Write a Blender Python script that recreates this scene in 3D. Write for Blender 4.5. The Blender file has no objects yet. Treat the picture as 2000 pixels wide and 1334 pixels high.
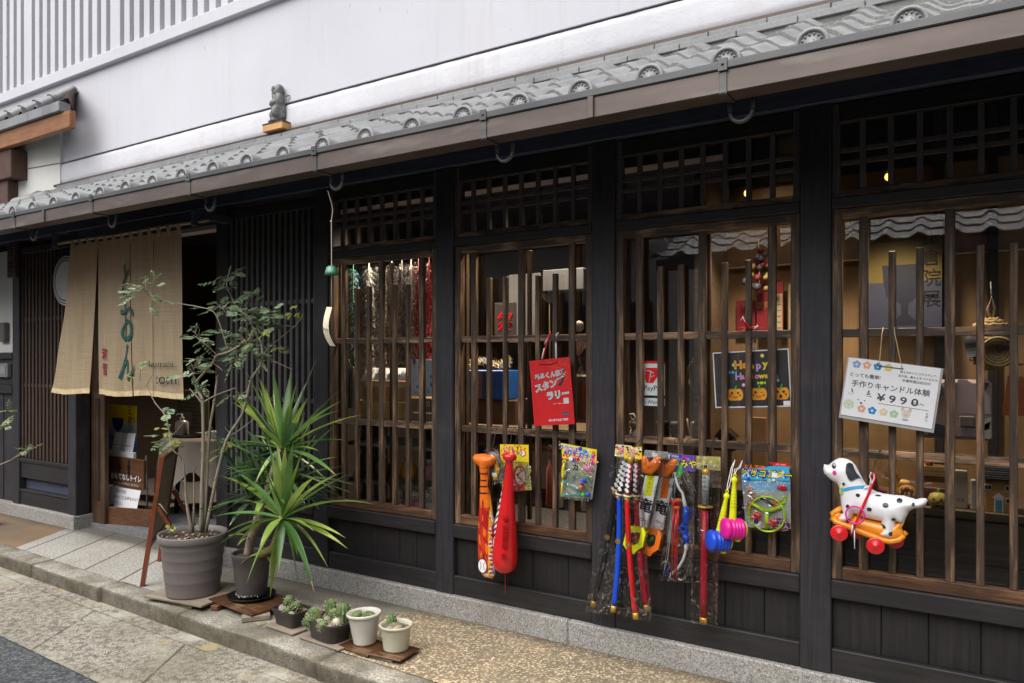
import bpy, math, random
from mathutils import Matrix, Vector
from mathutils.geometry import delaunay_2d_cdt
R = random.Random(7)
scn = bpy.context.scene
COL = scn.collection
PI = math.pi
sin, cos = math.sin, math.cos

# ------------------------------------------------------------------ mesh builder
_txt = {}
class MB:
    def __init__(s):
        s.v = []; s.f = []; s.fm = []; s.fs = []; s.mats = []; s.T = None
    def mi(s, m):
        if m not in s.mats: s.mats.append(m)
        return s.mats.index(m)
    def add(s, vs, fs, m, smooth=False):
        b = len(s.v)
        if s.T is not None: vs = [tuple(s.T @ Vector(p)) for p in vs]
        s.v.extend(vs)
        single = not isinstance(m, list)
        for i, f in enumerate(fs):
            s.f.append([b + k for k in f]); s.fm.append(s.mi(m if single else m[i])); s.fs.append(smooth)
    def box(s, x0, x1, y0, y1, z0, z1, m):
        vs = [(x0,y0,z0),(x1,y0,z0),(x1,y1,z0),(x0,y1,z0),(x0,y0,z1),(x1,y0,z1),(x1,y1,z1),(x0,y1,z1)]
        s.add(vs, [(0,3,2,1),(4,5,6,7),(0,1,5,4),(1,2,6,5),(2,3,7,6),(3,0,4,7)], m)
    def bbox(s, x0, x1, y0, y1, z0, z1, m, b=.004):
        # box with chamfered edges along its longest axis directions
        d = [x1-x0, y1-y0, z1-z0]; b = min(b, min(d)*.3)
        vs = []; idx = {}
        xs = (x0, x0+b, x1-b, x1); ys = (y0, y0+b, y1-b, y1); zs = (z0, z0+b, z1-b, z1)
        def V(i,j,k):
            key = (i,j,k)
            if key not in idx:
                idx[key] = len(vs); vs.append((xs[i], ys[j], zs[k]))
            return idx[key]
        fs = []
        fs.append((V(1,1,0),V(1,2,0),V(2,2,0),V(2,1,0))); fs.append((V(1,1,3),V(2,1,3),V(2,2,3),V(1,2,3)))
        fs.append((V(1,0,1),V(2,0,1),V(2,0,2),V(1,0,2))); fs.append((V(1,3,1),V(1,3,2),V(2,3,2),V(2,3,1)))
        fs.append((V(0,1,1),V(0,1,2),V(0,2,2),V(0,2,1))); fs.append((V(3,1,1),V(3,2,1),V(3,2,2),V(3,1,2)))
        fs.append((V(1,0,1),V(1,1,0),V(2,1,0),V(2,0,1))); fs.append((V(1,0,2),V(2,0,2),V(2,1,3),V(1,1,3)))
        fs.append((V(1,3,1),V(2,3,1),V(2,2,0),V(1,2,0))); fs.append((V(1,3,2),V(1,2,3),V(2,2,3),V(2,3,2)))
        fs.append((V(0,1,1),V(0,2,1),V(1,2,0),V(1,1,0))); fs.append((V(0,1,2),V(1,1,3),V(1,2,3),V(0,2,2)))
        fs.append((V(3,1,1),V(2,1,0),V(2,2,0),V(3,2,1))); fs.append((V(3,1,2),V(3,2,2),V(2,2,3),V(2,1,3)))
        fs.append((V(0,1,1),V(0,1,2),V(1,0,2),V(1,0,1))); fs.append((V(3,1,1),V(2,0,1),V(2,0,2),V(3,1,2)))
        fs.append((V(0,2,1),V(1,3,1),V(1,3,2),V(0,2,2))); fs.append((V(3,2,1),V(3,2,2),V(2,3,2),V(2,3,1)))
        for i,a in ((0,1),(3,2)):
            for j,c in ((0,1),(3,2)):
                for k,e in ((0,1),(3,2)):
                    t = (V(i,c,e),V(a,j,e),V(a,c,k)); fs.append(t if (i>0)^(j>0)^(k>0) else t[::-1])
        s.add(vs, fs, m)
    def tube(s, pts, r, m, seg=6, cap=True, smooth=True):
        pts = [Vector(p) for p in pts]; n = len(pts)
        rs = r if isinstance(r, (list, tuple)) else [r]*n
        vs = []; fs = []; up = Vector((0.13, .31, .94))
        for i, p in enumerate(pts):
            t = (pts[min(i+1,n-1)] - pts[max(i-1,0)])
            t = t.normalized() if t.length > 1e-9 else Vector((0,0,1))
            a = t.cross(up)
            if a.length < .05: a = t.cross(Vector((1,0,0)))
            a.normalize(); b = t.cross(a)
            for k in range(seg):
                w = 2*PI*k/seg
                vs.append(tuple(p + (a*cos(w) + b*sin(w))*rs[i]))
        for i in range(n-1):
            for k in range(seg):
                k2 = (k+1) % seg
                fs.append((i*seg+k, i*seg+k2, (i+1)*seg+k2, (i+1)*seg+k))
        if cap:
            fs.append(tuple(range(seg-1,-1,-1))); fs.append(tuple((n-1)*seg+k for k in range(seg)))
        s.add(vs, fs, m, smooth)
    def lathe(s, prof, c, m, seg=24, smooth=True, sx=1, sy=1, wob=None):
        vs = []; fs = []; n = len(prof)
        for i, (r, z) in enumerate(prof):
            for k in range(seg):
                w = 2*PI*k/seg; q = 1 + (wob(w, z) if wob else 0)
                vs.append((c[0]+r*q*sx*cos(w), c[1]+r*q*sy*sin(w), c[2]+z))
        mm = []
        for i in range(n-1):
            for k in range(seg):
                k2 = (k+1) % seg
                fs.append((i*seg+k, i*seg+k2, (i+1)*seg+k2, (i+1)*seg+k))
                mm.append(m[i] if isinstance(m, list) else m)
        s.add(vs, fs, mm, smooth)
    def poly(s, pts, y, m):
        s.add([(p[0], y, p[1]) for p in pts], [tuple(range(len(pts)))], m)
    def rect(s, x0, x1, z0, z1, y, m):
        s.poly([(x0,z0),(x1,z0),(x1,z1),(x0,z1)], y, m)
    def disc(s, cx, cz, rx, y, m, rz=None, seg=20, a0=0, a1=2*PI):
        rz = rz or rx
        full = abs(a1-a0-2*PI) < 1e-6
        pts = [(cx+rx*cos(a0+(a1-a0)*k/seg), cz+rz*sin(a0+(a1-a0)*k/seg)) for k in range(seg if full else seg+1)]
        s.poly(pts, y, m)
    def ring(s, cx, cz, r0, r1, y, m, seg=24, sz=1, a0=0, a1=2*PI):
        vs = []; fs = []
        for k in range(seg+1):
            w = a0+(a1-a0)*k/seg
            vs += [(cx+r0*cos(w), y, cz+r0*sin(w)*sz), (cx+r1*cos(w), y, cz+r1*sin(w)*sz)]
        for k in range(seg): fs.append((2*k, 2*k+1, 2*k+3, 2*k+2))
        s.add(vs, fs, m)
    def prism(s, pts, y0, y1, m, ms=None):
        n = len(pts)
        vs = [(p[0],y0,p[1]) for p in pts] + [(p[0],y1,p[1]) for p in pts]
        fs = [tuple(range(n)), tuple(range(2*n-1, n-1, -1))] + [(i, i+n, (i+1)%n+n, (i+1)%n) for i in range(n)]
        s.add(vs, fs, [m, m] + [ms or m]*n)
    def ell(s, c, r, m, seg=14, rings=8, smooth=True):
        if not isinstance(r, (tuple, list)): r = (r, r, r)
        vs = []; fs = []
        for i in range(rings+1):
            ph = PI*i/rings
            for k in range(seg):
                w = 2*PI*k/seg
                vs.append((c[0]+r[0]*sin(ph)*cos(w), c[1]+r[1]*sin(ph)*sin(w), c[2]-r[2]*cos(ph)))
        for i in range(rings):
            for k in range(seg):
                k2 = (k+1) % seg
                fs.append((i*seg+k, i*seg+k2, (i+1)*seg+k2, (i+1)*seg+k))
        s.add(vs, fs, m, smooth)
    def torus(s, c, Rr, r, m, seg=24, ns=8, axis='y', a0=0, a1=2*PI):
        pts = []
        full = abs(a1-a0-2*PI) < 1e-6
        for k in range(seg + 1):
            w = a0+(a1-a0)*k/seg; u, q = Rr*cos(w), Rr*sin(w)
            pts.append({'y':(c[0]+u,c[1],c[2]+q), 'z':(c[0]+u,c[1]+q,c[2]), 'x':(c[0],c[1]+u,c[2]+q)}[axis])
        s.tube(pts, r, m, ns, cap=not full)
    def text(s, body, x, z, size, y, m, align='CENTER', rot=0, sx=1, sz=1, bold=0, warp=None, shear=0):
        key = (body, align, bold)
        if key not in _txt:
            c = bpy.data.curves.new('lettering', 'FONT'); c.body = body; c.size = 1; c.resolution_u = 3
            c.align_x = align; c.align_y = 'CENTER'; c.offset = bold
            o = bpy.data.objects.new('lettering', c); me = o.to_mesh()
            _txt[key] = ([tuple(v.co) for v in me.vertices], [tuple(p.vertices) for p in me.polygons])
            o.to_mesh_clear(); bpy.data.objects.remove(o); bpy.data.curves.remove(c)
        vs, fs = _txt[key]; cr, sr = cos(rot), sin(rot); out = []
        for p in vs:
            u, w = p[0]*size*sx + p[1]*size*shear, p[1]*size*sz
            X, Z = x + u*cr - w*sr, z + u*sr + w*cr
            out.append((X, y + (warp(X, Z) if warp else 0), Z))
        s.add(out, fs, m)
    def puff(s, outline, T, sp, matf, y=0, T2=None, power=.5, smooth=True):
        """pillow-shaped solid from an outline in x,z: an inflated or moulded body"""
        o = [Vector(p) for p in outline]; n = len(o)
        xs = [p[0] for p in o]; zs = [p[1] for p in o]
        def inside(px, pz):
            c = False
            for i in range(n):
                a, b = o[i], o[i-1]
                if (a[1] > pz) != (b[1] > pz) and px < (b[0]-a[0])*(pz-a[1])/(b[1]-a[1]) + a[0]: c = not c
            return c
        def dist(px, pz):
            q = Vector((px, pz)); d = 9
            for i in range(n):
                a, b = o[i-1], o[i]; ab = b-a; L = ab.length_squared
                t = 0 if L < 1e-12 else max(0, min(1, (q-a).dot(ab)/L))
                d = min(d, (a+ab*t-q).length)
            return d
        pts = list(o); k = 0; z = min(zs)
        while z < max(zs):
            x = min(xs) + (sp*.5 if k % 2 else 0)
            while x < max(xs):
                if inside(x, z) and dist(x, z) > sp*.45: pts.append(Vector((x, z)))
                x += sp
            z += sp*.87; k += 1
        V, _, F, *_r = delaunay_2d_cdt(pts, [], [list(range(n))], 1, 1e-6)
        D = [dist(p[0], p[1]) if inside(p[0], p[1]) else 0 for p in V]; dm = max(D) or 1
        H = [T*(1-(1-min(1, d/dm))**2)**power for d in D]
        T2 = T if T2 is None else T2
        nv = len(V); vs = [(p[0], y-h, p[1]) for p, h in zip(V, H)] + [(p[0], y+h*T2/T, p[1]) for p, h in zip(V, H)]
        fs = []; mm = []
        for f in F:
            cx = sum(V[i][0] for i in f)/len(f); cz = sum(V[i][1] for i in f)/len(f)
            if not inside(cx, cz): continue
            m = matf(cx, cz) if callable(matf) else matf
            f = list(f); a = sum((V[f[i]][0]*V[f[(i+1) % len(f)]][1]-V[f[(i+1) % len(f)]][0]*V[f[i]][1]) for i in range(len(f)))
            if a < 0: f = f[::-1]
            fs.append(tuple(f)); mm.append(m); fs.append(tuple(i+nv for i in f[::-1])); mm.append(m)
        s.add(vs, fs, mm, smooth)
    def build(s, name, parent=None, at=None, world=True, bevel=0, weld=False):
        off = Vector((0,0,0))
        if parent is not None and world: off = WL(parent)
        elif at is not None: off = Vector(at)
        me = bpy.data.meshes.new(name)
        me.from_pydata([tuple(Vector(p)-off) for p in s.v] if off.length else s.v, [], s.f)
        for m in s.mats: me.materials.append(m)
        me.polygons.foreach_set('material_index', s.fm); me.polygons.foreach_set('use_smooth', s.fs)
        me.update()
        o = bpy.data.objects.new(name, me); COL.objects.link(o)
        if parent is not None: o.parent = parent
        elif at is not None: o.location = at
        if bevel:
            b = o.modifiers.new('edge', 'BEVEL'); b.width = bevel; b.segments = 1; b.limit_method = 'ANGLE'
        return o

def WL(o):
    p = Vector((0,0,0))
    while o is not None: p += o.location; o = o.parent
    return p
def tag(o, label=None, cat=None, group=None, kind=None):
    if label: o['label'] = label
    if cat: o['category'] = cat
    if group: o['group'] = group
    if kind: o['kind'] = kind
    return o
def thing(name, loc, label, cat, group=None, rot=(0,0,0)):
    o = bpy.data.objects.new(name, None); COL.objects.link(o); o.location = loc; o.rotation_euler = rot
    o.empty_display_size = .1
    return tag(o, label, cat, group)
def struct(mb, name):
    return tag(mb.build(name), kind='structure')

# ------------------------------------------------------------------ materials
class N:
    def __init__(s, name):
        s.m = bpy.data.materials.new(name); s.m.use_nodes = True; s.t = s.m.node_tree; s.t.nodes.clear()
        s.out = s.t.nodes.new('ShaderNodeOutputMaterial')
    def n(s, kind, **kw):
        nd = s.t.nodes.new('ShaderNode'+kind)
        for k, v in kw.items():
            if k in nd.inputs: nd.inputs[k].default_value = v
            else: setattr(nd, k, v)
        return nd
    def l(s, a, b): s.t.links.new(a, b)
    def coord(s, scale=(1,1,1), rot=(0,0,0), loc=(0,0,0)):
        tc = s.n('TexCoord'); mp = s.n('Mapping'); s.l(tc.outputs['Object'], mp.inputs['Vector'])
        mp.inputs['Scale'].default_value = scale; mp.inputs['Rotation'].default_value = rot; mp.inputs['Location'].default_value = loc
        return mp.outputs['Vector']
    def noise(s, vec, scale=5, detail=5, rough=.55, dist=0):
        nd = s.n('TexNoise'); nd.inputs['Scale'].default_value = scale; nd.inputs['Detail'].default_value = detail
        nd.inputs['Roughness'].default_value = rough; nd.inputs['Distortion'].default_value = dist
        s.l(vec, nd.inputs['Vector']); return nd.outputs['Fac']
    def ramp(s, fac, stops, interp='LINEAR'):
        r = s.n('ValToRGB'); e = r.color_ramp.elements; r.color_ramp.interpolation = interp
        while len(e) < len(stops): e.new(.5)
        for i, (p, c) in enumerate(stops):
            e[i].position = p; e[i].color = (c if isinstance(c, tuple) else (c, c, c)) + (1,)
        s.l(fac, r.inputs['Fac']); return r.outputs['Color']
    def mix(s, fac, a, b, mode='MIX'):
        m = s.n('Mix', data_type='RGBA', blend_type=mode)
        for sock, val in ((m.inputs[0], fac), (m.inputs[6], a), (m.inputs[7], b)):
            if isinstance(val, (int, float)): sock.default_value = val
            elif isinstance(val, tuple): sock.default_value = val + (1,)
            else: s.l(val, sock)
        return m.outputs[2]
    def math(s, op, a, b=0.0, c=None):
        m = s.n('Math', operation=op)
        for i, v in enumerate((a, b, c)):
            if v is None: continue
            if isinstance(v, (int, float)): m.inputs[i].default_value = v
            else: s.l(v, m.inputs[i])
        return m.outputs[0]
    def mr(s, v, a, b, t0=0.0, t1=1.0):
        m = s.n('MapRange'); s.l(v, m.inputs[0])
        for i, q in enumerate((a, b, t0, t1)): m.inputs[i+1].default_value = q
        return m.outputs[0]
    def bump(s, h, strength=.3, dist=.01, normal=None):
        b = s.n('Bump', Strength=strength, Distance=dist); s.l(h, b.inputs['Height'])
        if normal is not None: s.l(normal, b.inputs['Normal'])
        return b.outputs['Normal']
    def bsdf(s, col, rough=.6, normal=None, metal=0, spec=.5, coat=0, **kw):
        p = s.n('BsdfPrincipled'); p.inputs['Metallic'].default_value = metal; p.inputs['Specular IOR Level'].default_value = spec
        p.inputs['Coat Weight'].default_value = coat
        for k, v in kw.items(): p.inputs[k.replace('_', ' ')].default_value = v
        if isinstance(col, tuple): p.inputs['Base Color'].default_value = col+(1,)
        else: s.l(col, p.inputs['Base Color'])
        if isinstance(rough, (int, float)): p.inputs['Roughness'].default_value = rough
        else: s.l(rough, p.inputs['Roughness'])
        if normal is not None: s.l(normal, p.inputs['Normal'])
        s.l(p.outputs[0], s.out.inputs['Surface']); return p

_mc = {}
def P(col, rough=.5, var=.12, scale=14, metal=0, spec=.5, coat=0, bump=0, bs=60):
    """plain painted / plastic / paper surface with slight unevenness"""
    key = (col, rough, var, scale, metal, spec, coat, bump)
    if key not in _mc:
        k = N('surface_%d' % len(_mc)); v = k.coord()
        f = k.noise(v, scale, 4)
        c = k.ramp(f, [(.3, tuple(x*(1-var) for x in col)), (.7, tuple(min(1, x*(1+var*.6)) for x in col))])
        nm = k.bump(k.noise(v, bs, 3), bump, .004) if bump else None
        k.bsdf(c, rough, nm, metal, spec, coat); _mc[key] = k.m
    return _mc[key]

def wood(name, dark, light, axis='z', grain=1.0, wear=None, wearlo=.55, wearhi=.75, rough=.6, bump=.25, spec=.35, blotch=2.5, per=None):
    k = N(name)
    st = {'z':(28,28,1.3), 'x':(1.3,28,28), 'y':(28,1.3,28)}[axis]
    v = k.coord(tuple(q*grain for q in st)); g = k.noise(v, 2.2, 7, .62, .4)
    c = k.ramp(g, [(.3, dark), (.72, light)])
    v2 = k.coord()
    if wear is not None:
        w = k.noise(v2 if per is None else k.coord(per), blotch if per is None else 1.0, 5, .6); w2 = k.noise(v, 4, 6, .7)
        w = k.math('ADD', k.math('MULTIPLY', w, .6), k.math('MULTIPLY', w2, .4))
        c = k.mix(k.ramp(w, [(wearlo, 0.0), (wearhi, 1.0)]), c, wear)
    b = k.noise(k.coord(), 9, 4)
    c = k.mix(.35, c, k.mix(1.0, c, k.ramp(b, [(.3, .55), (.7, 1.25)]), 'MULTIPLY'))
    k.bsdf(c, rough, k.bump(g, bump, .004), 0, spec); return k.m
# ---- timber
DARK = wood('dark_stained_timber', (.020,.0198,.025), (.041,.0395,.046), 'z', rough=.5, wear=(.095,.078,.066), wearlo=.55, wearhi=.78)
DARKX = wood('dark_stained_timber_level', (.016,.0155,.0175), (.033,.031,.0325), 'x', rough=.5, wear=(.08,.066,.056), wearlo=.62, wearhi=.8)
PANEL = wood('dark_boarding', (.0105,.0102,.0115), (.0235,.022,.023), 'z', rough=.6, wear=(.055,.035,.026), wearlo=.58, wearhi=.85)
EAVEW = wood('shade_navy_eave_timber', (.046,.056,.092), (.075,.085,.122), 'x', rough=.65)  # blue of the eave shade and some fill light put into the colour
WORN = wood('worn_lattice_timber', (.034,.024,.019), (.095,.062,.043), 'z', rough=.5, wear=(.32,.19,.105), wearlo=.50, wearhi=.66, per=(34,34,3.2))
WORNX = wood('worn_lattice_rail', (.026,.019,.015), (.085,.055,.036), 'x', rough=.5, wear=(.38,.235,.135), wearlo=.48, wearhi=.64, per=(5,20,26))
RAILB = wood('worn_bottom_rail', (.04,.022,.014), (.12,.062,.036), 'x', rough=.45, wear=(.26,.13,.065), wearlo=.48, wearhi=.68, per=(4,20,22))
SLATW = wood('slat_timber', (.06,.056,.063), (.115,.103,.105), 'z', rough=.6)
SLATR = wood('reddish_slat_timber', (.04,.026,.021), (.095,.06,.045), 'z', rough=.6)
DOORW = wood('door_timber', (.05,.028,.018), (.12,.07,.045), 'z', rough=.55, wear=(.2,.14,.1), wearlo=.55, wearhi=.8)
BEAMW = wood('red_brown_fascia', (.16,.06,.025), (.33,.15,.06), 'x', rough=.45, blotch=2)
BROWNP = wood('brown_bracket', (.05,.025,.018), (.1,.05,.035), 'z', rough=.5)
REDW = wood('red_brown_sign_frame', (.16,.04,.018), (.27,.075,.03), 'z', rough=.35, spec=.5)
BOXW = wood('walnut_box', (.08,.035,.018), (.17,.08,.04), 'x', rough=.4)
PLYW = wood('grey_plywood', (.2,.165,.125), (.36,.3,.23), 'x', rough=.8, grain=.6, wear=(.13,.1,.075), wearlo=.5, wearhi=.75)
WETP = wood('wet_brown_board', (.055,.025,.012), (.13,.06,.028), 'x', rough=.25, grain=.6, wear=(.26,.17,.09), wearlo=.55, wearhi=.62)
TANP = wood('tan_display_wall', (.25,.155,.08), (.31,.20,.105), 'z', rough=.65, grain=.35, bump=.05)
CRATE = wood('pale_crate_wood', (.42,.25,.1), (.58,.38,.17), 'x', rough=.6)
PLANKW = wood('old_plank', (.09,.065,.045), (.22,.16,.105), 'x', rough=.6)
LIGHTW = wood('raw_plinth_wood', (.42,.22,.07), (.6,.34,.13), 'x', rough=.5)

# ---- plaster
def plaster(name, a, b, rough_bump, scale, stain=.12):
    k = N(name); v = k.coord()
    n1 = k.noise(v, .8, 6, .6); n2 = k.noise(k.coord((6,6,.7)), 1.0, 5); n3 = k.noise(v, scale, 8, .65)
    c = k.mix(k.ramp(n1, [(.35, 0.0), (.7, 1.0)]), a, b)
    c = k.mix(k.ramp(n2, [(.5, 0.0), (.75, stain)]), c, (.45,.43,.42))
    dr = k.noise(k.coord((11,11,.45), loc=(4,2,1)), 1.0, 6, .7); c = k.mix(k.ramp(dr, [(.56, 0.0), (.70, .22)]), c, (.40,.385,.37))
    sp = k.noise(k.coord((9,9,3)), 2.4, 3, .5); c = k.mix(k.ramp(sp, [(.735, 0.0), (.755, .55)]), c, (.22,.20,.19))
    k.bsdf(c, .85, k.bump(n3, rough_bump, .01), 0, .2); return k.m
PLAST = plaster('white_plaster', (.555,.557,.60), (.50,.503,.55), .12, 22)
PLASTR = plaster('rough_white_plaster', (.61,.61,.645), (.50,.505,.54), .45, 14, .3)
PLASTC = plaster('cream_plaster', (.66,.66,.62), (.58,.58,.55), .12, 20)
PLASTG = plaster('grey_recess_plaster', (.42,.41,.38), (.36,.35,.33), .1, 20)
PLASTO = plaster('street_side_plaster', (.78,.77,.74), (.66,.65,.63), .1, 10)

# ---- stone and ground
def granite():
    k = N('speckled_granite'); v = k.coord()
    vo = k.n('TexVoronoi', Scale=170.0); k.l(v, vo.inputs['Vector'])
    c1 = k.ramp(vo.outputs['Color'], [(.05, (.05,.05,.05)), (.3, (.24,.235,.225)), (.62, (.4,.39,.37)), (.9, (.56,.55,.53))])
    n = k.noise(v, 300, 3); c = k.mix(.3, c1, k.ramp(n, [(.35, (.06,.06,.06)), (.6, (.5,.48,.46))]))
    d = k.noise(v, 2.0, 5); c = k.mix(k.ramp(d, [(.5, 0.0), (.8, .45)]), c, (.13,.115,.085))
    k.bsdf(c, .7, k.bump(n, .25, .003), 0, .4); return k.m
GRAN = granite()
def pavement():
    k = N('shopfront_pavement'); v = k.coord()
    sep = k.n('SeparateXYZ'); k.l(v, sep.inputs[0]); X = sep.outputs[0]; Y = sep.outputs[1]
    wob = k.noise(v, 2.5, 5)
    big = k.noise(v, 1.6, 6, .62); fine = k.noise(v, 95, 5, .7); med = k.noise(v, 30, 5, .65)
    # washed aggregate at the right
    vo = k.n('TexVoronoi', Scale=78.0); k.l(v, vo.inputs['Vector'])
    peb = k.ramp(vo.outputs['Color'], [(.1, (.16,.135,.105)), (.35, (.50,.39,.25)), (.6, (.74,.60,.39)), (.85, (.84,.73,.53))])
    gap = k.ramp(vo.outputs['Distance'], [(.35, 1.0), (.62, 0.0)])
    agg = k.mix(gap, (.21,.17,.12), peb)
    agg = k.mix(k.ramp(med, [(.40, .6), (.54, 0.0)]), agg, (.19,.155,.11))
    agg = k.mix(k.ramp(big, [(.4, .35), (.6, 0.0)]), agg, (.36,.29,.195))
    # worn grey concrete in the middle
    con = k.mix(k.ramp(fine, [(.3, 0.0), (.7, 1.0)]), (.13,.118,.10), (.50,.465,.40))
    con = k.mix(k.ramp(big, [(.4, 0.0), (.65, .7)]), con, (.19,.17,.13))
    # hewn flags before the door, joints running askew to the front
    vv = k.coord((1,1,1)); a = k.n('SeparateXYZ'); k.l(vv, a.inputs[0])
    u = k.math('ADD', a.outputs[0], k.math('MULTIPLY', a.outputs[1], .6))
    fr = k.math('FRACT', k.math('DIVIDE', k.math('ADD', u, 20.05), .44))
    joint = k.ramp(k.math('ABSOLUTE', k.math('SUBTRACT', fr, .5)), [(.472, 0.0), (.49, 1.0)])
    cell = k.math('FLOOR', k.math('DIVIDE', k.math('ADD', u, 20.05), .44))
    tone = k.n('TexWhiteNoise', noise_dimensions='1D'); k.l(cell, tone.inputs['W'])
    chis = k.noise(k.coord((14,50,20), (0,0,.55)), 2.4, 6, .7)
    flag = k.ramp(chis, [(.33, (.13,.125,.11)), (.48, (.38,.37,.335)), (.64, (.74,.73,.68))])
    flag = k.mix(.35, flag, k.ramp(tone.outputs['Value'], [(0, (.24,.23,.205)), (1, (.44,.43,.40))]))
    flag = k.mix(k.ramp(big, [(.45, 0.0), (.7, .4)]), flag, (.18,.16,.12))
    flag = k.mix(joint, flag, (.06,.052,.042))
    # ochre mortar bed at the far left
    och = k.mix(k.ramp(big, [(.35, 0.0), (.65, 1.0)]), (.27,.165,.09), (.15,.12,.09))
    och = k.mix(k.ramp(fine, [(.4, 0.0), (.7, .4)]), och, (.36,.27,.17))
    def step(at, w):
        m = k.math('ADD', X, k.math('MULTIPLY', k.math('SUBTRACT', wob, .5), w))
        return k.ramp(k.math('ADD', k.math('MULTIPLY', k.math('SUBTRACT', m, at), 1.6), .5), [(.42, 0.0), (.58, 1.0)])
    uu = k.math('ADD', X, k.math('MULTIPLY', Y, .6))
    s1 = k.mr(uu, -6.56, -6.54)
    c = k.mix(s1, och, flag); c = k.mix(step(-4.35, .8), c, con); c = k.mix(step(-2.75, 1.2), c, agg)
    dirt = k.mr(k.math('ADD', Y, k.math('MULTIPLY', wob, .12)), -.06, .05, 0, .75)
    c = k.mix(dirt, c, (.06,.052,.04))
    h = k.math('ADD', k.math('MULTIPLY', fine, .6), k.math('MULTIPLY', chis, .6))
    k.bsdf(c, .85, k.bump(h, .6, .006), 0, .3); return k.m
PAVE = pavement()
def kerbmat():
    k = N('mossy_kerb_stone'); v = k.coord()
    f = k.noise(v, 110, 5, .7); b = k.noise(v, 3, 6, .65); m = k.noise(v, 18, 5)
    c = k.ramp(f, [(.3, (.09,.083,.07)), (.48, (.33,.31,.27)), (.68, (.70,.67,.60))])
    c = k.mix(k.ramp(b, [(.42, 0.0), (.6, .75)]), c, (.13,.115,.075))
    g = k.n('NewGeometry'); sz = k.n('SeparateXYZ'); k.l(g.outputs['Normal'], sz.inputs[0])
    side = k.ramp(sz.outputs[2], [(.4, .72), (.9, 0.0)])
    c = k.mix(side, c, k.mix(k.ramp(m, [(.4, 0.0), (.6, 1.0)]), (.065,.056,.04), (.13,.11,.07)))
    k.bsdf(c, .85, k.bump(k.math('ADD', f, m), .8, .008), 0, .3); return k.m
KERB = kerbmat()
def stripmat():
    k = N('worn_road_slabs'); v = k.coord()
    sep = k.n('SeparateXYZ'); k.l(v, sep.inputs[0]); X, Y = sep.outputs[0], sep.outputs[1]
    f = k.noise(v, 120, 5, .7); b = k.noise(v, 1.4, 6, .62); m = k.noise(v, 30, 6, .7); st = k.noise(v, 2.6, 4)
    c = k.ramp(f, [(.28, (.085,.077,.06)), (.48, (.36,.335,.285)), (.66, (.72,.68,.60))])
    c = k.mix(k.ramp(m, [(.42, .75), (.56, 0.0)]), c, (.10,.088,.063))
    c = k.mix(k.ramp(b, [(.42, 0.0), (.62, .55)]), c, (.19,.165,.118)); c = k.mix(k.ramp(k.noise(k.coord((.7,2.2,1), loc=(2,5,0)), 2.0, 5), [(.52, 0.0), (.66, .55)]), c, (.46,.42,.34))
    # pale mineral stains and yellow lichen close to the kerb
    w = k.math('ADD', Y, k.math('MULTIPLY', X, .0351)); near = k.mr(w, -1.16, -1.02)
    c = k.mix(k.math('MULTIPLY', k.ramp(st, [(.54, 0.0), (.62, .7)]), near), c, (.52,.52,.45))
    ye = k.noise(k.coord((1,1,1), loc=(3.3,1.7,0)), 4.5, 4)
    c = k.mix(k.math('MULTIPLY', k.ramp(ye, [(.58, 0.0), (.66, .8)]), near), c, (.44,.36,.15))
    # slab joints, askew
    u = k.math('ADD', X, k.math('MULTIPLY', Y, .65)); fr = k.math('FRACT', k.math('DIVIDE', k.math('ADD', u, 20.0), .93))
    j1 = k.ramp(k.math('ABSOLUTE', k.math('SUBTRACT', fr, .5)), [(.486, 0.0), (.496, 1.0)])
    inner = k.mr(w, -1.03, -1.035)
    j2 = k.ramp(k.math('ABSOLUTE', k.math('ADD', w, 1.03)), [(.003, .8), (.008, 0.0)])
    jj = k.math('MAXIMUM', k.math('MULTIPLY', j1, inner), j2)
    jj = k.math('MULTIPLY', jj, k.ramp(k.noise(v, 7, 4), [(.36, .25), (.56, .8)]))
    c = k.mix(jj, c, (.05,.043,.032))
    k.bsdf(c, .88, k.bump(k.math('ADD', f, m), .7, .008), 0, .3); return k.m
STRIP = stripmat()
def asphalt():
    k = N('coarse_asphalt'); v = k.coord()
    vo = k.n('TexVoronoi', Scale=95.0); k.l(v, vo.inputs['Vector']); n = k.noise(v, 60, 5, .7)
    c = k.ramp(vo.outputs['Color'], [(.1, (.035,.038,.042)), (.5, (.095,.105,.11)), (.9, (.24,.26,.265))])
    c = k.mix(k.ramp(n, [(.4, .6), (.62, 0.0)]), c, (.045,.05,.055))
    k.bsdf(c, .85, k.bump(vo.outputs['Distance'], .7, .01), 0, .35); return k.m
ASPH = asphalt()

# ---- roof, metal
def tilemat(name, a, b, lich):
    k = N(name); v = k.coord()
    n = k.noise(v, 4, 6, .6); f = k.noise(v, 60, 4, .65)
    c = k.ramp(n, [(.3, a), (.7, b)]); c = k.mix(k.ramp(f, [(.5, 0.0), (.75, .35)]), c, (.36,.37,.36))
    c = k.mix(k.ramp(k.noise(v, 9, 5), [(.55, 0.0), (.72, .5)]), c, lich)
    k.bsdf(c, k.ramp(n, [(.3, .38), (.7, .6)]), k.bump(f, .15, .003), 0, .6); return k.m
TILE = tilemat('smoked_clay_tile', (.13,.135,.142), (.24,.246,.252), (.16,.165,.13))
TILEF = tilemat('mossy_shaded_tile_edge', (.028,.031,.028), (.06,.065,.056), (.065,.072,.045))  # tile front bands: moss, with shade also put into the colour
MORT = P((.17,.17,.165), .85, .2, 20)
TILEO = tilemat('pale_clay_tile', (.42,.43,.44), (.58,.58,.58), (.4,.4,.37))
STAT = tilemat('smoked_clay_figure', (.075,.08,.078), (.14,.145,.14), (.11,.115,.1))
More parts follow.
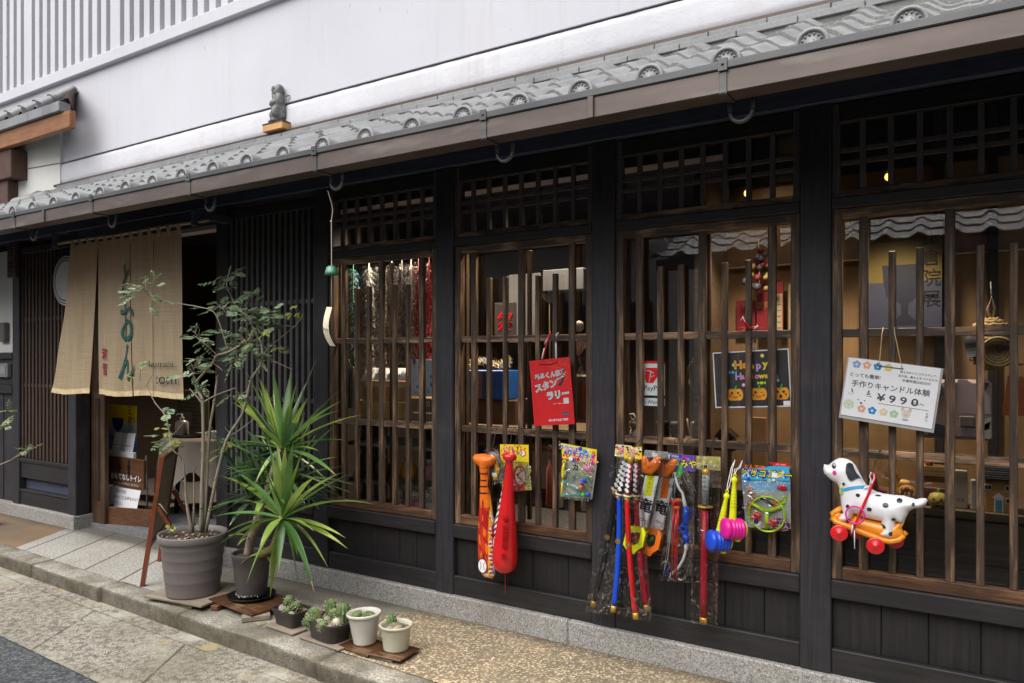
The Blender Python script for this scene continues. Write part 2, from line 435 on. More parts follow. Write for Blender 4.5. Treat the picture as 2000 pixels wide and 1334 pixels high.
def metalpaint(name, a, b, st, rough=.42):
    k = N(name); v = k.coord((.8,3,3)); n = k.noise(v, 3, 6, .6); d = k.noise(k.coord(), 40, 4)
    c = k.ramp(n, [(.32, a), (.68, b)]); c = k.mix(k.ramp(k.noise(k.coord((1,6,6)), 2.2, 5), [(.56, 0.0), (.72, .7)]), c, st)
    k.bsdf(c, rough, k.bump(d, .06, .002), .25, .5); return k.m
GUTB = metalpaint('brown_copper_gutter', (.088,.067,.059), (.135,.104,.092), (.2,.185,.165))
GUTL = metalpaint('tarnished_copper_lip', (.062,.066,.072), (.11,.108,.108), (.10,.062,.045))
IRON = metalpaint('grey_iron', (.06,.06,.062), (.12,.118,.115), (.19,.2,.19))
FLASH = metalpaint('brown_flashing', (.05,.034,.028), (.09,.062,.05), (.07,.06,.05))
BLACKP = P((.008,.008,.009), .35)

# ---- glass and plastic film
def glass():
    k = N('window_glass'); fr = k.n('Fresnel', IOR=1.85)
    nm = k.bump(k.noise(k.coord(), 1.6, 2), .012, .02); k.l(nm, fr.inputs['Normal'])
    tr = k.n('BsdfTransparent'); tr.inputs['Color'].default_value = (.97,.975,.97,1)
    gl = k.n('BsdfGlossy', Roughness=0.0); k.l(nm, gl.inputs['Normal'])
    mx = k.n('MixShader'); k.l(fr.outputs[0], mx.inputs[0]); k.l(tr.outputs[0], mx.inputs[1]); k.l(gl.outputs[0], mx.inputs[2])
    k.l(mx.outputs[0], k.out.inputs['Surface']); return k.m
GLASS = glass()
def film():
    k = N('clear_plastic_film'); v = k.coord()
    n = k.noise(v, 26, 3, .6, 1.2); nm = k.bump(n, .45, .02)
    fr = k.n('Fresnel', IOR=1.5); k.l(nm, fr.inputs['Normal'])
    tr = k.n('BsdfTransparent'); tr.inputs['Color'].default_value = (.95,.96,.96,1)
    gl = k.n('BsdfGlossy', Roughness=.07); k.l(nm, gl.inputs['Normal'])
    fac = k.math('ADD', k.math('MULTIPLY', fr.outputs[0], .55), k.math('MULTIPLY', k.ramp(n, [(.60, 0.0), (.63, 1.0)]), .38))
    mx = k.n('MixShader'); k.l(fac, mx.inputs[0]); k.l(tr.outputs[0], mx.inputs[1]); k.l(gl.outputs[0], mx.inputs[2])
    k.l(mx.outputs[0], k.out.inputs['Surface']); return k.m
FILM = film()
def sleeve():
    k = N('smooth_clear_sleeve'); tr = k.n('BsdfTransparent'); gl = k.n('BsdfGlossy', Roughness=.1); nm = k.bump(k.noise(k.coord(), 9, 2), .3, .02); k.l(nm, gl.inputs['Normal'])
    mx = k.n('MixShader'); mx.inputs[0].default_value = .05; k.l(tr.outputs[0], mx.inputs[1]); k.l(gl.outputs[0], mx.inputs[2]); k.l(mx.outputs[0], k.out.inputs['Surface']); return k.m
SLEEVE = sleeve()

# ---- cloth, leaves
def linen():
    k = N('sun_bleached_linen'); v = k.coord()
    wa = k.noise(k.coord((1,1,60)), 3, 4); wb = k.noise(k.coord((60,1,1)), 3, 4); n = k.noise(v, 2.2, 5); s3 = k.noise(k.coord((9,1,1.2)), 2, 5)
    c = k.ramp(k.math('ADD', k.math('MULTIPLY', wa, .5), k.math('MULTIPLY', wb, .5)), [(.36, (.52,.405,.26)), (.64, (.72,.59,.41))])
    c = k.mix(k.ramp(s3, [(.4, .25), (.6, 0.0)]), c, (.44,.32,.19)); c = k.mix(k.ramp(n, [(.45, 0.0), (.7, .4)]), c, (.66,.56,.41))
    d = k.n('BsdfDiffuse'); k.l(c, d.inputs[0]); t = k.n('BsdfTranslucent'); k.l(c, t.inputs[0])
    nm = k.bump(k.math('ADD', wa, wb), .3, .003); k.l(nm, d.inputs['Normal'])
    mx = k.n('MixShader'); mx.inputs[0].default_value = .42; k.l(d.outputs[0], mx.inputs[1]); k.l(t.outputs[0], mx.inputs[2])
    k.l(mx.outputs[0], k.out.inputs['Surface']); return k.m
LINEN = linen()
HEM = P((.66,.52,.30), .9, .2, 30)
def leafmat(name, a, b, tr=.3, rough=.4, scale=9):
    k = N(name); v = k.coord(); n = k.noise(v, scale, 3); c = k.ramp(n, [(.35, a), (.65, b)])
    p = k.bsdf(c, rough, None, 0, .5); t = k.n('BsdfTranslucent'); k.l(c, t.inputs[0])
    mx = k.n('MixShader'); mx.inputs[0].default_value = tr; k.l(p.outputs[0], mx.inputs[1]); k.l(t.outputs[0], mx.inputs[2])
    k.l(mx.outputs[0], k.out.inputs['Surface']); return k.m
LEAFD = leafmat('dark_leaflet', (.10,.175,.09), (.21,.31,.16))
LEAFM = leafmat('mid_leaflet', (.20,.29,.17), (.34,.42,.27))
LEAFY = leafmat('yellow_green_leaflet', (.24,.28,.06), (.42,.42,.10))
YUC1 = leafmat('yucca_blade_green', (.065,.165,.04), (.15,.28,.08), .25, .35, 5)
YUC2 = leafmat('yucca_blade_light', (.20,.33,.055), (.36,.47,.12), .25, .35, 5)
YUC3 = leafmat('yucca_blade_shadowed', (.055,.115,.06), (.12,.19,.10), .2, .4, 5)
DRY = leafmat('dry_leaf_tip', (.22,.17,.10), (.36,.30,.2), .1, .8)
BARK = wood('pale_bark', (.20,.165,.125), (.37,.32,.25), 'z', rough=.85)
TRUNKG = wood('green_cane', (.12,.11,.03), (.27,.25,.08), 'x', rough=.6)
def potmat(name, a, b, rough=.5):
    k = N(name); v = k.coord(); n = k.noise(v, 5, 6); f = k.noise(v, 90, 3)
    c = k.ramp(n, [(.3, a), (.7, b)])
    k.bsdf(c, rough, k.bump(f, .08, .002), 0, .4); return k.m
POTG = potmat('taupe_pot_plastic', (.158,.137,.135), (.205,.18,.176))
POTD = potmat('dark_grey_pot_plastic', (.055,.048,.046), (.09,.078,.074))
POTB = potmat('black_brown_tray_plastic', (.03,.025,.024), (.055,.046,.042), .4)
POTW = potmat('stained_white_pot', (.50,.49,.43), (.68,.67,.62), .55)
POTW2 = potmat('greenish_white_pot', (.46,.45,.33), (.62,.60,.50), .6)
SOIL = P((.06,.045,.03), .95, .5, 60, bump=.8, bs=80)
SOILC = P((.20,.17,.13), .95, .45, 50, bump=.8, bs=80)
CACT = leafmat('cactus_skin', (.05,.10,.03), (.17,.24,.08), .0, .6, 25)
CACTR = P((.55,.50,.38), .8, .3, 40)
PEB = P((.34,.26,.18), .8, .5, 9)
# ------------------------------------------------------------------ scene basics (metres; x along the shop front, y into the shop, z up)
w = bpy.data.worlds.new('World'); scn.world = w; w.use_nodes = True; wt = w.node_tree
SUN_EL, SUN_AZ = math.radians(57), math.radians(190)
sky = wt.nodes.new('ShaderNodeTexSky'); sky.sky_type = 'NISHITA'; sky.sun_disc = False
sky.sun_elevation = SUN_EL; sky.sun_rotation = SUN_AZ; sky.dust_density = 4; sky.air_density = 1.0
hs = wt.nodes.new('ShaderNodeHueSaturation'); hs.inputs['Saturation'].default_value = .42
bg = wt.nodes['Background']; bg.inputs['Strength'].default_value = .15
wt.links.new(sky.outputs[0], hs.inputs['Color']); wt.links.new(hs.outputs[0], bg.inputs['Color'])
sl = bpy.data.lights.new('sun', 'SUN'); sl.energy = 4.5; sl.angle = math.radians(75); sl.color = (1, .97, .93)
so = bpy.data.objects.new('sun', sl); COL.objects.link(so)
sd = Vector((sin(SUN_AZ)*cos(SUN_EL), cos(SUN_AZ)*cos(SUN_EL), sin(SUN_EL)))
so.rotation_euler = sd.to_track_quat('Z', 'Y').to_euler(); so.location = (0, -6, 12)

cam = bpy.data.cameras.new('camera'); co = bpy.data.objects.new('camera', cam); COL.objects.link(co)
co.location = (0, -3.345, 1.45); co.rotation_euler = (PI/2, 0, math.radians(32.043))
cam.sensor_width = 36; cam.lens = 1444/2000*36; cam.shift_y = .016; cam.clip_start = .05; cam.clip_end = 300
scn.camera = co
scn.view_settings.view_transform = 'Standard'; scn.view_settings.look = 'None'; scn.view_settings.exposure = 0
scn.render.engine = 'CYCLES'; scn.cycles.max_bounces = 8; scn.cycles.transparent_max_bounces = 24
scn.cycles.sample_clamp_indirect = 6; scn.cycles.use_denoising = True; scn.cycles.caustics_reflective = False

# ------------------------------------------------------------------ ground
def ky(x): return -.72 - .0351*(x+6.1)          # kerb front line
def sheet(name, pts, z, m, thick=None):
    b = MB(); b.add([(p[0], p[1], z) for p in pts], [tuple(range(len(pts)))], m); return struct(b, name)
sheet('road', [(-60,-40), (40,-40), (40,20), (-60,20)], -.098, ASPH)
sheet('road_edge_slabs', [(-14, ky(-14)-.60), (4, ky(4)-.60), (4, ky(4)+.1), (-14, ky(-14)+.1)], -.092, STRIP)
sheet('pavement', [(-14, ky(-14)+.14), (4, ky(4)+.14), (4, .25), (-14, .25)], 0, PAVE)
kb = MB(); x = -14.0; rk = random.Random(3)
while x < 3.6:
    L = rk.uniform(.85, 1.25); n = 14; prof = [(0,-.12), (0,-.025), (.003,-.007), (.012,-.001), (.07,.001), (.14,.002), (.148,-.002), (.15,-.12)]
    vs = []; fs = []
    dz = rk.uniform(-.004, .004); dy = rk.uniform(-.006, .006)
    for i in range(n+1):
        xx = x + .0015 + (L-.003)*i/n; e = .002 if i in (0, n) else 0
        for j, (a, z) in enumerate(prof):
            q = 1 if 0 < j < 7 else 0
            vs.append((xx, ky(xx)+a+dy*(j < 6)+rk.uniform(-.005,.005)*(j in (1,2,3)), z+dz*q-e*(1 <= j <= 6)+rk.uniform(-.004,.003)*(j in (2,3,4))))
    m = len(prof)
    for i in range(n):
        for j in range(m-1): fs.append((i*m+j, (i+1)*m+j, (i+1)*m+j+1, i*m+j+1))
    fs += [tuple(range(m)), tuple(range((n+1)*m-1, n*m-1, -1))]
    kb.add(vs, fs, KERB, True); x += L
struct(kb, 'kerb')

# ------------------------------------------------------------------ the shop
shop = thing('shop_house', (-3, 0, 0), 'dark timber shopfront with lattice windows, grey tiled eave and white plastered upper floor', 'shop')
POSTX = [.41, -.575, -1.562, -2.548, -3.535, -4.52, -6.515, -7.485]
for x0, x1 in ((-4.585, -3.2), (-3.197, -1.75), (-1.747, -.2), (-.197, 1.3)): base = MB(); base.bbox(x0, x1, -.022, .2, -.02, .119, GRAN, .006); base.build('stone_base', shop)
base = MB(); base.bbox(-9.5, -6.447, -.022, .2, -.02, .11, GRAN, .006)
base.build('stone_base', shop)
for i, px in enumerate(POSTX):
    b = MB(); b.bbox(px-.0625, px+.0625, 0, .12, .119 if i < 6 else .11, 2.62, DARK, .005); b.build('post', shop)

def bay(xa, xb, seed):
    """lattice window between two posts, with the boarding under it and the transom above"""
    r = random.Random(seed)
    b = MB(); b.bbox(xa, xb, .008, .06, .119, .225, DARKX, .004); b.build('bottom_board', shop)
    b = MB(); n = 5; ws = [r.uniform(.8, 1.25) for _ in range(n)]; t = sum(ws); x = xa
    for q in ws:
        wd = (xb-xa)*q/t; b.bbox(x+.0012, x+wd-.0012, .036+r.uniform(0,.004), .055, .224, .442, PANEL, .003); x += wd
    b.build('wall_panel', shop)
    b = MB(); b.bbox(xa, xb, -.004, .07, .441, .518, DARKX, .005); b.build('sill', shop)
    b = MB(); b.bbox(xa, xb, .004, .07, 2.0765, 2.1235, DARKX, .004); b.build('head_beam', shop)
    f = MB()
    f.bbox(xa, xa+.04, .016, .06, .518, 2.076, WORN, .003); f.bbox(xb-.04, xb, .016, .06, .518, 2.076, WORN, .003)
    f.bbox(xa+.04, xb-.04, .018, .06, .518, .571, RAILB, .004); f.bbox(xa+.04, xb-.04, .018, .06, 2.035, 2.076, WORNX, .003)
    win = f.build('window', shop)
    g = MB(); c0, c1 = xa+.02, xb-.02
    for k in range(1, 8):
        x = c0 + (c1-c0)*k/8 + r.uniform(-.003, .003); tall = k in (1, 4, 7); hw = .0175 if tall else .0135
        g.bbox(x-hw, x+hw, .020 if tall else .022, .046, .571, 2.035 if tall else 1.888+r.uniform(-.004,.004), WORN, .0025)
    lat = g.build('lattice_bars', win)
    for zc in (1.053, 1.554): g = MB(); g.bbox(xa+.04, xb-.04, .026, .054, zc-.0175, zc+.0175, WORNX, .0025); g.build('lattice_rail', win)
    g = MB(); g.rect(xa+.04, xb-.04, .571, 2.035, .066, GLASS)
    g.build('glass', win)
    g = MB()
    g.bbox(xa, xa+.03, .09, .12, .518, 2.076, WORN, .003); g.bbox(xb-.03, xb, .09, .12, .518, 2.076, WORN, .003)
    mid = c0+(c1-c0)*.5; g.bbox(mid-.012, mid+.012, .11, .128, .571, 2.035, WORN, .003)
    g.build('sash', win)
    t = MB()
    t.bbox(xa, xa+.03, .016, .06, 2.1235, 2.52, SLATW, .003); t.bbox(xb-.03, xb, .016, .06, 2.1235, 2.52, SLATW, .003)
    t.bbox(xa+.03, xb-.03, .018, .06, 2.1235, 2.154, WORNX, .003); t.bbox(xa+.03, xb-.03, .018, .06, 2.438, 2.52, DARKX, .003)
    tr = t.build('transom', shop)
    g = MB()
    for k in range(1, 8):
        x = xa+.015+(xb-xa-.03)*k/8; g.bbox(x-.011, x+.011, .024, .046, 2.154, 2.438, SLATW, .002)
    for zc in (2.322, 2.270): g.bbox(xa+.03, xb-.03, .028, .042, zc-.010, zc+.010, SLATW, .002)
    g.build('lattice_grid', tr)
    g = MB(); g.rect(xa+.03, xb-.03, 2.154, 2.438, .052, GLASS); g.build('glass', tr)
for i in range(4): bay(POSTX[i+1]+.0625, POSTX[i]-.0625, 20+i)

def screen(xa, xb, z0, z1, rails, m, pitch, wdt, name):
    b = MB(); n = int((xb-xa)/pitch)
    for k in range(n+1):
        x = xa + .012 + (xb-xa-.024)*k/n; b.bbox(x-wdt/2, x+wdt/2, .022, .05, z0, z1, m, .002)
    for zc in rails: b.bbox(xa, xb, .030, .046, zc-.016, zc+.016, m, .002)
    b.box(xa, xb, .075, .085, z0, z1, EAVEW)
    b.bbox(xa, xb, .012, .07, z1, z1+.06, DARKX, .003)
    return b.build(name, shop)
xa, xb = -4.4575, -3.5975
screen(xa, xb, .5, 2.42, (1.82, 1.17), SLATW, .056, .026, 'slat_screen')
b = MB(); b.bbox(xa, xb, .008, .06, .119, .225, DARKX); b.build('bottom_board', shop)
b = MB()
for k in range(5): b.bbox(xa+(xb-xa)*k/5+.001, xa+(xb-xa)*(k+1)/5-.001, .036, .055, .224, .442, PANEL, .003)
b.build('wall_panel', shop)
b = MB(); b.bbox(xa, xb, -.004, .07, .441, .5, DARKX); b.build('sill', shop)
xa, xb = -7.4225, -6.5775
screen(xa, xb, .535, 2.40, (1.80, 1.20), SLATR, .062, .03, 'slat_screen')
b = MB(); b.bbox(xa, xb, .004, .07, .50, .534, DARKX); b.bbox(xa, xb, .016, .07, .355, .50, DARKX); b.bbox(xa, xb, .006, .07, .232, .252, DARKX)
b.bbox(xa, xb, .06, .08, .25, .356, EAVEW); b.bbox(xa, xb, .012, .07, .11, .232, DARKX); b.build('lower_panel', shop)
# beams over the bays and the dark soffit
b = MB(); b.bbox(-9.5, 1.4, -.012, .13, 2.525, 2.82, EAVEW, .006); b.build('lintel_beam', shop)
b = MB(); b.bbox(-6.4525, -4.5825, .01, .11, 2.40, 2.5245, EAVEW, .005); b.build('door_head', shop)
b = MB()
ZS = lambda y: 2.405 + .467*(y+.85)
b.add([(-11,-.80,ZS(-.80)), (1.6,-.80,ZS(-.80)), (1.6,.75,ZS(.75)), (-11,.75,ZS(.75))], [(0,3,2,1)], EAVEW)
for k in range(29):
    x = -10.9 + k*.44
    b.add([(x,-.78,ZS(-.78)-.055), (x+.05,-.78,ZS(-.78)-.055), (x+.05,.0,ZS(0)-.055), (x,.0,ZS(0)-.055),
           (x,-.78,ZS(-.78)-.002), (x+.05,-.78,ZS(-.78)-.002), (x+.05,.0,ZS(0)-.002), (x,.0,ZS(0)-.002)],
          [(0,3,2,1),(0,1,5,4),(1,2,6,5),(2,3,7,6),(3,0,4,7)], EAVEW)
b.build('soffit', shop)

# tiled pent roof
def tileh(u): return .022*cos(2*PI*u) + .010*cos(4*PI*u)
def tiles(mb, xs, courses, y0, z0, run, slope, pitch, m, sgn=1, res=12, seed=1, mf=None):
    r = random.Random(seed); th = .016
    for c in range(courses):
        for x in xs:
            jz = r.uniform(-.0022, .0022); jt = r.uniform(-.0025, .0025); jy = r.uniform(-.004, .004)
            vs = []; fs = []; mm = []
            yf = c*run + jy; yb = (c+1.25)*run
            for k in range(res+1):
                u = -.32 + 1.0*k/res; h = tileh(u); X = x + u*pitch; tl = jt*(k/res-.5)*2
                zf = slope*yf + h + jz + tl; zb = slope*yb + h - th*1.15
                vs += [(X, y0+sgn*yf, z0+zf-th), (X, y0+sgn*(yf+.002), z0+zf), (X, y0+sgn*(yf+.012), z0+zf+.005), (X, y0+sgn*yb, z0+zb)]
            for k in range(res):
                a = 4*k; q = 4*(k+1)
                for j in range(3):
                    f = (a+j, q+j, q+j+1, a+j+1); fs.append(f if sgn > 0 else f[::-1]); mm.append((mf or m) if j == 0 else m)
            f = (0,1,2,3); fs.append(f[::-1] if sgn > 0 else f); e = 4*res; f = (e,e+1,e+2,e+3); fs.append(f if sgn > 0 else f[::-1]); mm += [m, m]
            mb.add(vs, fs, mm, True)
PIT = .272
XS = [-.437 + PIT*k for k in range(-38, 8)]
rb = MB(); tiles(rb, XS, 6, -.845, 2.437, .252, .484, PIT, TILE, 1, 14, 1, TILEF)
roof = rb.build('roof', shop)
em = roof.modifiers.new('edge', 'EDGE_SPLIT'); em.split_angle = math.radians(40)
for k, x in enumerate(XS):
    if x < -8.6: continue
    b = MB(); zc = 2.437+.006; y = -.853
    pr = [(.0, .014), (.020, .012), (.0225, .006), (.040, .006), (.041, .011), (.052, .011), (.054, .006), (.054, -.06)]
    b.T = Matrix.Translation((x, y, zc)) @ Matrix.Rotation(PI/2, 4, 'X')
    b.lathe(pr, (0,0,0), TILE, 22)
    for j in range(14):
        a = 2*PI*j/14; b.ell((.0315*cos(a), .0315*sin(a), .008), (.004,.004,.003), TILE, 6, 4)
    b.tube([(.014*cos(a), .014*sin(a), .012-.0005*i) for i, a in enumerate([.3*q for q in range(9)])], [.005-.0004*q for q in range(9)], TILE, 5)
    b.T = None
    b.build('eave_cap', roof)
# flat ridge courses and flashing against the wall
b = MB(); r = random.Random(5)
for c, (y, z) in enumerate(((.60, 3.150), (.635, 3.190))):
    x = -8.2 + .15*c
    while x < 1.5:
        L = .31; b.bbox(x+.0015, x+L-.0015, y+r.uniform(-.003,.003), .73, z, z+.037+r.uniform(-.001,.001), TILE, .004); x += L
b.build('ridge_course', roof)
b = MB(); b.box(-8.2, 1.5, .612, .73, 3.02, 3.152, MORT); b.build('ridge_mortar', roof)
b = MB(); b.bbox(-8.15, 1.5, .655, .735, 3.231, 3.255, FLASH, .003); b.build('flashing', roof)
b = MB(); b.T = Matrix.Translation((0, .60, 3.10)) @ Matrix.Rotation(PI/2, 4, 'Y')
b.tube([(0,0,-11), (0,0,-8.1)], .085, TILE, 16)
for x in (-9.4, -8.86, -8.32): b.tube([(0,0,x), (0,0,x+.03)], .1, TILE, 16)
b.T = None; b.build('ridge_roll', roof)

# gutter
b = MB()
b.bbox(-11, 1.5, -.897, -.889, 2.329, 2.404, GUTB, .002); b.bbox(-11, 1.5, -.889, -.802, 2.329, 2.337, GUTB, .002)
b.bbox(-11, 1.5, -.806, -.80, 2.337, 2.41, GUTB, .002); b.bbox(-11, 1.5, -.905, -.889, 2.404, 2.433, GUTL, .004)
for x in (-8.1, -5.1, -1.19): b.bbox(x-.012, x+.012, -.9075, -.886, 2.326, 2.406, GUTB, .002)
gut = b.build('gutter', shop)
for k in range(-1, 9):
    x = -.706 - .957*k
    b = MB(); b.bbox(x-.012, x+.012, -.9015, -.8965, 2.322, 2.41, IRON, .001); b.bbox(x-.016, x+.016, -.9095, -.904, 2.398, 2.44, IRON, .001)
    b.bbox(x-.011, x+.011, -.9015, -.80, 2.3225, 2.3285, IRON, .001); b.ell((x,-.911,2.42), .005, IRON, 8, 5); b.build('gutter_bracket', gut)
    b = MB(); b.torus((x+.03, -.79, 2.295), .038, .008, IRON, 14, 7, 'y', PI, 2*PI)
    b.tube([(x-.008,-.79,2.295), (x-.008,-.79,2.345)], .008, IRON, 7); b.tube([(x+.068,-.79,2.295), (x+.068,-.79,2.345)], .008, IRON, 7)
    b.build('gutter_hook', gut)

# upper floor
b = MB(); b.box(-12, 1.5, .72, .95, 2.6, 4.36, PLAST); b.build('upper_wall', shop)
b = MB(); r = random.Random(9); nx = 190; zs = [3.252, 3.262, 3.31, 3.37, 3.43, 3.468, 3.478]; dp = [.0, .012, .020, .019, .017, .014, .0]
vs = []; fs = []
for i in range(nx+1):
    x = -12 + 13.5*i/nx; j = r.uniform(-.0012, .0012)
    for z, d in zip(zs, dp): vs.append((x, .7205-(d+(r.uniform(-.0016,.0016)+j if d else -.003)), z+(r.uniform(-.002,.002) if d else 0)))
m = len(zs)
for i in range(nx):
    for j in range(m-1): fs.append((i*m+j, (i+1)*m+j, (i+1)*m+j+1, i*m+j+1))
b.add(vs, fs, PLASTR, True); b.build('plaster_band', shop)
b = MB(); b.bbox(-12, 1.5, .700, .7205, 3.479, 3.486, P((.16,.15,.17), .8), .001); b.build('band_groove', shop)
b = MB(); b.bbox(-12, 1.5, .672, .95, 4.325, 4.445, PLAST, .008); b.build('upper_ledge', shop)
b = MB(); b.box(-12, 1.5, .80, .95, 4.445, 6.2, PLASTG); lw = b.build('upper_window', shop)
b = MB(); x = -5.354+.081
xs = []
g = 0
x = -5.354
while x > -12:
    for q in range(10 if g else 11): xs.append(x); x -= .162
    x -= .079; g += 1
x = -5.354+.241
while x < 1.3:
    for q in range(10):
        xs.append(x); x += .162
    x += .079
xs.sort(); prev = -12
for x in xs:
    if x-.036 > prev: b.bbox(prev, x-.036, .705, .80, 4.445, 6.2, PLAST, .003)
    prev = x+.036
b.build('plaster_bars', lw)
b = MB(); b.box(-12, 1.5, .69, .95, 6.2, 7.6, PLAST); b.build('gable_wall', shop)

# inside of the shop
b = MB()
b.box(-8.2, 1.5, .12, 3.6, .0, .035, P((.20,.20,.21), .8, .5, 50, bump=.4)); b.build('interior_floor', shop)
b = MB(); b.box(-8.2, 1.5, 3.5, 3.6, .035, 2.9, P((.09,.068,.055), .8, .3, 3)); b.box(-8.3, -8.2, .12, 3.6, .035, 2.9, P((.05,.035,.03), .8)); b.box(1.5, 1.6, .12, 3.6, .035, 2.9, TANP)
b.box(-4.55, -4.48, .13, 2.2, .035, 2.9, P((.04,.03,.028), .8))
b.build('interior_wall', shop)
b = MB(); b.box(-8.2, 1.5, .13, .72, 2.83, 2.86, EAVEW); b.box(-8.2, 1.5, .72, 3.6, 2.85, 2.9, EAVEW); b.box(-8.2, -1.137, .700, .7185, 2.57, 2.829, BLACKP); b.build('interior_ceiling', shop)  # the black board is added to darken the view through the transoms
b = MB(); b.box(-1.135, 1.5, .66, .70, .035, 2.36, TANP); b.box(-1.135, 1.5, .64, .70, 2.36, 2.83, BLACKP); b.box(-1.165, -1.135, .2, .70, .035, 2.36, PLANKW)  # black board above the tan wall stands in for the dark void
for x in (-.14, .07): b.bbox(x-.02, x+.02, .63, .66, .035, 2.83, DARK, .003)
b.box(-1.13, 1.45, .648, .656, 1.93, 1.937, P((.7,.65,.55), .5)); b.build('display_partition', shop)
b = MB(); b.bbox(-1.13, 1.45, .2, .655, .79, .825, PLANKW, .003)
for k in range(4): b.bbox(-1.13, 1.45, .225, .245, .05+k*.185, .232+k*.185, PLANKW, .004)
b.build('display_platform', shop)
b = MB()
for z in (.64, .88, 1.04): b.bbox(-3.53, -2.72, .2, .6, z, z+.018, P((.25,.26,.24), .5), .002)
for x in (-3.52, -2.74): b.bbox(x, x+.02, .3, .6, .05, 1.06, DARK, .002)
b.build('display_shelf', shop)
b = MB()
for z in (.60, .92, 1.03): b.bbox(-2.70, -1.65, .3, .75, z, z+.02, PLANKW, .002)
for x in (-2.70, -1.67): b.bbox(x, x+.02, .3, .75, .05, 1.05, DARK, .002)
b.build('display_shelf', shop)
b = MB()
for z in (.70, 1.0): b.bbox(-1.48, -1.19, .3, .62, z, z+.02, PLANKW, .002)
b.bbox(-1.48, -1.46, .3, .62, .05, 1.0, DARK, .002); b.build('display_shelf', shop)
# sliding door pushed open behind the left screen
b = MB()
b.bbox(-6.52, -6.45, .14, .18, .03, 2.38, DOORW, .004); b.bbox(-6.445, -6.415, .145, .175, .22, 2.3, DOORW, .003); b.bbox(-6.41, -6.385, .15, .17, .22, 2.3, DOORW, .003)
b.bbox(-6.33, -6.265, .14, .18, .03, 2.38, DOORW, .004); b.bbox(-6.45, -6.33, .142, .178, .03, .22, DOORW, .004); b.bbox(-6.45, -6.33, .142, .178, 1.1, 1.15, DOORW, .003)
b.bbox(-6.45, -6.33, .155, .165, .22, 2.3, PANEL, .001)
b.bbox(-6.45, -6.33, .142, .178, 2.3, 2.38, DOORW, .003)
b.build('sliding_door', shop)
b = MB(); b.bbox(-6.45, -4.58, .13, .20, .0, .012, IRON, .003); b.build('door_track', shop)

# ------------------------------------------------------------------ neighbour on the left
nb = thing('neighbour_house', (-9, 0, 0), 'neighbouring house at the far left with a brown fascia beam under a short tiled roof', 'house')
T6 = Matrix.Translation((-8.09, .72, 0)) @ Matrix.Rotation(math.radians(7), 4, 'Z') @ Matrix.Translation((8.09, -.72, 0))
b = MB(); b.T = T6; b.box(-9.15, -8.09, .69, .9, 2.9, 4.0, PLASTC); b.bbox(-9.15, -8.09, .682, .70, 3.477, 3.484, P((.2,.19,.19), .8), .001); b.T = None; b.build('upper_wall', nb)
b = MB(); b.box(-11.5, -7.55, .02, .1, 1.5, 2.45, PLASTC); b.build('wall', nb)
b = MB(); b.bbox(-11.5, -7.55, -.005, .1, 1.44, 1.5, DARKX); b.bbox(-11.5, -7.55, .02, .1, 1.2, 1.44, DARKX); b.bbox(-11.5, -7.55, -.005, .1, 1.12, 1.2, DARKX)
for k in range(14): b.bbox(-11.3+k*.27, -11.3+k*.27+.268, .03+(k % 2)*.006, .1, .11, 1.12, DARK, .003)
b.build('wainscot', nb)
b = MB(); b.bbox(-7.86, -7.60, -.02, .0195, 1.27, 1.40, P((.2,.2,.2), .5), .005); b.bbox(-7.83, -7.63, -.024, -.021, 1.295, 1.375, P((.26,.26,.26), .5), .003); b.build('letter_slot', nb)
b = MB(); b.bbox(-7.78, -7.64, -.03, .0195, 1.60, 1.78, P((.12,.115,.105), .6), .008); b.build('meter_box', nb)
b = MB(); b.bbox(-10.5, -7.37, .42, .48, 3.667, 3.835, BEAMW, .006); b.build('fascia_beam', nb)
b = MB(); b.bbox(-9.9, -8.62, .46, .70, 3.36, 3.665, BROWNP, .006); b.bbox(-9.9, -8.78, .5, .70, 2.9, 3.36, BROWNP, .006); b.build('bracket_post', nb)
b = MB()
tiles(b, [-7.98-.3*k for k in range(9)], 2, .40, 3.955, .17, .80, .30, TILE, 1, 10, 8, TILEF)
x = -10.5
while x < -7.5: b.bbox(x, min(x+.298, -7.36), .385, .5, 3.84, 3.935, TILE, .005); x += .3
for k in range(7):
    x = -7.86-.3*k; b.tube([(x,.39,3.95), (x,.72,4.21)], .052, TILE, 10); b.tube([(x,.50,4.04), (x,.53,4.063)], .064, TILE, 10)
nr = b.build('roof', nb); nr.modifiers.new('edge', 'EDGE_SPLIT').split_angle = math.radians(40)
b = MB()
b.add([(-7.36,.40,3.94), (-7.84,.72,3.94), (-7.84,.72,4.235), (-7.36,.40,4.0), (-7.41,.40,3.94), (-7.89,.72,3.94), (-7.89,.72,4.235), (-7.41,.40,4.0)], [(0,1,2,3), (7,6,5,4), (3,2,6,7), (0,3,7,4)], BROWNP)
b.build('verge_board', nb)

# ------------------------------------------------------------------ houses across the lane (seen as reflections in the glass)
oh = thing('opposite_house', (1, -5, 0), 'low pale-tiled house across the lane, mirrored in the right-hand shop windows', 'house')
b = MB(); b.box(-2.6, 9, -6.4, -4.75, -.1, 2.75, PLANKW)
b.box(-2.6, 9, -4.75, -4.70, -.1, 1.0, DARKX); b.build('wall', oh)
b = MB()
for k in range(5): b.box(-2.0+2.1*k, -.8+2.1*k, -4.75, -4.715, 1.05, 2.1, PANEL)
b.build('window', oh)
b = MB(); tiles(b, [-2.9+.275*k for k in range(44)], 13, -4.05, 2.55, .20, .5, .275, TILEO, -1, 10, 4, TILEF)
orf = b.build('roof', oh); orf.modifiers.new('edge', 'EDGE_SPLIT').split_angle = math.radians(40)
b = MB(); b.tube([(-2.95,-4.1,2.62), (-2.95,-6.8,3.97)], .10, TILEO, 12)
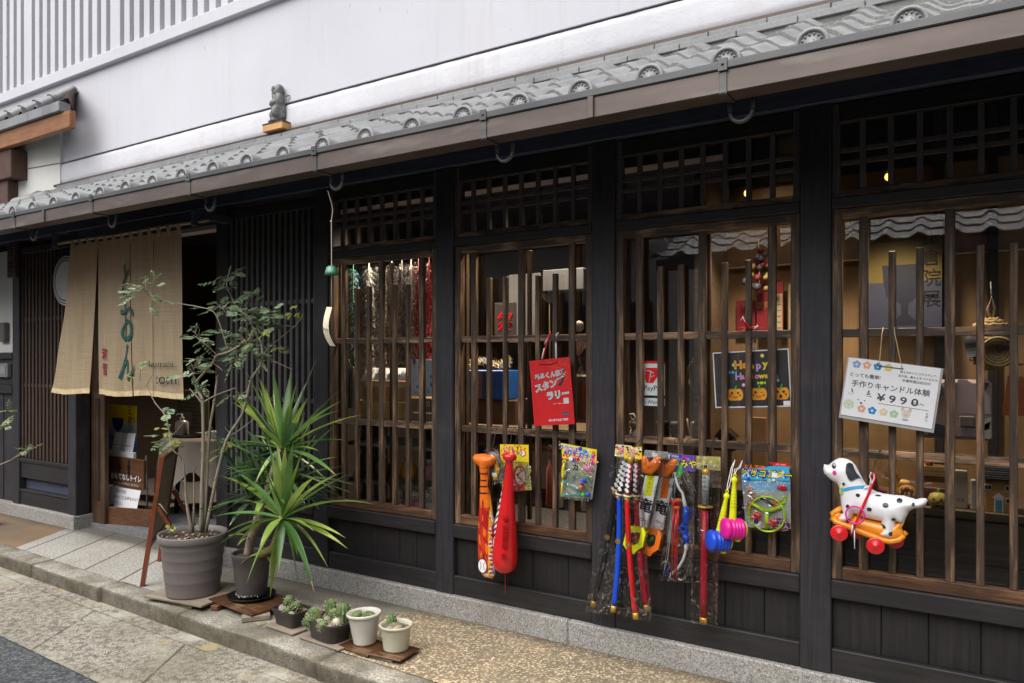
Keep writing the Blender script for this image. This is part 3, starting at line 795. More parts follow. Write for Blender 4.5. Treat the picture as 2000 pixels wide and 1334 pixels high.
for q in range(6): b.tube([(-2.95,-4.2-.45*q,2.67+.225*q), (-2.95,-4.24-.45*q,2.69+.225*q)], .125, TILEO, 12)
b.build('verge_roll', orf)
b = MB(); b.box(-2.9, 9, -4.12, -4.06, 2.38, 2.50, EAVEW); b.add([(-2.9,-4.1,2.44), (9,-4.1,2.44), (9,-4.75,2.7), (-2.9,-4.75,2.7)], [(0,1,2,3)], EAVEW); b.build('eave_board', oh)
o2 = thing('opposite_house', (-7, -5, 0), 'taller plain white house across the lane, mirrored in the left shop windows', 'house')
b = MB(); b.box(-16, -3.4, -9, -5.3, -.1, 3.0, PLASTO); b.build('wall', o2)
b = MB(); b.box(-16, -3.4, -5.3, -5.26, -.1, 2.15, DARKX)
for k in range(4): b.box(-14.6+2.9*k, -13.2+2.9*k, -5.3, -5.27, 1.15, 2.2, PANEL)
b.build('window', o2)
b = MB(); tiles(b, [-16+.275*k for k in range(46)], 8, -4.7, 3.0, .25, .5, .275, TILEO, -1, 6, 6); b.build('roof', o2)
# plant skeletons, in metres
STEMS=[
  (0.012,[(-3.912, -0.59, 0.408), (-3.903, -0.593, 0.654), (-3.885, -0.595, 0.9), (-3.886, -0.598, 1.173), (-3.901, -0.601, 1.225), (-3.931, -0.604, 1.267), (-3.932, -0.606, 1.307), (-3.86, -0.609, 1.362), (-3.771, -0.612, 1.423), (-3.729, -0.615, 1.465), (-3.638, -0.617, 1.479), (-3.522, -0.62, 1.519)]),
  (0.006,[(-3.883, -0.6, 1.174), (-3.922, -0.61, 1.218), (-3.982, -0.62, 1.266)]),
  (0.006,[(-3.878, -0.6, 1.186), (-3.872, -0.583, 1.197), (-3.795, -0.567, 1.232), (-3.653, -0.55, 1.274)]),
  (0.011,[(-3.911, -0.57, 0.405), (-3.874, -0.565, 0.961), (-3.828, -0.56, 1.195), (-3.811, -0.555, 1.316), (-3.808, -0.55, 1.35)]),
  (0.01,[(-3.896, -0.57, 0.406), (-3.824, -0.559, 0.702), (-3.729, -0.549, 0.968), (-3.605, -0.538, 1.12), (-3.564, -0.527, 1.263), (-3.546, -0.516, 1.337), (-3.502, -0.506, 1.385), (-3.488, -0.495, 1.441), (-3.502, -0.484, 1.527), (-3.564, -0.474, 1.594), (-3.65, -0.463, 1.693), (-3.753, -0.452, 1.745), (-3.843, -0.441, 1.843), (-3.887, -0.431, 1.905), (-3.862, -0.42, 2.014)]),
  (0.004,[(-3.482, -0.5, 1.441), (-3.469, -0.475, 1.497), (-3.376, -0.45, 1.568), (-3.281, -0.425, 1.637), (-3.246, -0.4, 1.701)]),
  (0.003,[(-3.491, -0.5, 1.429), (-3.419, -0.483, 1.435), (-3.31, -0.467, 1.398), (-3.278, -0.45, 1.383)]),
  (0.004,[(-3.686, -0.55, 0.998), (-3.548, -0.575, 1.052), (-3.407, -0.6, 1.118)]),
  (0.009,[(-3.957, -0.62, 0.403), (-3.992, -0.633, 0.591), (-3.983, -0.647, 0.719), (-3.983, -0.66, 0.845)]),
  (0.005,[(-3.978, -0.65, 0.747), (-4.009, -0.662, 0.859), (-4.06, -0.675, 0.899), (-4.067, -0.688, 0.98), (-4.098, -0.7, 1.104), (-4.177, -0.713, 1.176), (-4.256, -0.725, 1.279), (-4.3, -0.738, 1.316), (-4.404, -0.75, 1.337)]),
  (0.007,[(-3.976, -0.6, 0.402), (-3.966, -0.6, 0.618), (-3.971, -0.6, 0.778)]),
  (0.004,[(-3.971, -0.6, 0.765), (-3.932, -0.6, 0.811), (-3.864, -0.6, 0.847), (-3.839, -0.6, 0.864)]),
  (0.004,[(-3.749, -0.6, 1.465), (-3.792, -0.617, 1.507), (-3.855, -0.633, 1.552), (-3.899, -0.65, 1.583)]),
  (0.004,[(-3.674, -0.58, 1.48), (-3.682, -0.611, 1.592), (-3.714, -0.643, 1.71), (-3.797, -0.674, 1.743), (-3.949, -0.706, 1.768), (-4.076, -0.737, 1.792), (-4.149, -0.769, 1.817), (-4.186, -0.8, 1.871)]),
  (0.003,[(-3.698, -0.6, 1.376), (-3.773, -0.617, 1.423), (-3.894, -0.633, 1.441), (-3.978, -0.65, 1.447)]),
  (0.003,[(-3.667, -0.45, 1.694), (-3.695, -0.45, 1.737), (-3.653, -0.45, 1.797), (-3.611, -0.45, 1.834)]),
  (0.004,[(-4.078, -0.68, 0.978), (-4.003, -0.69, 1.017), (-3.914, -0.7, 1.073)]),
  (0.003,[(-4.264, -0.72, 1.279), (-4.211, -0.73, 1.317), (-4.164, -0.74, 1.349)]),
  (0.002,[(-4.296, -0.74, 1.316), (-4.269, -0.75, 1.385), (-4.236, -0.76, 1.432)]),
  (0.003,[(-3.942, -0.6, 1.306), (-3.95, -0.615, 1.349), (-3.967, -0.63, 1.386)]),
  (0.003,[(-3.599, -0.5, 1.261), (-3.635, -0.525, 1.238), (-3.672, -0.55, 1.223)]),
]
SPRAYS=[
  (0,(-4.167,-0.78,1.842),[(-4.039, -0.801, 1.801), (-4.047, -0.8, 1.816), (-4.178, -0.727, 1.953), (-4.208, -0.825, 1.853), (-3.995, -0.837, 1.801), (-4.151, -0.719, 1.944), (-4.03, -0.818, 1.738), (-4.305, -0.709, 1.947), (-4.005, -0.759, 1.78), (-4.266, -0.844, 1.845), (-4.161, -0.693, 1.805), (-4.326, -0.82, 1.878), (-4.517, -0.704, 1.915), (-4.373, -0.797, 1.856), (-4.231, -0.848, 1.802), (-3.968, -0.871, 1.882), (-4.133, -0.824, 1.854), (-4.297, -0.811, 1.83), (-4.057, -0.797, 1.728), (-4.169, -0.825, 1.877), (-4.112, -0.816, 1.904), (-3.891, -0.86, 1.869)]),
  (0,(-3.889,-0.44,1.948),[(-3.954, -0.387, 1.937), (-3.833, -0.474, 1.879), (-3.836, -0.531, 1.928), (-3.892, -0.349, 1.999), (-3.621, -0.536, 1.94), (-3.869, -0.385, 1.962), (-3.816, -0.416, 1.964), (-3.848, -0.502, 1.87), (-3.782, -0.464, 1.9), (-3.84, -0.538, 1.868), (-3.947, -0.383, 1.942), (-3.807, -0.521, 1.89), (-3.965, -0.498, 1.91), (-3.761, -0.506, 1.928)]),
  (0,(-3.798,-0.55,1.751),[(-3.581, -0.642, 1.699), (-3.933, -0.45, 1.717), (-3.944, -0.495, 1.763), (-3.667, -0.554, 1.749), (-3.754, -0.643, 1.728), (-3.903, -0.472, 1.718), (-3.851, -0.644, 1.747), (-3.714, -0.608, 1.714), (-3.637, -0.622, 1.761), (-3.775, -0.537, 1.757), (-4.079, -0.47, 1.729), (-3.823, -0.501, 1.802), (-3.606, -0.608, 1.718), (-3.761, -0.465, 1.788), (-3.946, -0.49, 1.79), (-3.743, -0.544, 1.793)]),
  (0,(-3.527,-0.46,1.68),[(-3.521, -0.506, 1.731), (-3.281, -0.545, 1.687), (-3.415, -0.426, 1.695), (-3.409, -0.534, 1.682), (-3.496, -0.548, 1.735), (-3.588, -0.446, 1.705), (-3.337, -0.516, 1.699), (-3.4, -0.557, 1.674), (-3.489, -0.398, 1.637), (-3.438, -0.45, 1.722), (-3.523, -0.426, 1.617), (-3.521, -0.405, 1.709), (-3.518, -0.555, 1.684), (-3.549, -0.462, 1.688), (-3.554, -0.532, 1.719), (-3.522, -0.455, 1.723), (-3.598, -0.394, 1.692), (-3.543, -0.484, 1.685), (-3.515, -0.513, 1.619), (-3.322, -0.541, 1.681), (-3.662, -0.383, 1.705), (-3.724, -0.388, 1.667), (-3.489, -0.384, 1.656), (-3.633, -0.393, 1.655), (-3.415, -0.527, 1.717), (-3.376, -0.53, 1.615)]),
  (0,(-3.599,-0.5,1.522),[(-3.695, -0.492, 1.461), (-3.525, -0.599, 1.611), (-3.719, -0.503, 1.539), (-3.681, -0.585, 1.513), (-3.499, -0.529, 1.561), (-3.436, -0.475, 1.529), (-3.697, -0.537, 1.576), (-3.927, -0.418, 1.505), (-3.586, -0.443, 1.565), (-3.673, -0.572, 1.493), (-3.773, -0.468, 1.454), (-3.439, -0.571, 1.502), (-3.609, -0.42, 1.439), (-3.685, -0.53, 1.551), (-3.429, -0.519, 1.477), (-3.544, -0.469, 1.433), (-3.518, -0.595, 1.466), (-3.651, -0.434, 1.528), (-3.64, -0.409, 1.611), (-3.676, -0.501, 1.543), (-3.506, -0.448, 1.551), (-3.473, -0.47, 1.455), (-3.634, -0.476, 1.607), (-3.777, -0.414, 1.434), (-3.822, -0.421, 1.564), (-3.6, -0.554, 1.442), (-3.819, -0.401, 1.569), (-3.751, -0.52, 1.465), (-3.62, -0.518, 1.432), (-3.598, -0.492, 1.511), (-3.708, -0.527, 1.579), (-3.669, -0.569, 1.591), (-3.662, -0.402, 1.528), (-3.726, -0.538, 1.582)]),
  (0,(-3.879,-0.63,1.568),[(-3.802, -0.686, 1.544), (-3.827, -0.574, 1.612), (-3.817, -0.67, 1.538), (-3.873, -0.572, 1.508), (-4.155, -0.538, 1.592), (-3.868, -0.698, 1.572), (-3.775, -0.667, 1.561), (-3.962, -0.531, 1.561), (-3.864, -0.59, 1.593), (-4.096, -0.539, 1.626), (-3.928, -0.618, 1.636), (-3.918, -0.62, 1.628), (-3.906, -0.561, 1.527), (-3.678, -0.696, 1.543), (-3.854, -0.652, 1.5), (-3.739, -0.664, 1.61)]),
  (0,(-3.928,-0.63,1.386),[(-3.86, -0.724, 1.366), (-3.94, -0.538, 1.376), (-4.001, -0.56, 1.359), (-3.93, -0.619, 1.315), (-3.854, -0.693, 1.44), (-3.872, -0.589, 1.388), (-3.783, -0.654, 1.416), (-3.894, -0.613, 1.449), (-4.079, -0.548, 1.402), (-4.087, -0.551, 1.42), (-3.87, -0.604, 1.372), (-3.934, -0.598, 1.417)]),
  (0,(-3.63,-0.45,1.823),[(-3.637, -0.425, 1.836), (-3.711, -0.372, 1.848), (-3.631, -0.418, 1.845), (-3.673, -0.445, 1.841)]),
  (1,(-4.104,-0.68,0.986),[(-4.071, -0.764, 0.943), (-4.259, -0.671, 0.976), (-4.011, -0.74, 0.945), (-4.221, -0.598, 0.991), (-4.147, -0.584, 0.937), (-4.095, -0.78, 0.999), (-4.251, -0.656, 1.02), (-3.962, -0.773, 1.011), (-3.992, -0.708, 0.959), (-4.203, -0.617, 1.04), (-4.205, -0.659, 0.954), (-4.277, -0.585, 0.961)]),
  (0,(-4.145,-0.68,1.12),[(-4.036, -0.72, 1.146), (-4.192, -0.639, 1.14), (-3.971, -0.776, 1.115), (-4.006, -0.725, 1.14)]),
  (2,(-3.275,-0.4,1.705),[(-3.335, -0.374, 1.697), (-3.319, -0.376, 1.688), (-3.192, -0.494, 1.698), (-3.373, -0.317, 1.7)]),
  (1,(-3.36,-0.46,1.506),[(-3.263, -0.543, 1.51), (-3.236, -0.542, 1.489), (-3.374, -0.426, 1.509), (-3.326, -0.537, 1.504)]),
  (2,(-4.36,-0.75,1.334),[(-4.576, -0.652, 1.326), (-4.474, -0.681, 1.323), (-4.263, -0.791, 1.338), (-4.533, -0.669, 1.343)]),
  (1,(-4.236,-0.76,1.422),[(-4.118, -0.824, 1.428), (-4.252, -0.707, 1.418), (-4.074, -0.853, 1.414)]),
  (0,(-3.649,-0.55,1.432),[(-3.813, -0.453, 1.391), (-3.85, -0.452, 1.384), (-3.755, -0.459, 1.399), (-3.83, -0.454, 1.503), (-3.675, -0.509, 1.443), (-3.485, -0.629, 1.484), (-3.604, -0.554, 1.406), (-3.711, -0.578, 1.447), (-3.653, -0.498, 1.489), (-3.56, -0.606, 1.42), (-3.628, -0.611, 1.449), (-3.674, -0.577, 1.381)]),
  (2,(-3.531,-0.5,1.595),[(-3.372, -0.562, 1.602), (-3.399, -0.557, 1.594), (-3.605, -0.435, 1.592), (-3.446, -0.501, 1.607), (-3.593, -0.456, 1.59), (-3.458, -0.525, 1.574), (-3.563, -0.511, 1.573), (-3.562, -0.443, 1.595)]),
  (0,(-3.672,-0.55,1.223),[(-3.659, -0.627, 1.209), (-3.839, -0.471, 1.223), (-3.597, -0.545, 1.229)]),
  (0,(-3.835,-0.62,1.266),[(-3.901, -0.6, 1.276), (-3.715, -0.715, 1.304), (-3.711, -0.692, 1.298), (-3.765, -0.663, 1.262)]),
  (1,(-3.742,-0.55,0.934),[(-3.79, -0.523, 0.892), (-3.8, -0.515, 0.906), (-3.824, -0.463, 0.932), (-3.764, -0.542, 0.906), (-3.862, -0.477, 0.885)]),
]
YU=((-3.341,-0.47,0.926),[
  (-3.532,-0.579,1.389),
  (-3.533,-0.48,1.341),
  (-3.26,-0.607,1.391),
  (-3.425,-0.332,1.376),
  (-3.256,-0.436,1.329),
  (-3.347,-0.294,1.298),
  (-3.6,-0.598,1.277),
  (-3.901,-0.394,1.22),
  (-2.905,-0.435,1.219),
  (-2.722,-0.631,1.185),
  (-2.826,-0.355,1.141),
  (-2.978,-0.335,0.99),
  (-3.777,-0.621,0.949),
  (-4.27,-0.311,0.808),
  (-3.64,-0.367,0.768),
  (-3.735,-0.432,0.742),
  (-3.067,-0.454,0.938),
  (-2.83,-0.555,0.835),
  (-3.378,-0.629,0.755),
  (-3.345,-0.479,1.188),
])
YL=((-3.21,-0.58,0.569),[
  (-3.335,-0.513,0.971),
  (-2.967,-0.723,1.014),
  (-3.124,-0.639,0.977),
  (-3.149,-0.7,0.926),
  (-3.607,-0.569,0.787),
  (-3.866,-0.483,0.732),
  (-3.68,-0.506,0.611),
  (-3.662,-0.698,0.549),
  (-3.5,-0.657,0.402),
  (-3.145,-0.789,0.469),
  (-3.049,-0.621,0.398),
  (-2.987,-0.517,0.531),
  (-2.782,-0.52,0.45),
  (-2.364,-0.767,0.767),
  (-2.683,-0.651,0.878),
  (-2.757,-0.764,0.865),
  (-2.887,-0.654,0.238),
  (-3.412,-0.498,0.077),
  (-3.364,-0.699,0.217),
  (-3.156,-0.519,0.185),
  (-2.83,-0.484,0.492),
  (-2.916,-0.528,0.33),
  (-3.078,-0.725,0.326),
])
YB=((-3.384,-0.42,0.734),[
  (-2.973,-0.27,0.729),
  (-3.002,-0.269,0.682),
  (-3.048,-0.25,0.634),
  (-3.836,-0.487,0.741),
  (-3.9,-0.489,0.687),
  (-4.09,-0.42,0.605),
  (-3.862,-0.366,0.793),
  (-3.8,-0.388,0.498),
  (-2.911,-0.468,0.916),
  (-3.718,-0.336,0.801),
  (-3.192,-0.33,0.576),
  (-3.78,-0.339,0.513),
])
TR1= [(-3.597, -0.476, 0.269), (-3.462, -0.502, 0.329), (-3.349, -0.528, 0.38), (-3.272, -0.554, 0.481), (-3.212, -0.58, 0.584)]
TR2= [(-3.634, -0.476, 0.285), (-3.608, -0.474, 0.393), (-3.542, -0.473, 0.521), (-3.433, -0.471, 0.769), (-3.349, -0.47, 0.928)]
# ------------------------------------------------------------------ pots, plants and boards along the kerb
def board(x, y, z, sx, sy, sz, rz, m, label):
    b = MB(); b.bbox(-sx/2, sx/2, -sy/2, sy/2, 0, sz, m, .003)
    o = b.build('wooden_board'); o.location = (x, y, z); o.rotation_euler = (0, 0, rz)
    return tag(o, label, 'board', 'boards under the plant pots')
kerb_rot = math.radians(-2)
board(-3.99, -.55, .024, .46, .40, .014, math.radians(8), PLYW, 'grey weathered plywood sheet directly under the big taupe pot')
board(-3.98, -.70, .0025, .30, .05, .022, math.radians(4), PLYW, 'short grey batten propping the plywood under the big taupe pot')
board(-3.56, -.50, .032, .44, .30, .013, math.radians(-6), WETP, 'wet reddish brown board under the yucca pot and its saucer')
board(-3.70, -.62, .0025, .05, .09, .028, math.radians(10), BOXW, 'small brown wood block beneath the left end of the wet board')
board(-3.37, -.63, .0025, .06, .15, .028, math.radians(-38), PLYW, 'grey batten poking out crosswise below the wet board')
board(-3.12, -.635, .0025, .23, .10, .012, math.radians(-3), PLYW, 'thin grey board under the smaller cactus trough')
board(-2.80, -.64, .0025, .30, .13, .012, math.radians(-3), PLYW, 'grey board under the rounded cactus trough')
board(-2.585, -.60, .0025, .22, .17, .013, math.radians(-4), WETP, 'damp dark board under the taller white pot')
board(-2.395, -.60, .016, .19, .17, .010, math.radians(6), WETP, 'light brown board under the squat greenish white pot')
board(-2.415, -.66, .0025, .14, .035, .0125, math.radians(2), PLYW, 'little grey stick under the board of the squat white pot')

# the big pot with the shrub
sh = thing('potted_shrub', (-3.99, -.59, .038), 'tall thin-stemmed shrub with small pinnate leaves in a big ridged taupe pot', 'potted plant')
b = MB(); H = .365
prof = [(.0,.004), (.135,.004), (.148,0), (.150,.012), (.1575,.085), (.160,.090), (.1615,.10), (.1632,.15), (.1662,.156), (.168,.168), (.1695,.215), (.173,.221), (.1748,.233), (.1765,.275), (.180,.281), (.182,.293), (.184,.318), (.192,.322), (.1955,.33), (.1975,.358), (.194,.365), (.186,.363), (.184,.33), (.178,.30)]
b.lathe(prof, (-3.99,-.59,.038), POTG, 44, wob=lambda w, z: .006*sin(3*w+40*z)+.004*sin(7*w))
b.build('pot', sh)
b = MB(); b.lathe([(.178,.335), (.12,.345), (.05,.34), (0,.345)], (-3.99,-.59,.038), SOIL, 24, wob=lambda w, z: .03*sin(5*w+z*90))
r = random.Random(2)
for i in range(26): b.ell((-3.99+r.uniform(-.13,.13), -.59+r.uniform(-.13,.13), .385), (r.uniform(.006,.014), r.uniform(.006,.012), .006), PEB if i % 3 else DRY, 7, 5)
b.build('soil', sh)
for i, (rad, pts) in enumerate(STEMS):
    # smooth the skeleton a little and taper it
    q = [Vector(p) for p in pts]; fine = []
    for k in range(len(q)-1):
        p0, p1, p2, p3 = q[max(k-1,0)], q[k], q[k+1], q[min(k+2,len(q)-1)]
        for t in (0, .33, .66): fine.append(.5*((2*p1)+(p2-p0)*t+(2*p0-5*p1+4*p2-p3)*t*t+(3*p1-p0-3*p2+p3)*t**3))
    fine.append(q[-1]); n = len(fine)
    b = MB(); b.tube(fine, [rad*(1-.55*k/(n-1))*r.uniform(.9,1.12) for k in range(n)], BARK, 7 if rad > .005 else 5)
    for k in range(2, n-1, 4):
        if rad > .005: b.ell(tuple(fine[k]+Vector((r.uniform(-1,1)*rad*.6, -rad*.4, 0))), rad*.75, BARK, 6, 4)
    b.build('stem', sh)
def leaflet(mb, base, d, up, L, W, m):
    s = d.cross(up)
    if s.length < .02: s = d.cross(Vector((1,0,.3)))
    s.normalize(); nrm = s.cross(d).normalized()
    prof = ((0,0), (.18,.62), (.45,1), (.72,.8), (1,0))
    c = [base + d*(L*t) - Vector((0,0,1))*(L*.14*t*t) for t, _ in prof]
    vs = [tuple(c[0])]; fs = []
    for (t, w), p in list(zip(prof, c))[1:-1]:
        vs += [tuple(p - s*(W*w) + nrm*(W*.22*w)), tuple(p), tuple(p + s*(W*w) + nrm*(W*.22*w))]
    vs.append(tuple(c[-1])); e = len(vs)-1
    fs += [(0,2,1), (0,3,2)]
    for k in range(2):
        a = 1+3*k; fs += [(a,a+1,a+4,a+3), (a+1,a+2,a+5,a+4)]
    a = 1+6; fs += [(a,a+1,e), (a+1,a+2,e)]
    mb.add(vs, fs, m, True)
def pinnate(mb, p, d, n, L, m1, r, stem):
    d = d.normalized(); side = d.cross(Vector((0,0,1)))
    side = side.normalized() if side.length > .05 else Vector((1,0,0))
    tilt = Vector((r.uniform(-.5,.5), r.uniform(-.8,.1), 1)).normalized()
    side = (d.cross(tilt)).normalized()
    pts = [p + d*(L*t) - Vector((0,0,1))*(L*.18*t*t) for t in (0,.25,.5,.75,1)]
    mb.tube(pts, .0011, stem, 4)
    for k in range(n):
        t = .18 + .8*k/(n-1 if n > 1 else 1); b0 = p + d*(L*t) - Vector((0,0,1))*(L*.18*t*t)
        sz = L*.27*(.75+.5*sin(PI*min(1, t)))*r.uniform(.85,1.15)
        for sg in (-1, 1):
            ld = (d*.55 + side*sg + Vector((0,0,r.uniform(-.25,.2)))).normalized()
            leaflet(mb, b0, ld, tilt, sz, sz*.34, m1)
    leaflet(mb, p+d*L-Vector((0,0,1))*(L*.18), d, tilt, L*.3, L*.085, m1)
STM = P((.22,.24,.12), .7)
for i, (tone, c, pts) in enumerate(SPRAYS):
    b = MB(); c = Vector(c)
    pts = list(pts) + ([] if r.random() < .45 else [tuple(Vector(p)+Vector((r.uniform(-.06,.06), r.uniform(-.08,.05), r.uniform(-.05,.05)))) for p in pts[::2]])
    for p in pts:
        p = Vector(p); d = (p-c)
        d = Vector((d.x + r.uniform(-.03,.03), d.y + r.uniform(-.05,.03), d.z*.5 + r.uniform(-.03,.035)))
        if d.length < .01: d = Vector((1,0,.2))
        L = r.uniform(.055,.095); d.normalize()
        m = LEAFY if tone == 2 or (tone == 1 and r.random() < .6) else (LEAFM if r.random() < .45 else LEAFD)
        a = p - d*L*.55
        if tone == 2:
            for q in range(2): leaflet(b, p, (d+Vector((r.uniform(-.6,.6),0,r.uniform(-.6,.3)))).normalized(), Vector((0,-1,.6)), .045, .013, m)
        else: pinnate(b, a, d, r.choice((4,5,5,6)), L, m, r, STM)
        if (a-c).length > .02 and r.random() < .6: b.tube([tuple(c), tuple((a+c)/2+Vector((0,0,.01))), tuple(a)], .0013, BARK, 4)
    b.build('leaves', sh)
b = MB()
for k in range(9): leaflet(b, Vector((-4.10+r.uniform(-.03,.03), -.66+r.uniform(-.02,.02), .40+r.uniform(0,.03))), Vector((r.uniform(-1,1), r.uniform(-1,.3), r.uniform(.1,.8))).normalized(), Vector((0,-.4,1)), .035, .012, LEAFY)
b.build('weed', sh)

# the yucca
yu = thing('potted_yucca', (-3.60, -.476, .062), 'yucca with long sword-shaped green leaves in a dark grey pot', 'potted plant')
b = MB()
b.lathe([(0,.003), (.075,.003), (.083,0), (.085,.01), (.098,.12), (.1,.16), (.107,.215), (.11,.22), (.113,.245), (.109,.25), (.104,.245), (.1,.22)], (-3.60,-.476,.062), POTD, 34, wob=lambda w, z: .005*sin(4*w+50*z))
for k in range(22):
    a = r.uniform(PI*.95, PI*1.95); b.ell((-3.6+.0848*cos(a), -.476+.0848*sin(a), .062+r.uniform(.004,.016)), (.007,.002,r.uniform(.002,.008)), P((.34,.32,.28), .8), 6, 4)
b.build('pot', yu)
b = MB(); b.lathe([(.1,.225), (.05,.232), (0,.23)], (-3.60,-.476,.062), SOIL, 18); b.build('soil', yu)
def trunk(pts, r0, r1, m, ringed):
    b = MB(); q = [Vector(p) for p in pts]; fine = []
    for k in range(len(q)-1):
        for t in range(5): fine.append(q[k].lerp(q[k+1], t/5))
    fine.append(q[-1]); n = len(fine)
    b.tube(fine, [(r0+(r1-r0)*k/n)*(1.12 if ringed and k % 2 else 1) for k in range(n)], m, 10); b.build('trunk', yu)
trunk(TR1, .022, .018, TRUNKG, True); trunk(TR2, .026, .018, BARK, False)
def blade(c, tip, W, m, droop, yel):
    c, tip = Vector(c), Vector(tip); d = tip-c; L = d.length
    hv = Vector((d.x, d.y, 0)); 
    ctl = c + d*.5 + Vector((0,0,droop*L))
    side = d.cross(Vector((0,0,1)))
    if side.length < .15*L: side = Vector((1, r.uniform(-.6,.6), 0))
    side.normalize(); side = (side + Vector((r.uniform(-.2,.2), r.uniform(-.2,.2), r.uniform(-.15,.15)))).normalized()
    n = 11; vs = []; fs = []; mm = []
    for k in range(n):
        t = k/(n-1); p = c*(1-t)**2 + ctl*(2*t*(1-t)) + tip*t*t
        tg = ((ctl-c)*(1-t) + (tip-ctl)*t).normalized(); s = (side - tg*side.dot(tg)).normalized(); nr = s.cross(tg)
        w = W*(.42+.58*min(1, t/.35))*(1 if t < .4 else max(.02, (1-((t-.4)/.6)**1.7)))
        vs += [tuple(p - s*w + nr*w*.35), tuple(p - nr*w*.12), tuple(p + s*w + nr*w*.35)]
    for k in range(n-1):
        a = 3*k; fs += [(a,a+3,a+4,a+1), (a+1,a+4,a+5,a+2)]; q = DRY if (k >= n-2 and yel > .6) else (YUC2 if yel > .85 and k > 4 else m); mm += [q, q]
    b = MB(); b.add(vs, fs, mm, True); b.build('blade', yu)
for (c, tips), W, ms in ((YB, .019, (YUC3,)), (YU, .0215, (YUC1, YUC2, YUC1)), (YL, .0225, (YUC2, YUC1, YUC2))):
    for k, t in enumerate(tips):
        up = (t[2]-c[2])/max(.05, (Vector(t)-Vector(c)).length)
        blade(c, t, W*r.uniform(.85,1.15), ms[k % len(ms)], .04 if up > .75 else (.11 if up > -.3 else .24), r.random())
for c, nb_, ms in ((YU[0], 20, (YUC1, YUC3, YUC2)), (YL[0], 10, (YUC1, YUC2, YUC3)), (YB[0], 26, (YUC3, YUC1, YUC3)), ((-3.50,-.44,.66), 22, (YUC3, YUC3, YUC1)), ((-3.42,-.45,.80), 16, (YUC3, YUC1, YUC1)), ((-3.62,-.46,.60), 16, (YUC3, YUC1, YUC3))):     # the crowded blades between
    for k in range(nb_):
        a = r.uniform(0, 2*PI); el = r.uniform(-.25, 1.15); L = r.uniform(.30, .60)
        blade(c, (c[0]+L*cos(el)*cos(a), c[1]+L*.62*cos(el)*sin(a)+.02, c[2]+L*sin(el)-(.10 if el < .3 else 0)), .018*r.uniform(.8,1.15), ms[k % 3], .11 if el < .6 else .04, r.random())
for k in range(16):       # short inner blades that close the two rosettes
    c = YU[0] if k % 2 else YL[0]; a = r.uniform(0, 2*PI)
    blade(c, (c[0]+.12*cos(a), c[1]+.1*sin(a), c[2]+r.uniform(.18,.38)), .015, YUC2 if k % 3 else YUC1, .03, 0)
for k in range(7):
    a = r.uniform(0, 2*PI); c = TR2[1] if k % 2 else TR1[1]
    blade(c, (c[0]+.11*cos(a), c[1]+.1*sin(a)-.04, c[2]-r.uniform(-.02,.10)), .011, DRY if k % 2 else YUC2, .2, .9)
b = MB(); b.lathe([(0,.002), (.1,.002), (.118,.0), (.135,.018), (.138,.02), (.132,.02), (.115,.008), (0,.008)], (-3.60,-.476,.0465), BLACKP, 34)
tag(b.build('plant_saucer', None, (-3.60,-.476,.0465)), 'black plastic saucer under the yucca pot', 'saucer')

# cactus troughs and small white pots
def cactus(parent, c, rr, h, tilt, ribs, pale):
    b = MB(); b.T = Matrix.Translation(c) @ Matrix.Rotation(tilt[0], 4, 'X') @ Matrix.Rotation(tilt[1], 4, 'Y')
    prof = [(rr*.75, -h*.3), (rr*.9, 0), (rr, h*.35), (rr*.96, h*.65), (rr*.7, h*.9), (rr*.3, h*1.02), (.001, h)]
    seg = ribs*4
    b.lathe(prof, (0,0,0), CACT if not pale else CACTR, seg, wob=lambda w, z: .13*cos(w*ribs))
    for i in range(ribs):
        w = 2*PI*i/ribs
        for q, (pr, pz) in enumerate(((1.1,.1), (1.13,.35), (1.1,.62), (.8,.86))):
            x, y, z = rr*pr*cos(w), rr*pr*sin(w), h*pz
            for e in range(3):
                dx = Vector((cos(w)+r.uniform(-.5,.5), sin(w)+r.uniform(-.5,.5), r.uniform(-.3,.6)))*rr*.28
                b.tube([(x,y,z), (x+dx.x,y+dx.y,z+dx.z)], [.0015,.0004], CACTR, 3, cap=False)
    b.T = None; b.build('cactus', parent)
def stones(parent, cx, cy, z, w, d, n):
    for k in range(n):
        b = MB(); s = r.uniform(.012,.024); c = (cx+r.uniform(-w,w), cy+r.uniform(-d,d), z)
        b.T = Matrix.Translation(c) @ Matrix.Rotation(r.uniform(0,3), 4, 'Z') @ Matrix.Rotation(r.uniform(-.4,.4), 4, 'X')
        b.ell((0,0,0), (s*1.3, s*.85, s*.7), P((.36,.29,.2), .8, .25, 30) if k % 3 else P((.27,.25,.22), .8, .25, 30), 10, 7); b.T = None; b.build('stone', parent)
def trough(name, loc, sx, sy, h, rz, label, rim, round_):
    t = thing(name, loc, label, 'cactus trough', 'cactus troughs on the kerb', (0,0,rz))
    b = MB(); n = 40; vs = []; rows = ((.0,.80), (.010,.80), (h*.8,.95), (h*.82,1.0), (h,1.03), (h,.93), (h*.75,.9))
    for z, q in rows:
        for k in range(n):
            w = 2*PI*k/n; e = .55 if round_ else .28
            vs.append((sx/2*q*math.copysign(abs(cos(w))**e, cos(w)), sy/2*q*math.copysign(abs(sin(w))**e, sin(w)), z))
    fs = [(i*n+k, i*n+(k+1) % n, (i+1)*n+(k+1) % n, (i+1)*n+k) for i in range(len(rows)-1) for k in range(n)]
    b.add(vs, fs, rim, False); b.add(vs[:n], [tuple(range(n))], rim)
    b.build('trough', t, world=False)
    b = MB(); b.add([(p[0], p[1], h*.78) for p in vs[-n:]], [tuple(range(n))], SOILC); b.build('soil', t, world=False)
    return t
t1 = trough('cactus_trough', (-3.13,-.585,.0145), .20, .145, .085, math.radians(-6), 'small square-cornered dark trough with stones and curved cacti', POTB, False)
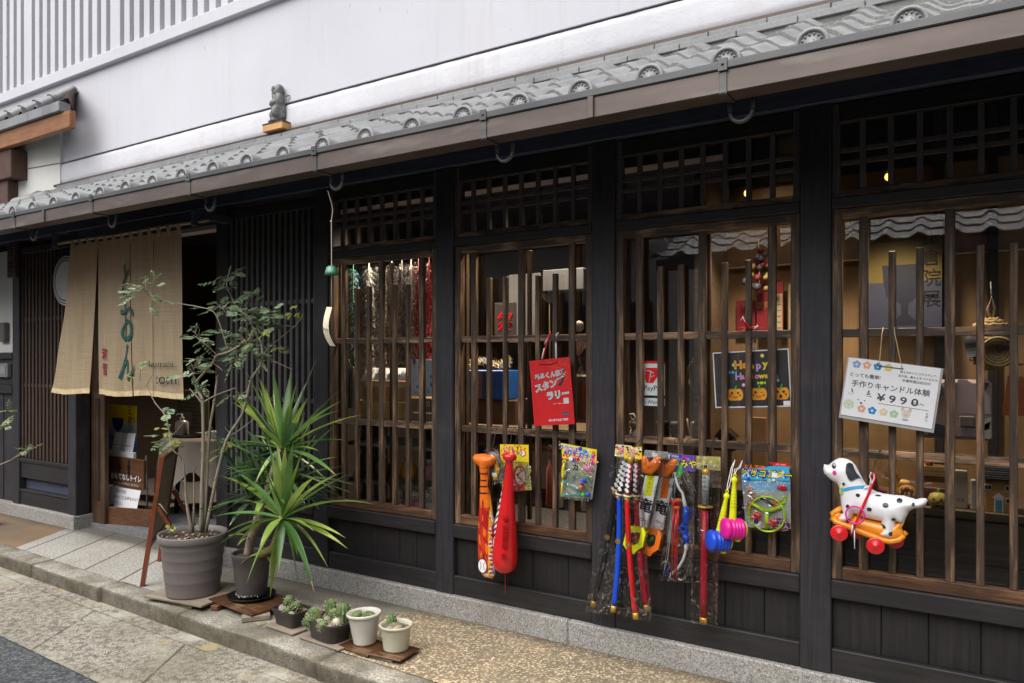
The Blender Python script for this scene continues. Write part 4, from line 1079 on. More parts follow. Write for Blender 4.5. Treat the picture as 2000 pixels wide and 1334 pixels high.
def loc(o, x, y, z): return (x, y, z)
WORLD_SAVE = WL
def WL(o, _w=WORLD_SAVE):      # parts of these troughs are given in the trough's own space
    return Vector((0,0,0)) if o.get('category') in ('cactus trough', 'cactus pot') else _w(o)
cactus(t1, (-.055,.01,.075), .026, .075, (.1,.5), 10, False); cactus(t1, (.012,.0,.082), .024, .07, (.2,1.0), 9, False); cactus(t1, (.0,-.04,.07), .020, .05, (.6,.9), 9, False)
stones(t1, .0, .0, .072, .08, .05, 12)
t2 = trough('cactus_trough', (-2.81,-.62,.0145), .255, .17, .095, math.radians(-8), 'longer rounded dark brown trough crowded with striped cacti and gravel', POTB, True)
for c, rr, h, ti, pale in (((-.085,-.02,.085), .030,.06,(.5,-.4),False), ((-.05,.045,.09),.028,.085,(0,-.1),False), ((-.075,-.055,.07),.027,.05,(.9,-.2),False), ((.065,.03,.085),.036,.10,(0,.1),False),
                           ((.03,-.055,.075),.026,.04,(.7,.1),False), ((.085,-.02,.08),.024,.05,(.4,.4),True), ((.0,.03,.08),.022,.06,(.1,0),False)): cactus(t2, c, rr, h, ti, 10, pale)
stones(t2, 0, 0, .078, .10, .06, 16)
def wpot(loc, r0, r1, h, m, label, tilt):
    t = thing('cactus_pot', loc, label, 'cactus pot', 'small white cactus pots', (tilt[0], tilt[1], 0))
    b = MB(); b.lathe([(0,.004), (r0*.9,.004), (r0,0), (r0*1.02,.008), (r1*.93,h*.86), (r1*.95,h*.88), (r1*1.03,h*.9), (r1*1.05,h*.97), (r1*1.0,h), (r1*.94,h*.97), (r1*.88,h*.8)], (0,0,0), m, 36)
    for k in range(4): b.box(r0*.8*cos(k*PI/2+.6)-.008, r0*.8*cos(k*PI/2+.6)+.008, r0*.8*sin(k*PI/2+.6)-.008, r0*.8*sin(k*PI/2+.6)+.008, -.001, .006, m)
    b.build('pot', t)
    b = MB(); b.lathe([(r1*.9,h*.82), (r1*.5,h*.84), (0,h*.83)], (0,0,0), SOILC, 20); b.build('soil', t); return t
p1 = wpot((-2.60,-.585,.0165), .055, .083, .155, POTW, 'taller plain white pot holding two low cacti', (.0,-.05))
cactus(p1, (-.03,-.02,.13), .030, .028, (.2,-.2), 11, False); cactus(p1, (.03,.0,.13), .027, .03, (0,.2), 11, False)
p2 = wpot((-2.40,-.58,.0265), .060, .078, .125, POTW2, 'squat greenish white pot holding one leaning cactus', (0,0))
cactus(p2, (-.035,.01,.105), .024, .055, (0,-.15), 10, False); stones(p2, .02, -.01, .108, .03, .03, 3)
b = MB(); b.ell((.0,.0,.108), (.045,.035,.02), SOILC, 14, 8); b.build('soil_lump', p2)
WL = WORLD_SAVE
b = MB()
for k in range(3): leaflet(b, Vector((0,0,.004)), Vector((cos(2.1*k),sin(2.1*k),.05)), Vector((0,0,1)), .03, .01, LEAFY)
tag(b.build('fallen_leaf', None, None), 'yellow fallen leaf on the kerb beside the smaller cactus trough', 'leaf').location = (-3.27,-.66,.003)

# far-left twigs and a broken brick
tw = thing('leafy_twig', (-7.6, -.6, .0), 'leafy twig reaching in at the left edge of the picture', 'plant')
b = MB()
b.tube([(-7.3,-.62,.0), (-7.0,-.62,.3), (-6.45,-.62,.60), (-6.22,-.6,.67), (-6.03,-.6,.745), (-5.92,-.6,.765)], [.008,.007,.006,.005,.004,.002], BARK, 6); b.build('stem', tw)
b = MB(); b.tube([(-7.0,-.62,.30), (-6.55,-.62,.75), (-6.24,-.6,1.0)], [.006,.004,.002], BARK, 5); b.build('stem', tw)
b = MB()
for c in ((-5.93,-.6,.765), (-6.02,-.6,.75), (-6.22,-.6,.99), (-6.27,-.6,.92), (-6.24,-.6,1.05)):
    for k in range(3): pinnate(b, Vector(c), Vector((r.uniform(-.6,1), r.uniform(-.6,.2), r.uniform(-.2,.5))), 4, .085, LEAFM if k else LEAFY, r, STM)
b.build('leaves', tw)
b = MB(); b.bbox(-.11, .11, -.05, .05, 0, .055, P((.24,.09,.05), .8, .4, 20, bump=.5), .012); b.bbox(-.06, .12, -.045, .045, .056, .10, P((.26,.1,.06), .8, .4, 20, bump=.5), .014)
o = b.build('broken_brick'); o.location = (-7.28, -.33, .001); o.rotation_euler = (0,0,.2); tag(o, 'small pile of broken red brick at the left edge of the pavement', 'brick')

# ------------------------------------------------------------------ folding sign board seen from behind
sb = thing('folding_sign_board', (-4.70, -.41, 0), 'red-brown folding sign board standing edge-on in front of the doorway', 'sign board')
P1, P2 = Vector((-4.48,-.61,0)), Vector((-4.93,-.21,0)); al = (P2-P1).normalized(); nn = Vector((.66,.75,0)); lean = nn*.115
def bar(mb, a, c, w, d, m):
    a, c = Vector(a), Vector(c); t = (c-a).normalized(); s = al; q = t.cross(s).normalized(); vs = []
    for p in (a, c): vs += [tuple(p - s*w - q*d), tuple(p + s*w - q*d), tuple(p + s*w + q*d), tuple(p - s*w + q*d)]
    mb.add(vs, [(0,1,2,3), (7,6,5,4), (0,4,5,1), (1,5,6,2), (2,6,7,3), (3,7,4,0)], m)
ZT = .815
for p in (P1, P2):
    b = MB(); bar(b, p+Vector((0,0,.001)), p+lean+Vector((0,0,ZT)), .017, .013, REDW); b.build('post', sb)
b = MB(); bar(b, P1+lean*1.0+Vector((0,0,ZT+.0)), P2+lean+Vector((0,0,ZT)), .001, .016, REDW)
def rail(z, hh, m, name, off=0, dd=.009):
    b = MB(); k = z/ZT; a = P1+lean*k+nn*off+al*.018; c = P2+lean*k+nn*off-al*.018; q = lean/ZT
    vs = []
    for p in (a, c):
        for s_, t_ in ((-1,-hh), (1,-hh), (1,hh), (-1,hh)): vs.append(tuple(p + nn*dd*s_ + q*t_ + Vector((0,0,z+t_))))
    b.add(vs, [(0,1,2,3), (7,6,5,4), (0,4,5,1), (1,5,6,2), (2,6,7,3), (3,7,4,0)], m); return b.build(name, sb)
rail(ZT-.016, .017, REDW, 'rail'); rail(.25, .015, IRON, 'rail'); rail(.525, .258, P((.44,.38,.28), .8, .2, 14), 'panel', 0, .004)
for p in (P1, P2):
    k = .50; hinge = p+lean*(k/ZT)+Vector((0,0,k)); b = MB(); bar(b, hinge+nn*.02, p+nn*.36+Vector((0,0,.001)), .015, .010, REDW); b.build('back_leg', sb)
    b = MB(); b.tube([hinge-nn*.02+Vector((0,0,-.05)), hinge+nn*.005+Vector((0,0,.018)), hinge+nn*.03+Vector((0,0,.015)), hinge+nn*.075+Vector((0,0,-.05))], .004, P((.7,.68,.62), .6), 6); b.build('hinge_strap', sb)

# ------------------------------------------------------------------ curtain in the doorway
b = MB(); b.tube([(-6.32+.2*k, -.245, 2.368+.004*sin(k)) for k in range(11)], [.012+.001*(k % 2) for k in range(11)], P((.40,.29,.17), .6, .3, 8), 10)
for k in range(7): b.tube([(-6.2+.3*k,-.245,2.368), (-6.19+.3*k,-.245,2.368)], .0145, P((.34,.23,.13), .6), 10)
tag(b.build('curtain_rod', None, (-5.3,-.245,2.368)), 'thin bamboo rod carrying the linen shop curtain', 'rod')
for x in (-6.22, -4.42):
    b = MB(); b.prism([(-.015,0), (.015,0), (.015,.02), (-.015,.02)], -.28, .01, EAVEW); b.T = None
    o = MB(); o.bbox(x-.02, x+.02, -.30, -.012, 2.385, 2.44, EAVEW, .006); o.bbox(x-.02, x+.02, -.30, -.265, 2.33, 2.385, EAVEW, .006); o.build('rod_bracket', shop)
nor = thing('shop_curtain', (-5.3, -.245, 2.368), 'beige linen split curtain with green brush lettering over the shop doorway', 'curtain')
def cy(X, Z):
    t = (2.33-Z)/1.16
    return -.245 + (.008*sin(X*21)+.006*sin(X*47+2*t))*(.5+t) - .025*t*t*sin(X*3+1)
XT = (-6.04, -5.66, -5.24, -4.955, -4.64); XB = ((-6.31,-5.75), (-5.655,-5.252), (-5.246,-4.955), (-4.985,-4.60)); SL = (.18, .5, .30, .30)
for i in range(4):
    b = MB(); nx, nz = 16, 30; vs = []; fs = []; mm = []
    for a in range(nz+1):
        t = a/nz; z = 2.335 - (1.165+(.02 if i < 1 else .0)*0)*t
        e = max(0, (t-.12)/.88) if i != 0 else t
        x0 = XT[i] + (XB[i][0]-XT[i])*(e if i else t**1.15); x1 = XT[i+1] + (XB[i][1]-XT[i+1])*e**1.1
        for c in range(nx+1):
            X = x0 + (x1-x0)*c/nx; q = 0
            if i in (2, 3): q = .05*t*math.exp(-((X+4.97)/.035)**2)
            vs.append((X, cy(X, z)-q+(.004*i), z - .008*sin(X*9)*t))
    for a in range(nz):
        for c in range(nx): fs.append((a*(nx+1)+c, (a+1)*(nx+1)+c, (a+1)*(nx+1)+c+1, a*(nx+1)+c+1)); mm.append(HEM if a >= nz-1 else LINEN)
    b.add(vs, fs, mm, True); b.build('cloth_panel', nor)
for k in range(13):
    b = MB(); x = -6.02 + 1.37*k/12; zt = 2.368
    vs = []; fs = []
    for j, (dy, z) in enumerate(((0.006,2.30), (-.004,2.34), (-.014,2.366), (-.004,2.3835), (.012,2.368), (.008,2.335))):
        vs += [(x-.013,-.247+dy,z), (x+.013,-.247+dy,z)]
    for j in range(5): fs.append((2*j,2*j+1,2*j+3,2*j+2))
    b.add(vs, fs, LINEN, True); b.build('hanging_loop', nor)
GRN = P((.012,.10,.085), .8, .2, 20); CRIM = P((.30,.01,.045), .8); INK = P((.02,.022,.022), .8)
b = MB(); wp = lambda X, Z: cy(X, Z)-.004
b.text('と', -5.30, 2.00, .19, 0, GRN, sx=.75, sz=1.5, bold=.02, warp=wp, rot=-.1)
b.text('お', -5.29, 1.69, .22, 0, GRN, sx=.85, sz=1.6, bold=.012, warp=wp)
b.text('ん', -5.30, 1.40, .21, 0, GRN, sx=.9, sz=1.5, bold=.015, warp=wp, shear=.15)
b.text('和', -5.575, 1.47, .10, 0, CRIM, bold=.03, warp=wp); b.text('音', -5.575, 1.36, .10, 0, CRIM, bold=.03, warp=wp)
wp4 = lambda X, Z: cy(X, Z)-.012
b.text('Naramachi', -4.86, 1.405, .062, 0, INK, sx=1.05, warp=lambda X, Z: cy(X,Z)-.012-.05*math.exp(-((X+4.97)/.035)**2)*.8); b.text('toon', -4.80, 1.30, .11, 0, INK, warp=wp4)
b.build('lettering', nor)

# round sign behind the curtain, name plaque, wind chime
rs = thing('round_sign', (-6.53, -.03, 2.105), 'white round sign with black rings half hidden behind the linen curtain', 'sign')
b = MB(); b.T = Matrix.Translation((-6.53, -.03, 2.105)) @ Matrix.Rotation(PI/2, 4, 'X')
b.lathe([(0,.012), (.165,.012)], (0,0,0), P((.66,.66,.67), .7), 44); b.lathe([(.165,.012), (.175,.014)], (0,0,0), BLACKP, 44); b.lathe([(.175,.014), (.187,.012)], (0,0,0), P((.7,.7,.7), .6), 44)
b.lathe([(.187,.012), (.197,.012)], (0,0,0), BLACKP, 44); b.lathe([(.197,.012), (.209,.010)], (0,0,0), P((.7,.7,.7), .6), 44); b.lathe([(.209,.010), (.222,.004), (.222,-.02), (0,-.02)], (0,0,0), BLACKP, 44); b.T = None
b.build('disc', rs)
b = MB(); b.bbox(-.075, .075, -.015, .015, -.16, .16, BROWNP, .004)
for k, ch in enumerate('吉井'): b.text(ch, -.005, .075-.14*k, .125, -.0165, INK, bold=.02)
o = b.build('name_plaque'); o.location = (-7.31, -.10, 2.33); tag(o, 'small brown vertical wooden plaque with black characters under the eave at far left', 'plaque')
wc = thing('wind_chime', (-2.655, -.76, 1.88), 'wind chime with green iron bell and paper strip on a long cord', 'wind chime')
CORD = P((.62,.56,.45), .8)
b = MB(); b.tube([(-2.66,-.78,2.262), (-2.653,-.76,2.20), (-2.646,-.76,2.17), (-2.655,-.76,2.12), (-2.654,-.76,1.9), (-2.654,-.76,1.70)], .0022, CORD, 5); b.ell((-2.657,-.76,2.115), .006, CORD, 6, 4); b.build('cord', wc)
b = MB(); b.lathe([(.004,.022), (.016,.02), (.026,.01), (.030,-.008), (.034,-.024), (.031,-.024), (.026,-.005), (.0,.012)], (-2.654,-.76,1.878), metalpaint('green_patina', (.03,.16,.10), (.10,.30,.20), (.25,.36,.27), .5), 22); b.build('bell', wc)
b = MB(); vs = []; fs = []; n = 10
for k in range(n+1):
    t = k/n; x = -2.665 + .03*t*t*t+.004*sin(t*5); z = 1.70-.19*t; y = -.76-.03*sin(t*3)
    vs += [(x-.023,y,z), (x+.023,y-.008,z-.004)]
for k in range(n): fs.append((2*k,2*k+1,2*k+3,2*k+2))
b.add(vs, fs, P((.66,.57,.42), .8, .15, 30), True)
b.text('鋳物', -2.652, 1.585, .018, -.803, INK, rot=-.25); b.build('paper_strip', wc)

# guardian figure on the ridge
o = MB(); o.bbox(-.115, .115, -.055, .055, 0, .062, LIGHTW, .004); o.box(-.116, .116, -.056, .056, .050, .064, BROWNP)
q = o.build('wooden_plinth'); q.location = (-4.72, .668, 3.256); tag(q, 'small raw wood plinth on the roof ridge against the white wall', 'plinth')
st = thing('guardian_figure', (-4.72, .672, 3.3205), 'small grey clay guardian figure standing on a wood plinth above the tiled eave', 'statue')
mbd = bpy.data.metaballs.new('figure'); mbd.resolution = .0085; mbd.threshold = .12
def me_(x, y, z, rad, sx=1, sy=1, sz=1):
    e = mbd.elements.new(type='ELLIPSOID'); e.co = (x, y, z); e.radius = rad; e.size_x, e.size_y, e.size_z = sx, sy, sz
for a in ((0,0,.035,.085,1.0,.85,.55), (.0,0,.085,.095,.95,.85,.8), (.01,0,.14,.095,.95,.8,.9), (0,0,.19,.098,1.0,.75,.75), (-.01,-.012,.15,.07,.95,.95,1), (.0,.0,.265,.072,.85,.85,.95), (-.008,-.03,.262,.034,1,.9,.9), (-.008,-.035,.225,.042,.9,.7,1.1),
          (.005,.012,.29,.066,.85,.85,.7), (.062,-.005,.185,.052,.8,.9,1.35), (-.062,-.012,.185,.046,.8,.9,1.3), (.025,-.055,.16,.040,1.5,.8,.8), (-.03,-.055,.165,.036,1.3,.8,.8), (.04,-.035,.085,.055,.9,1,1.25), (-.04,-.035,.07,.05,.9,1,1.2), (.045,.03,.09,.06,.8,.8,1.6), (-.035,-.055,.015,.03,1.3,1.4,.7), (.03,-.055,.015,.03,1.3,1.4,.7)): me_(*a)
mo = bpy.data.objects.new('figure', mbd); COL.objects.link(mo); bpy.context.view_layer.update()
fm = bpy.data.meshes.new_from_object(mo.evaluated_get(bpy.context.evaluated_depsgraph_get())); bpy.data.objects.remove(mo)
mn = [min(v.co[i] for v in fm.vertices) for i in range(3)]; mx = [max(v.co[i] for v in fm.vertices) for i in range(3)]
k = .315/(mx[2]-mn[2])
rr_ = random.Random(4)
for v in fm.vertices: 
    v.co.z -= mn[2]; v.co *= k
    v.co.x *= .80; v.co.y *= .85
    v.co += v.normal*(.0016*sin(v.co.z*95+v.co.x*170)*(1 if v.co.z < .2 else .3) + .0008*sin(v.co.x*400+v.co.z*260))
for p in fm.polygons: p.use_smooth = True
fm.materials.append(STAT); fo = bpy.data.objects.new('body', fm); COL.objects.link(fo); fo.parent = st; fo.rotation_euler = (0,0,-.45)
b = MB(); b.tube([(.055,.01,.10), (.075,.03,.235)], .004, STAT, 6); b.tube([(.058,.015,.215), (.09,.04,.222)], .005, STAT, 6); b.build('sword', st, world=False)
b = MB(); F = Matrix.Rotation(-.45, 4, 'Z'); b.T = F
b.ell((-.003,-.048*k*1.0,.272*k), (.006,.008,.010), STAT, 8, 6)
for sx in (-1, 1): b.ell((sx*.016-.003,-.040,.285*k), (.008,.005,.006), BLACKP, 8, 6); b.ell((sx*.017-.003,-.042,.297*k), (.012,.006,.004), STAT, 8, 6); b.tube([(sx*.004,-.047,.255*k), (sx*.02,-.043,.248*k), (sx*.028,-.03,.236*k)], .003, STAT, 5)
b.T = None; b.build('face', st, world=False)
# ------------------------------------------------------------------ toys hung along the lattice (x, z in the shop-front plane, y towards the street is negative)
RED = P((.62,.012,.016), .32, .08, 6, coat=.3); CRIMS = P((.45,.008,.03), .35, .1); WHITE = P((.78,.78,.80), .4, .04); PAPERW = P((.84,.85,.89), .5, .03)
BLUE = P((.01,.075,.62), .35, .1); GOLD = P((.52,.33,.05), .4, .25, 30, metal=.4); ORNG = P((.80,.17,.012), .35, .08); YEL = P((.80,.62,.02), .4, .08); LIME = P((.50,.72,.012), .35, .08)
MAG = P((.72,.012,.30), .35, .06); GREEN = P((.06,.42,.05), .4); SKYB = P((.05,.38,.66), .4); PURP = P((.10,.07,.34), .45, .2); GREYT = P((.30,.31,.32), .6); PINKP = P((.80,.25,.45), .4)
BLK = P((.012,.012,.014), .35); NEON = P((.72,.74,.01), .4); TEAL = P((.06,.42,.36), .4); OLIVE = P((.36,.33,.10), .5, .4, 25); WIRE = P((.02,.02,.022), .5); CREAMP = P((.74,.66,.45), .6)
def hook(parent, x, y, z0, z1=1.072):
    b = MB(); b.tube([(x+.004,.03,z1-.004), (x+.003,.005,z1+.004), (x,-.012,z1-.006), (x,y*.6,(z0+z1)/2), (x,y,z0+.012), (x+.004,y-.008,z0)], .0016, WIRE, 5); b.build('hook', parent)
def bag(parent, pts, y, r, dep=.012, n=12, name='clear_bag'):
    """crumpled clear bag: front and back films over a quadrilateral tl, tr, br, bl"""
    tl, tr, br, bl = pts; b = MB()
    for sg in (-1, 1):
        vs = []; fs = []; ny = int(n*2)
        for a in range(ny+1):
            t = a/ny; L = (tl[0]+(bl[0]-tl[0])*t, tl[1]+(bl[1]-tl[1])*t); Q = (tr[0]+(br[0]-tr[0])*t, tr[1]+(br[1]-tr[1])*t)
            for c in range(n+1):
                u = c/n; e = sin(PI*u)*min(1, sin(PI*min(1, max(0, t)))*3)
                j = r.uniform(-.0022,.0022) if 0 < c < n and 0 < a < ny else 0
                ed = r.uniform(-.0015,.0015)
                vs.append((L[0]+(Q[0]-L[0])*u+ed, y+sg*(dep*e+.0008)+j, L[1]+(Q[1]-L[1])*u+ed))
        for a in range(ny):
            for c in range(n):
                k = a*(n+1)+c; f = (k, k+n+1, k+n+2, k+1); fs.append(f if sg < 0 else f[::-1])
        b.add(vs, fs, FILM, False)
    return b.build(name, parent)
def quad(b, p, y, m): b.poly([p[3], p[2], p[1], p[0]], y, m)
r = random.Random(31)
def bez(p, n=14):
    out = []
    for k in range(n+1):
        t = k/n
        out.append(tuple((1-t)**2*a+2*t*(1-t)*q+t*t*c for a, q, c in zip(*p)))
    return out

# -- orange flame bat (soft inflatable) and the two behind it
t = thing('inflatable_bat', (-2.21, -.08, .93), 'orange inflatable toy bat printed with red flames, leftmost of the hanging bats', 'toy bat', 'inflatable bats hung on the lattice')
YF = P((.78,.42,.02), .35, .1); DRED = P((.40,.012,.012), .35, .1); FOR = P((.80,.22,.02), .35, .1); FR2 = P((.60,.05,.015), .35, .1)
O = [(-2.288,.915),(-2.275,.888),(-2.243,.868),(-2.236,.82),(-2.24,.70),(-2.25,.58),(-2.253,.47),(-2.25,.38),(-2.238,.315),(-2.215,.285),(-2.165,.282),(-2.15,.30),(-2.148,.36),(-2.150,.45),(-2.158,.58),(-2.176,.72),(-2.188,.82),(-2.184,.868),(-2.155,.888),(-2.142,.915),(-2.15,.932),(-2.215,.94),(-2.275,.932)]
def flame(x, z):
    if z > .868: return ORNG
    if .73 < z < .868 and int((z-.73)/.0085) % 4 == 0: return BLK
    if z > .70: return ORNG
    u = (x+2.25)/.1
    if u > .86 + .05*sin(z*90): return WHITE if int(z*90) % 2 else DRED
    if u > .78: return YF
    if z < .315: return CREAMP if u > .5 else ORNG
    h = .50 + .10*abs(sin(u*9.5))+.03*sin(u*31)
    if z > h + .1: return FOR if u < .25 or z > .66 else FR2
    if z > h: return DRED
    q = sin(u*17+z*26)+.6*sin(u*9-z*60)
    return FR2 if q > .3 else (ORNG if q < -.7 else DRED)
b = MB(); b.puff(O, .034, .0062, flame, -.085); b.build('body', t)
b = MB(); y = -.1205
b.disc(-2.203,.352,.026,y,PAPERW,.036); b.ring(-2.203,.352,.026,.029,y-.0004,BLK,20,1.38)
for sx in (-1, 1): b.ring(-2.203+sx*.034,.352,.024,.027,y-.0008,DRED,10,1.2,PI-.75 if sx > 0 else -.75,PI+.75 if sx > 0 else .75)
for k in range(4): b.poly([(-2.222+k*.004,.396+k*.007),(-2.19,.388+k*.008),(-2.188,.393+k*.008)], y, BLK)
b.build('ball_print', t); hook(t, -2.21, -.075, .94)
t = thing('inflatable_bat', (-2.10, -.065, .9), 'slim inflatable bat with black and white chevron stripes squeezed between two bats', 'toy bat', 'inflatable bats hung on the lattice')
O = [(-2.094,.90),(-2.070,.90),(-2.062,.76),(-2.075,.60),(-2.09,.45),(-2.115,.35),(-2.16,.335),(-2.192,.36),(-2.19,.42),(-2.168,.55),(-2.135,.68),(-2.108,.78)]
def chev(x, z):
    c = -2.085-(.9-z)*.155; 
    if z > .76: return BLK if z > .79 or x < c else WHITE
    q = (z*1.0 + abs(x-c)*1.1) % .034
    return BLK if q < .015 else (P((.30,.05,.22), .4) if q < .019 and z < .55 else WHITE)
b = MB(); b.puff(O, .026, .0052, chev, -.062); b.build('body', t)
b = MB(); b.disc(-2.166,.475,.02,-.0925,P((.75,.55,.55), .4),.032); b.ring(-2.166,.475,.02,.0225,-.0928,DRED,18,1.55); b.build('ball_print', t); hook(t, -2.085, -.06, .90)
t = thing('toy_bat', (-2.03, -.12, .97), 'fat glossy red plastic bat, widest at its rounded lower end', 'toy bat')
b = MB(); b.T = Matrix.Translation((-2.025,-.13,.962)) @ Matrix.Rotation(math.radians(3.2), 4, 'Y')
b.lathe([(0,.002),(.022,.0),(.034,-.008),(.038,-.02),(.034,-.034),(.02,-.042),(.0185,-.05),(.020,-.08),(.027,-.16),(.038,-.27),(.051,-.38),(.061,-.47),(.0655,-.53),(.064,-.57),(.053,-.600),(.030,-.617),(0,-.62)], (0,0,0), RED, 34)
b.build('body', t)
for z, n in ((.645,3), (.60,4), (.555,4), (.51,3), (.455,3)):
    b = MB(); rr = random.Random(int(z*999))
    for k in range(n): b.T = None; b.box(-2.035, -2.035+rr.uniform(.025,.036), -.186-(.645-z)*.065, -.18-(.645-z)*.065, z-k*.0105, z-k*.0105+.004, P((.38,.008,.01), .4))
    b.build('moulded_caption', t)
b = MB(); b.tube([(-2.058,-.125,.35), (-2.060,-.12,.30), (-2.059,-.12,.225)], .0015, RED, 4); b.build('string', t)
b = MB(); b.tube([(-2.0,-.10,.97), (-2.005,-.05,1.03), (-2.0,.0,1.075)], .0018, WIRE, 5); b.build('hook', t)
# -- glove pouch, face bag, clacker bag
t = thing('toy_packet', (-2.17, -.05, .95), 'crumpled clear packet with a yellow and black glove print beside the orange bat', 'toy packet')
b = MB(); quad(b, [(-2.215,.94),(-2.155,.955),(-2.11,.82),(-2.18,.775)], -.045, P((.33,.33,.35), .5, .4, 30)); b.puff([(-2.20,.93),(-2.17,.935),(-2.135,.86),(-2.15,.80),(-2.19,.79),(-2.165,.85)], .012, .008, lambda x, z: YF if z < .90 and x > -2.17 else (DRED if x > -2.165 else BLK), -.055)
b.rect(-2.175,-2.145,.82,.84,-.069,PAPERW); b.build('glove', t); bag(t, [(-2.235,.955),(-2.15,.975),(-2.085,.82),(-2.19,.75)], -.06, r, .018, 9); hook(t, -2.185, -.05, .962)
t = thing('toy_packet', (-2.05, -.04, .99), 'pink and yellow header-card packet with a red oval picture behind the red bat', 'toy packet')
b = MB(); quad(b, [(-2.143,.990),(-1.966,.998),(-1.964,.905),(-2.142,.897)], -.042, YEL)
rr = random.Random(6)
for k in range(60):
    x = rr.uniform(-2.138,-1.99); z = rr.uniform(.905,.985); b.poly([(x,z),(x+.008,z+.006),(x+.012,z+.001),(x+.004,z-.004)], -.0426-.00002*k, MAG if x < -2.05 else (RED if z > .95 else LIME))
b.disc(-2.0,.953,.018,-.0445,RED); b.disc(-2.0,.953,.014,-.045,PAPERW); b.text('ミット', -2.03,.952,.026,-.0455,PURP,bold=.03); b.build('header_card', t)
b = MB(); quad(b, [(-2.14,.895),(-1.966,.902),(-1.948,.765),(-2.13,.742)], -.040, P((.70,.60,.08), .4, .35, 18)); b.poly([(-2.11,.742),(-1.99,.758),(-1.985,.80),(-2.1,.80)], -.041, RED)
b.disc(-2.02,.832,.040,-.0415,RED,.056); b.disc(-2.016,.832,.031,-.042,P((.72,.62,.48), .5, .15, 12),.045); b.tube([(-2.0,-.043,.865),(-2.022,-.043,.85),(-2.04,-.043,.835),(-2.02,-.043,.82),(-2.0,-.043,.80)], .0022, P((.25,.05,.03), .6), 4); b.poly([(-2.045,.84),(-2.02,.846),(-2.032,.828)], -.0428, DRED)
for k in range(40):
    x = rr.uniform(-1.985,-1.956); z = rr.uniform(.77,.89); b.poly([(x,z),(x+.004,z+.01),(x+.008,z+.002)], -.0415-.00002*k, (BLUE, WHITE, YEL, SKYB)[k % 4])
b.build('picture', t); bag(t, [(-2.144,.905),(-1.965,.91),(-1.946,.762),(-2.132,.738)], -.05, r, .008, 8); hook(t, -2.05, -.04, .985)
t = thing('toy_packet', (-1.68, -.04, 1.01), 'colourful header-card packet holding a yellow stick and green toy sticks with blue balls', 'toy packet')
b = MB(); y = -.044; H = [(-1.772,1.020),(-1.574,.999),(-1.577,.925),(-1.768,.945)]; quad(b, H, y, YEL)
for k in range(46):
    x = rr.uniform(-1.765,-1.59); z = rr.uniform(.935,1.0); a = rr.uniform(.005,.013); b.disc(x,z,a,y-.0003-.00003*k,(RED,MAG,SKYB,WHITE,ORNG,BLUE)[k % 6],seg=6 if k % 2 else 9)
for s_, x, z, q, m in (('カラフル',-1.73,.995,.028,BLUE), ('カチカチ',-1.675,.968,.034,BLUE), ('クラッカー',-1.63,.944,.026,RED)):
    b.text(s_, x, z, q, y-.0022, WHITE, bold=.09, rot=-.12); b.text(s_, x, z, q, y-.0027, m, bold=.01, rot=-.12)
b.build('header_card', t)
b = MB(); quad(b, [(-1.766,.943),(-1.579,.924),(-1.605,.75),(-1.775,.745)], -.034, P((.42,.43,.36), .5, .3, 16)); 
for k in range(9): b.poly([(-1.70,.93),(-1.585-.004*k,.905-.014*k),(-1.592-.004*k,.898-.014*k)], -.0345-.0001*k, (LIME, TEAL, P((.6,.7,.4), .5), PINKP)[k % 4])
b.text('カ', -1.695,.90,.036,-.037,BLK,bold=.03); b.text('チ', -1.70,.845,.03,-.037,BLK); b.ell((-1.625,.0-.036,.905), (.035,.004,.02), PINKP, 14, 6); b.ell((-1.715,-.036,.79), (.04,.004,.026), P((.55,.55,.5), .5), 14, 6); b.build('insert_card', t)
b = MB(); b.tube([(-1.752,-.052,.918),(-1.755,-.052,.90),(-1.757,-.052,.86),(-1.759,-.052,.835)], [.006,.0095,.0105,.0055], YEL, 10); b.torus((-1.751,-.052,.926),.008,.0035,YEL,14,6); b.tube([(-1.759,-.052,.835),(-1.770,-.052,.75)], .005, YEL, 8)
for k in range(5): b.torus((-1.755,-.052,.895-.011*k),.0095,.0016,OLIVE,12,4,'z')
b.build('yellow_stick', t)
b = MB(); b.tube([(-1.76,-.056,.832),(-1.655,-.056,.787)], .0042, TEAL, 8); b.tube([(-1.765,-.056,.758),(-1.64,-.056,.772)], .0042, TEAL, 8); b.build('green_stick', t)
for x, z, m in ((-1.643,.772,GREEN), (-1.618,.775,BLUE), (-1.635,.845,BLUE), (-1.648,.83,PURP), (-1.655,.81,ORNG)):
    b = MB(); b.ell((x,-.056,z), (.012,.010,.013), m, 12, 8); b.build('ball', t)
bag(t, [(-1.768,.946),(-1.577,.925),(-1.606,.742),(-1.778,.737)], -.05, r, .014, 11); hook(t, -1.66, -.045, 1.008)

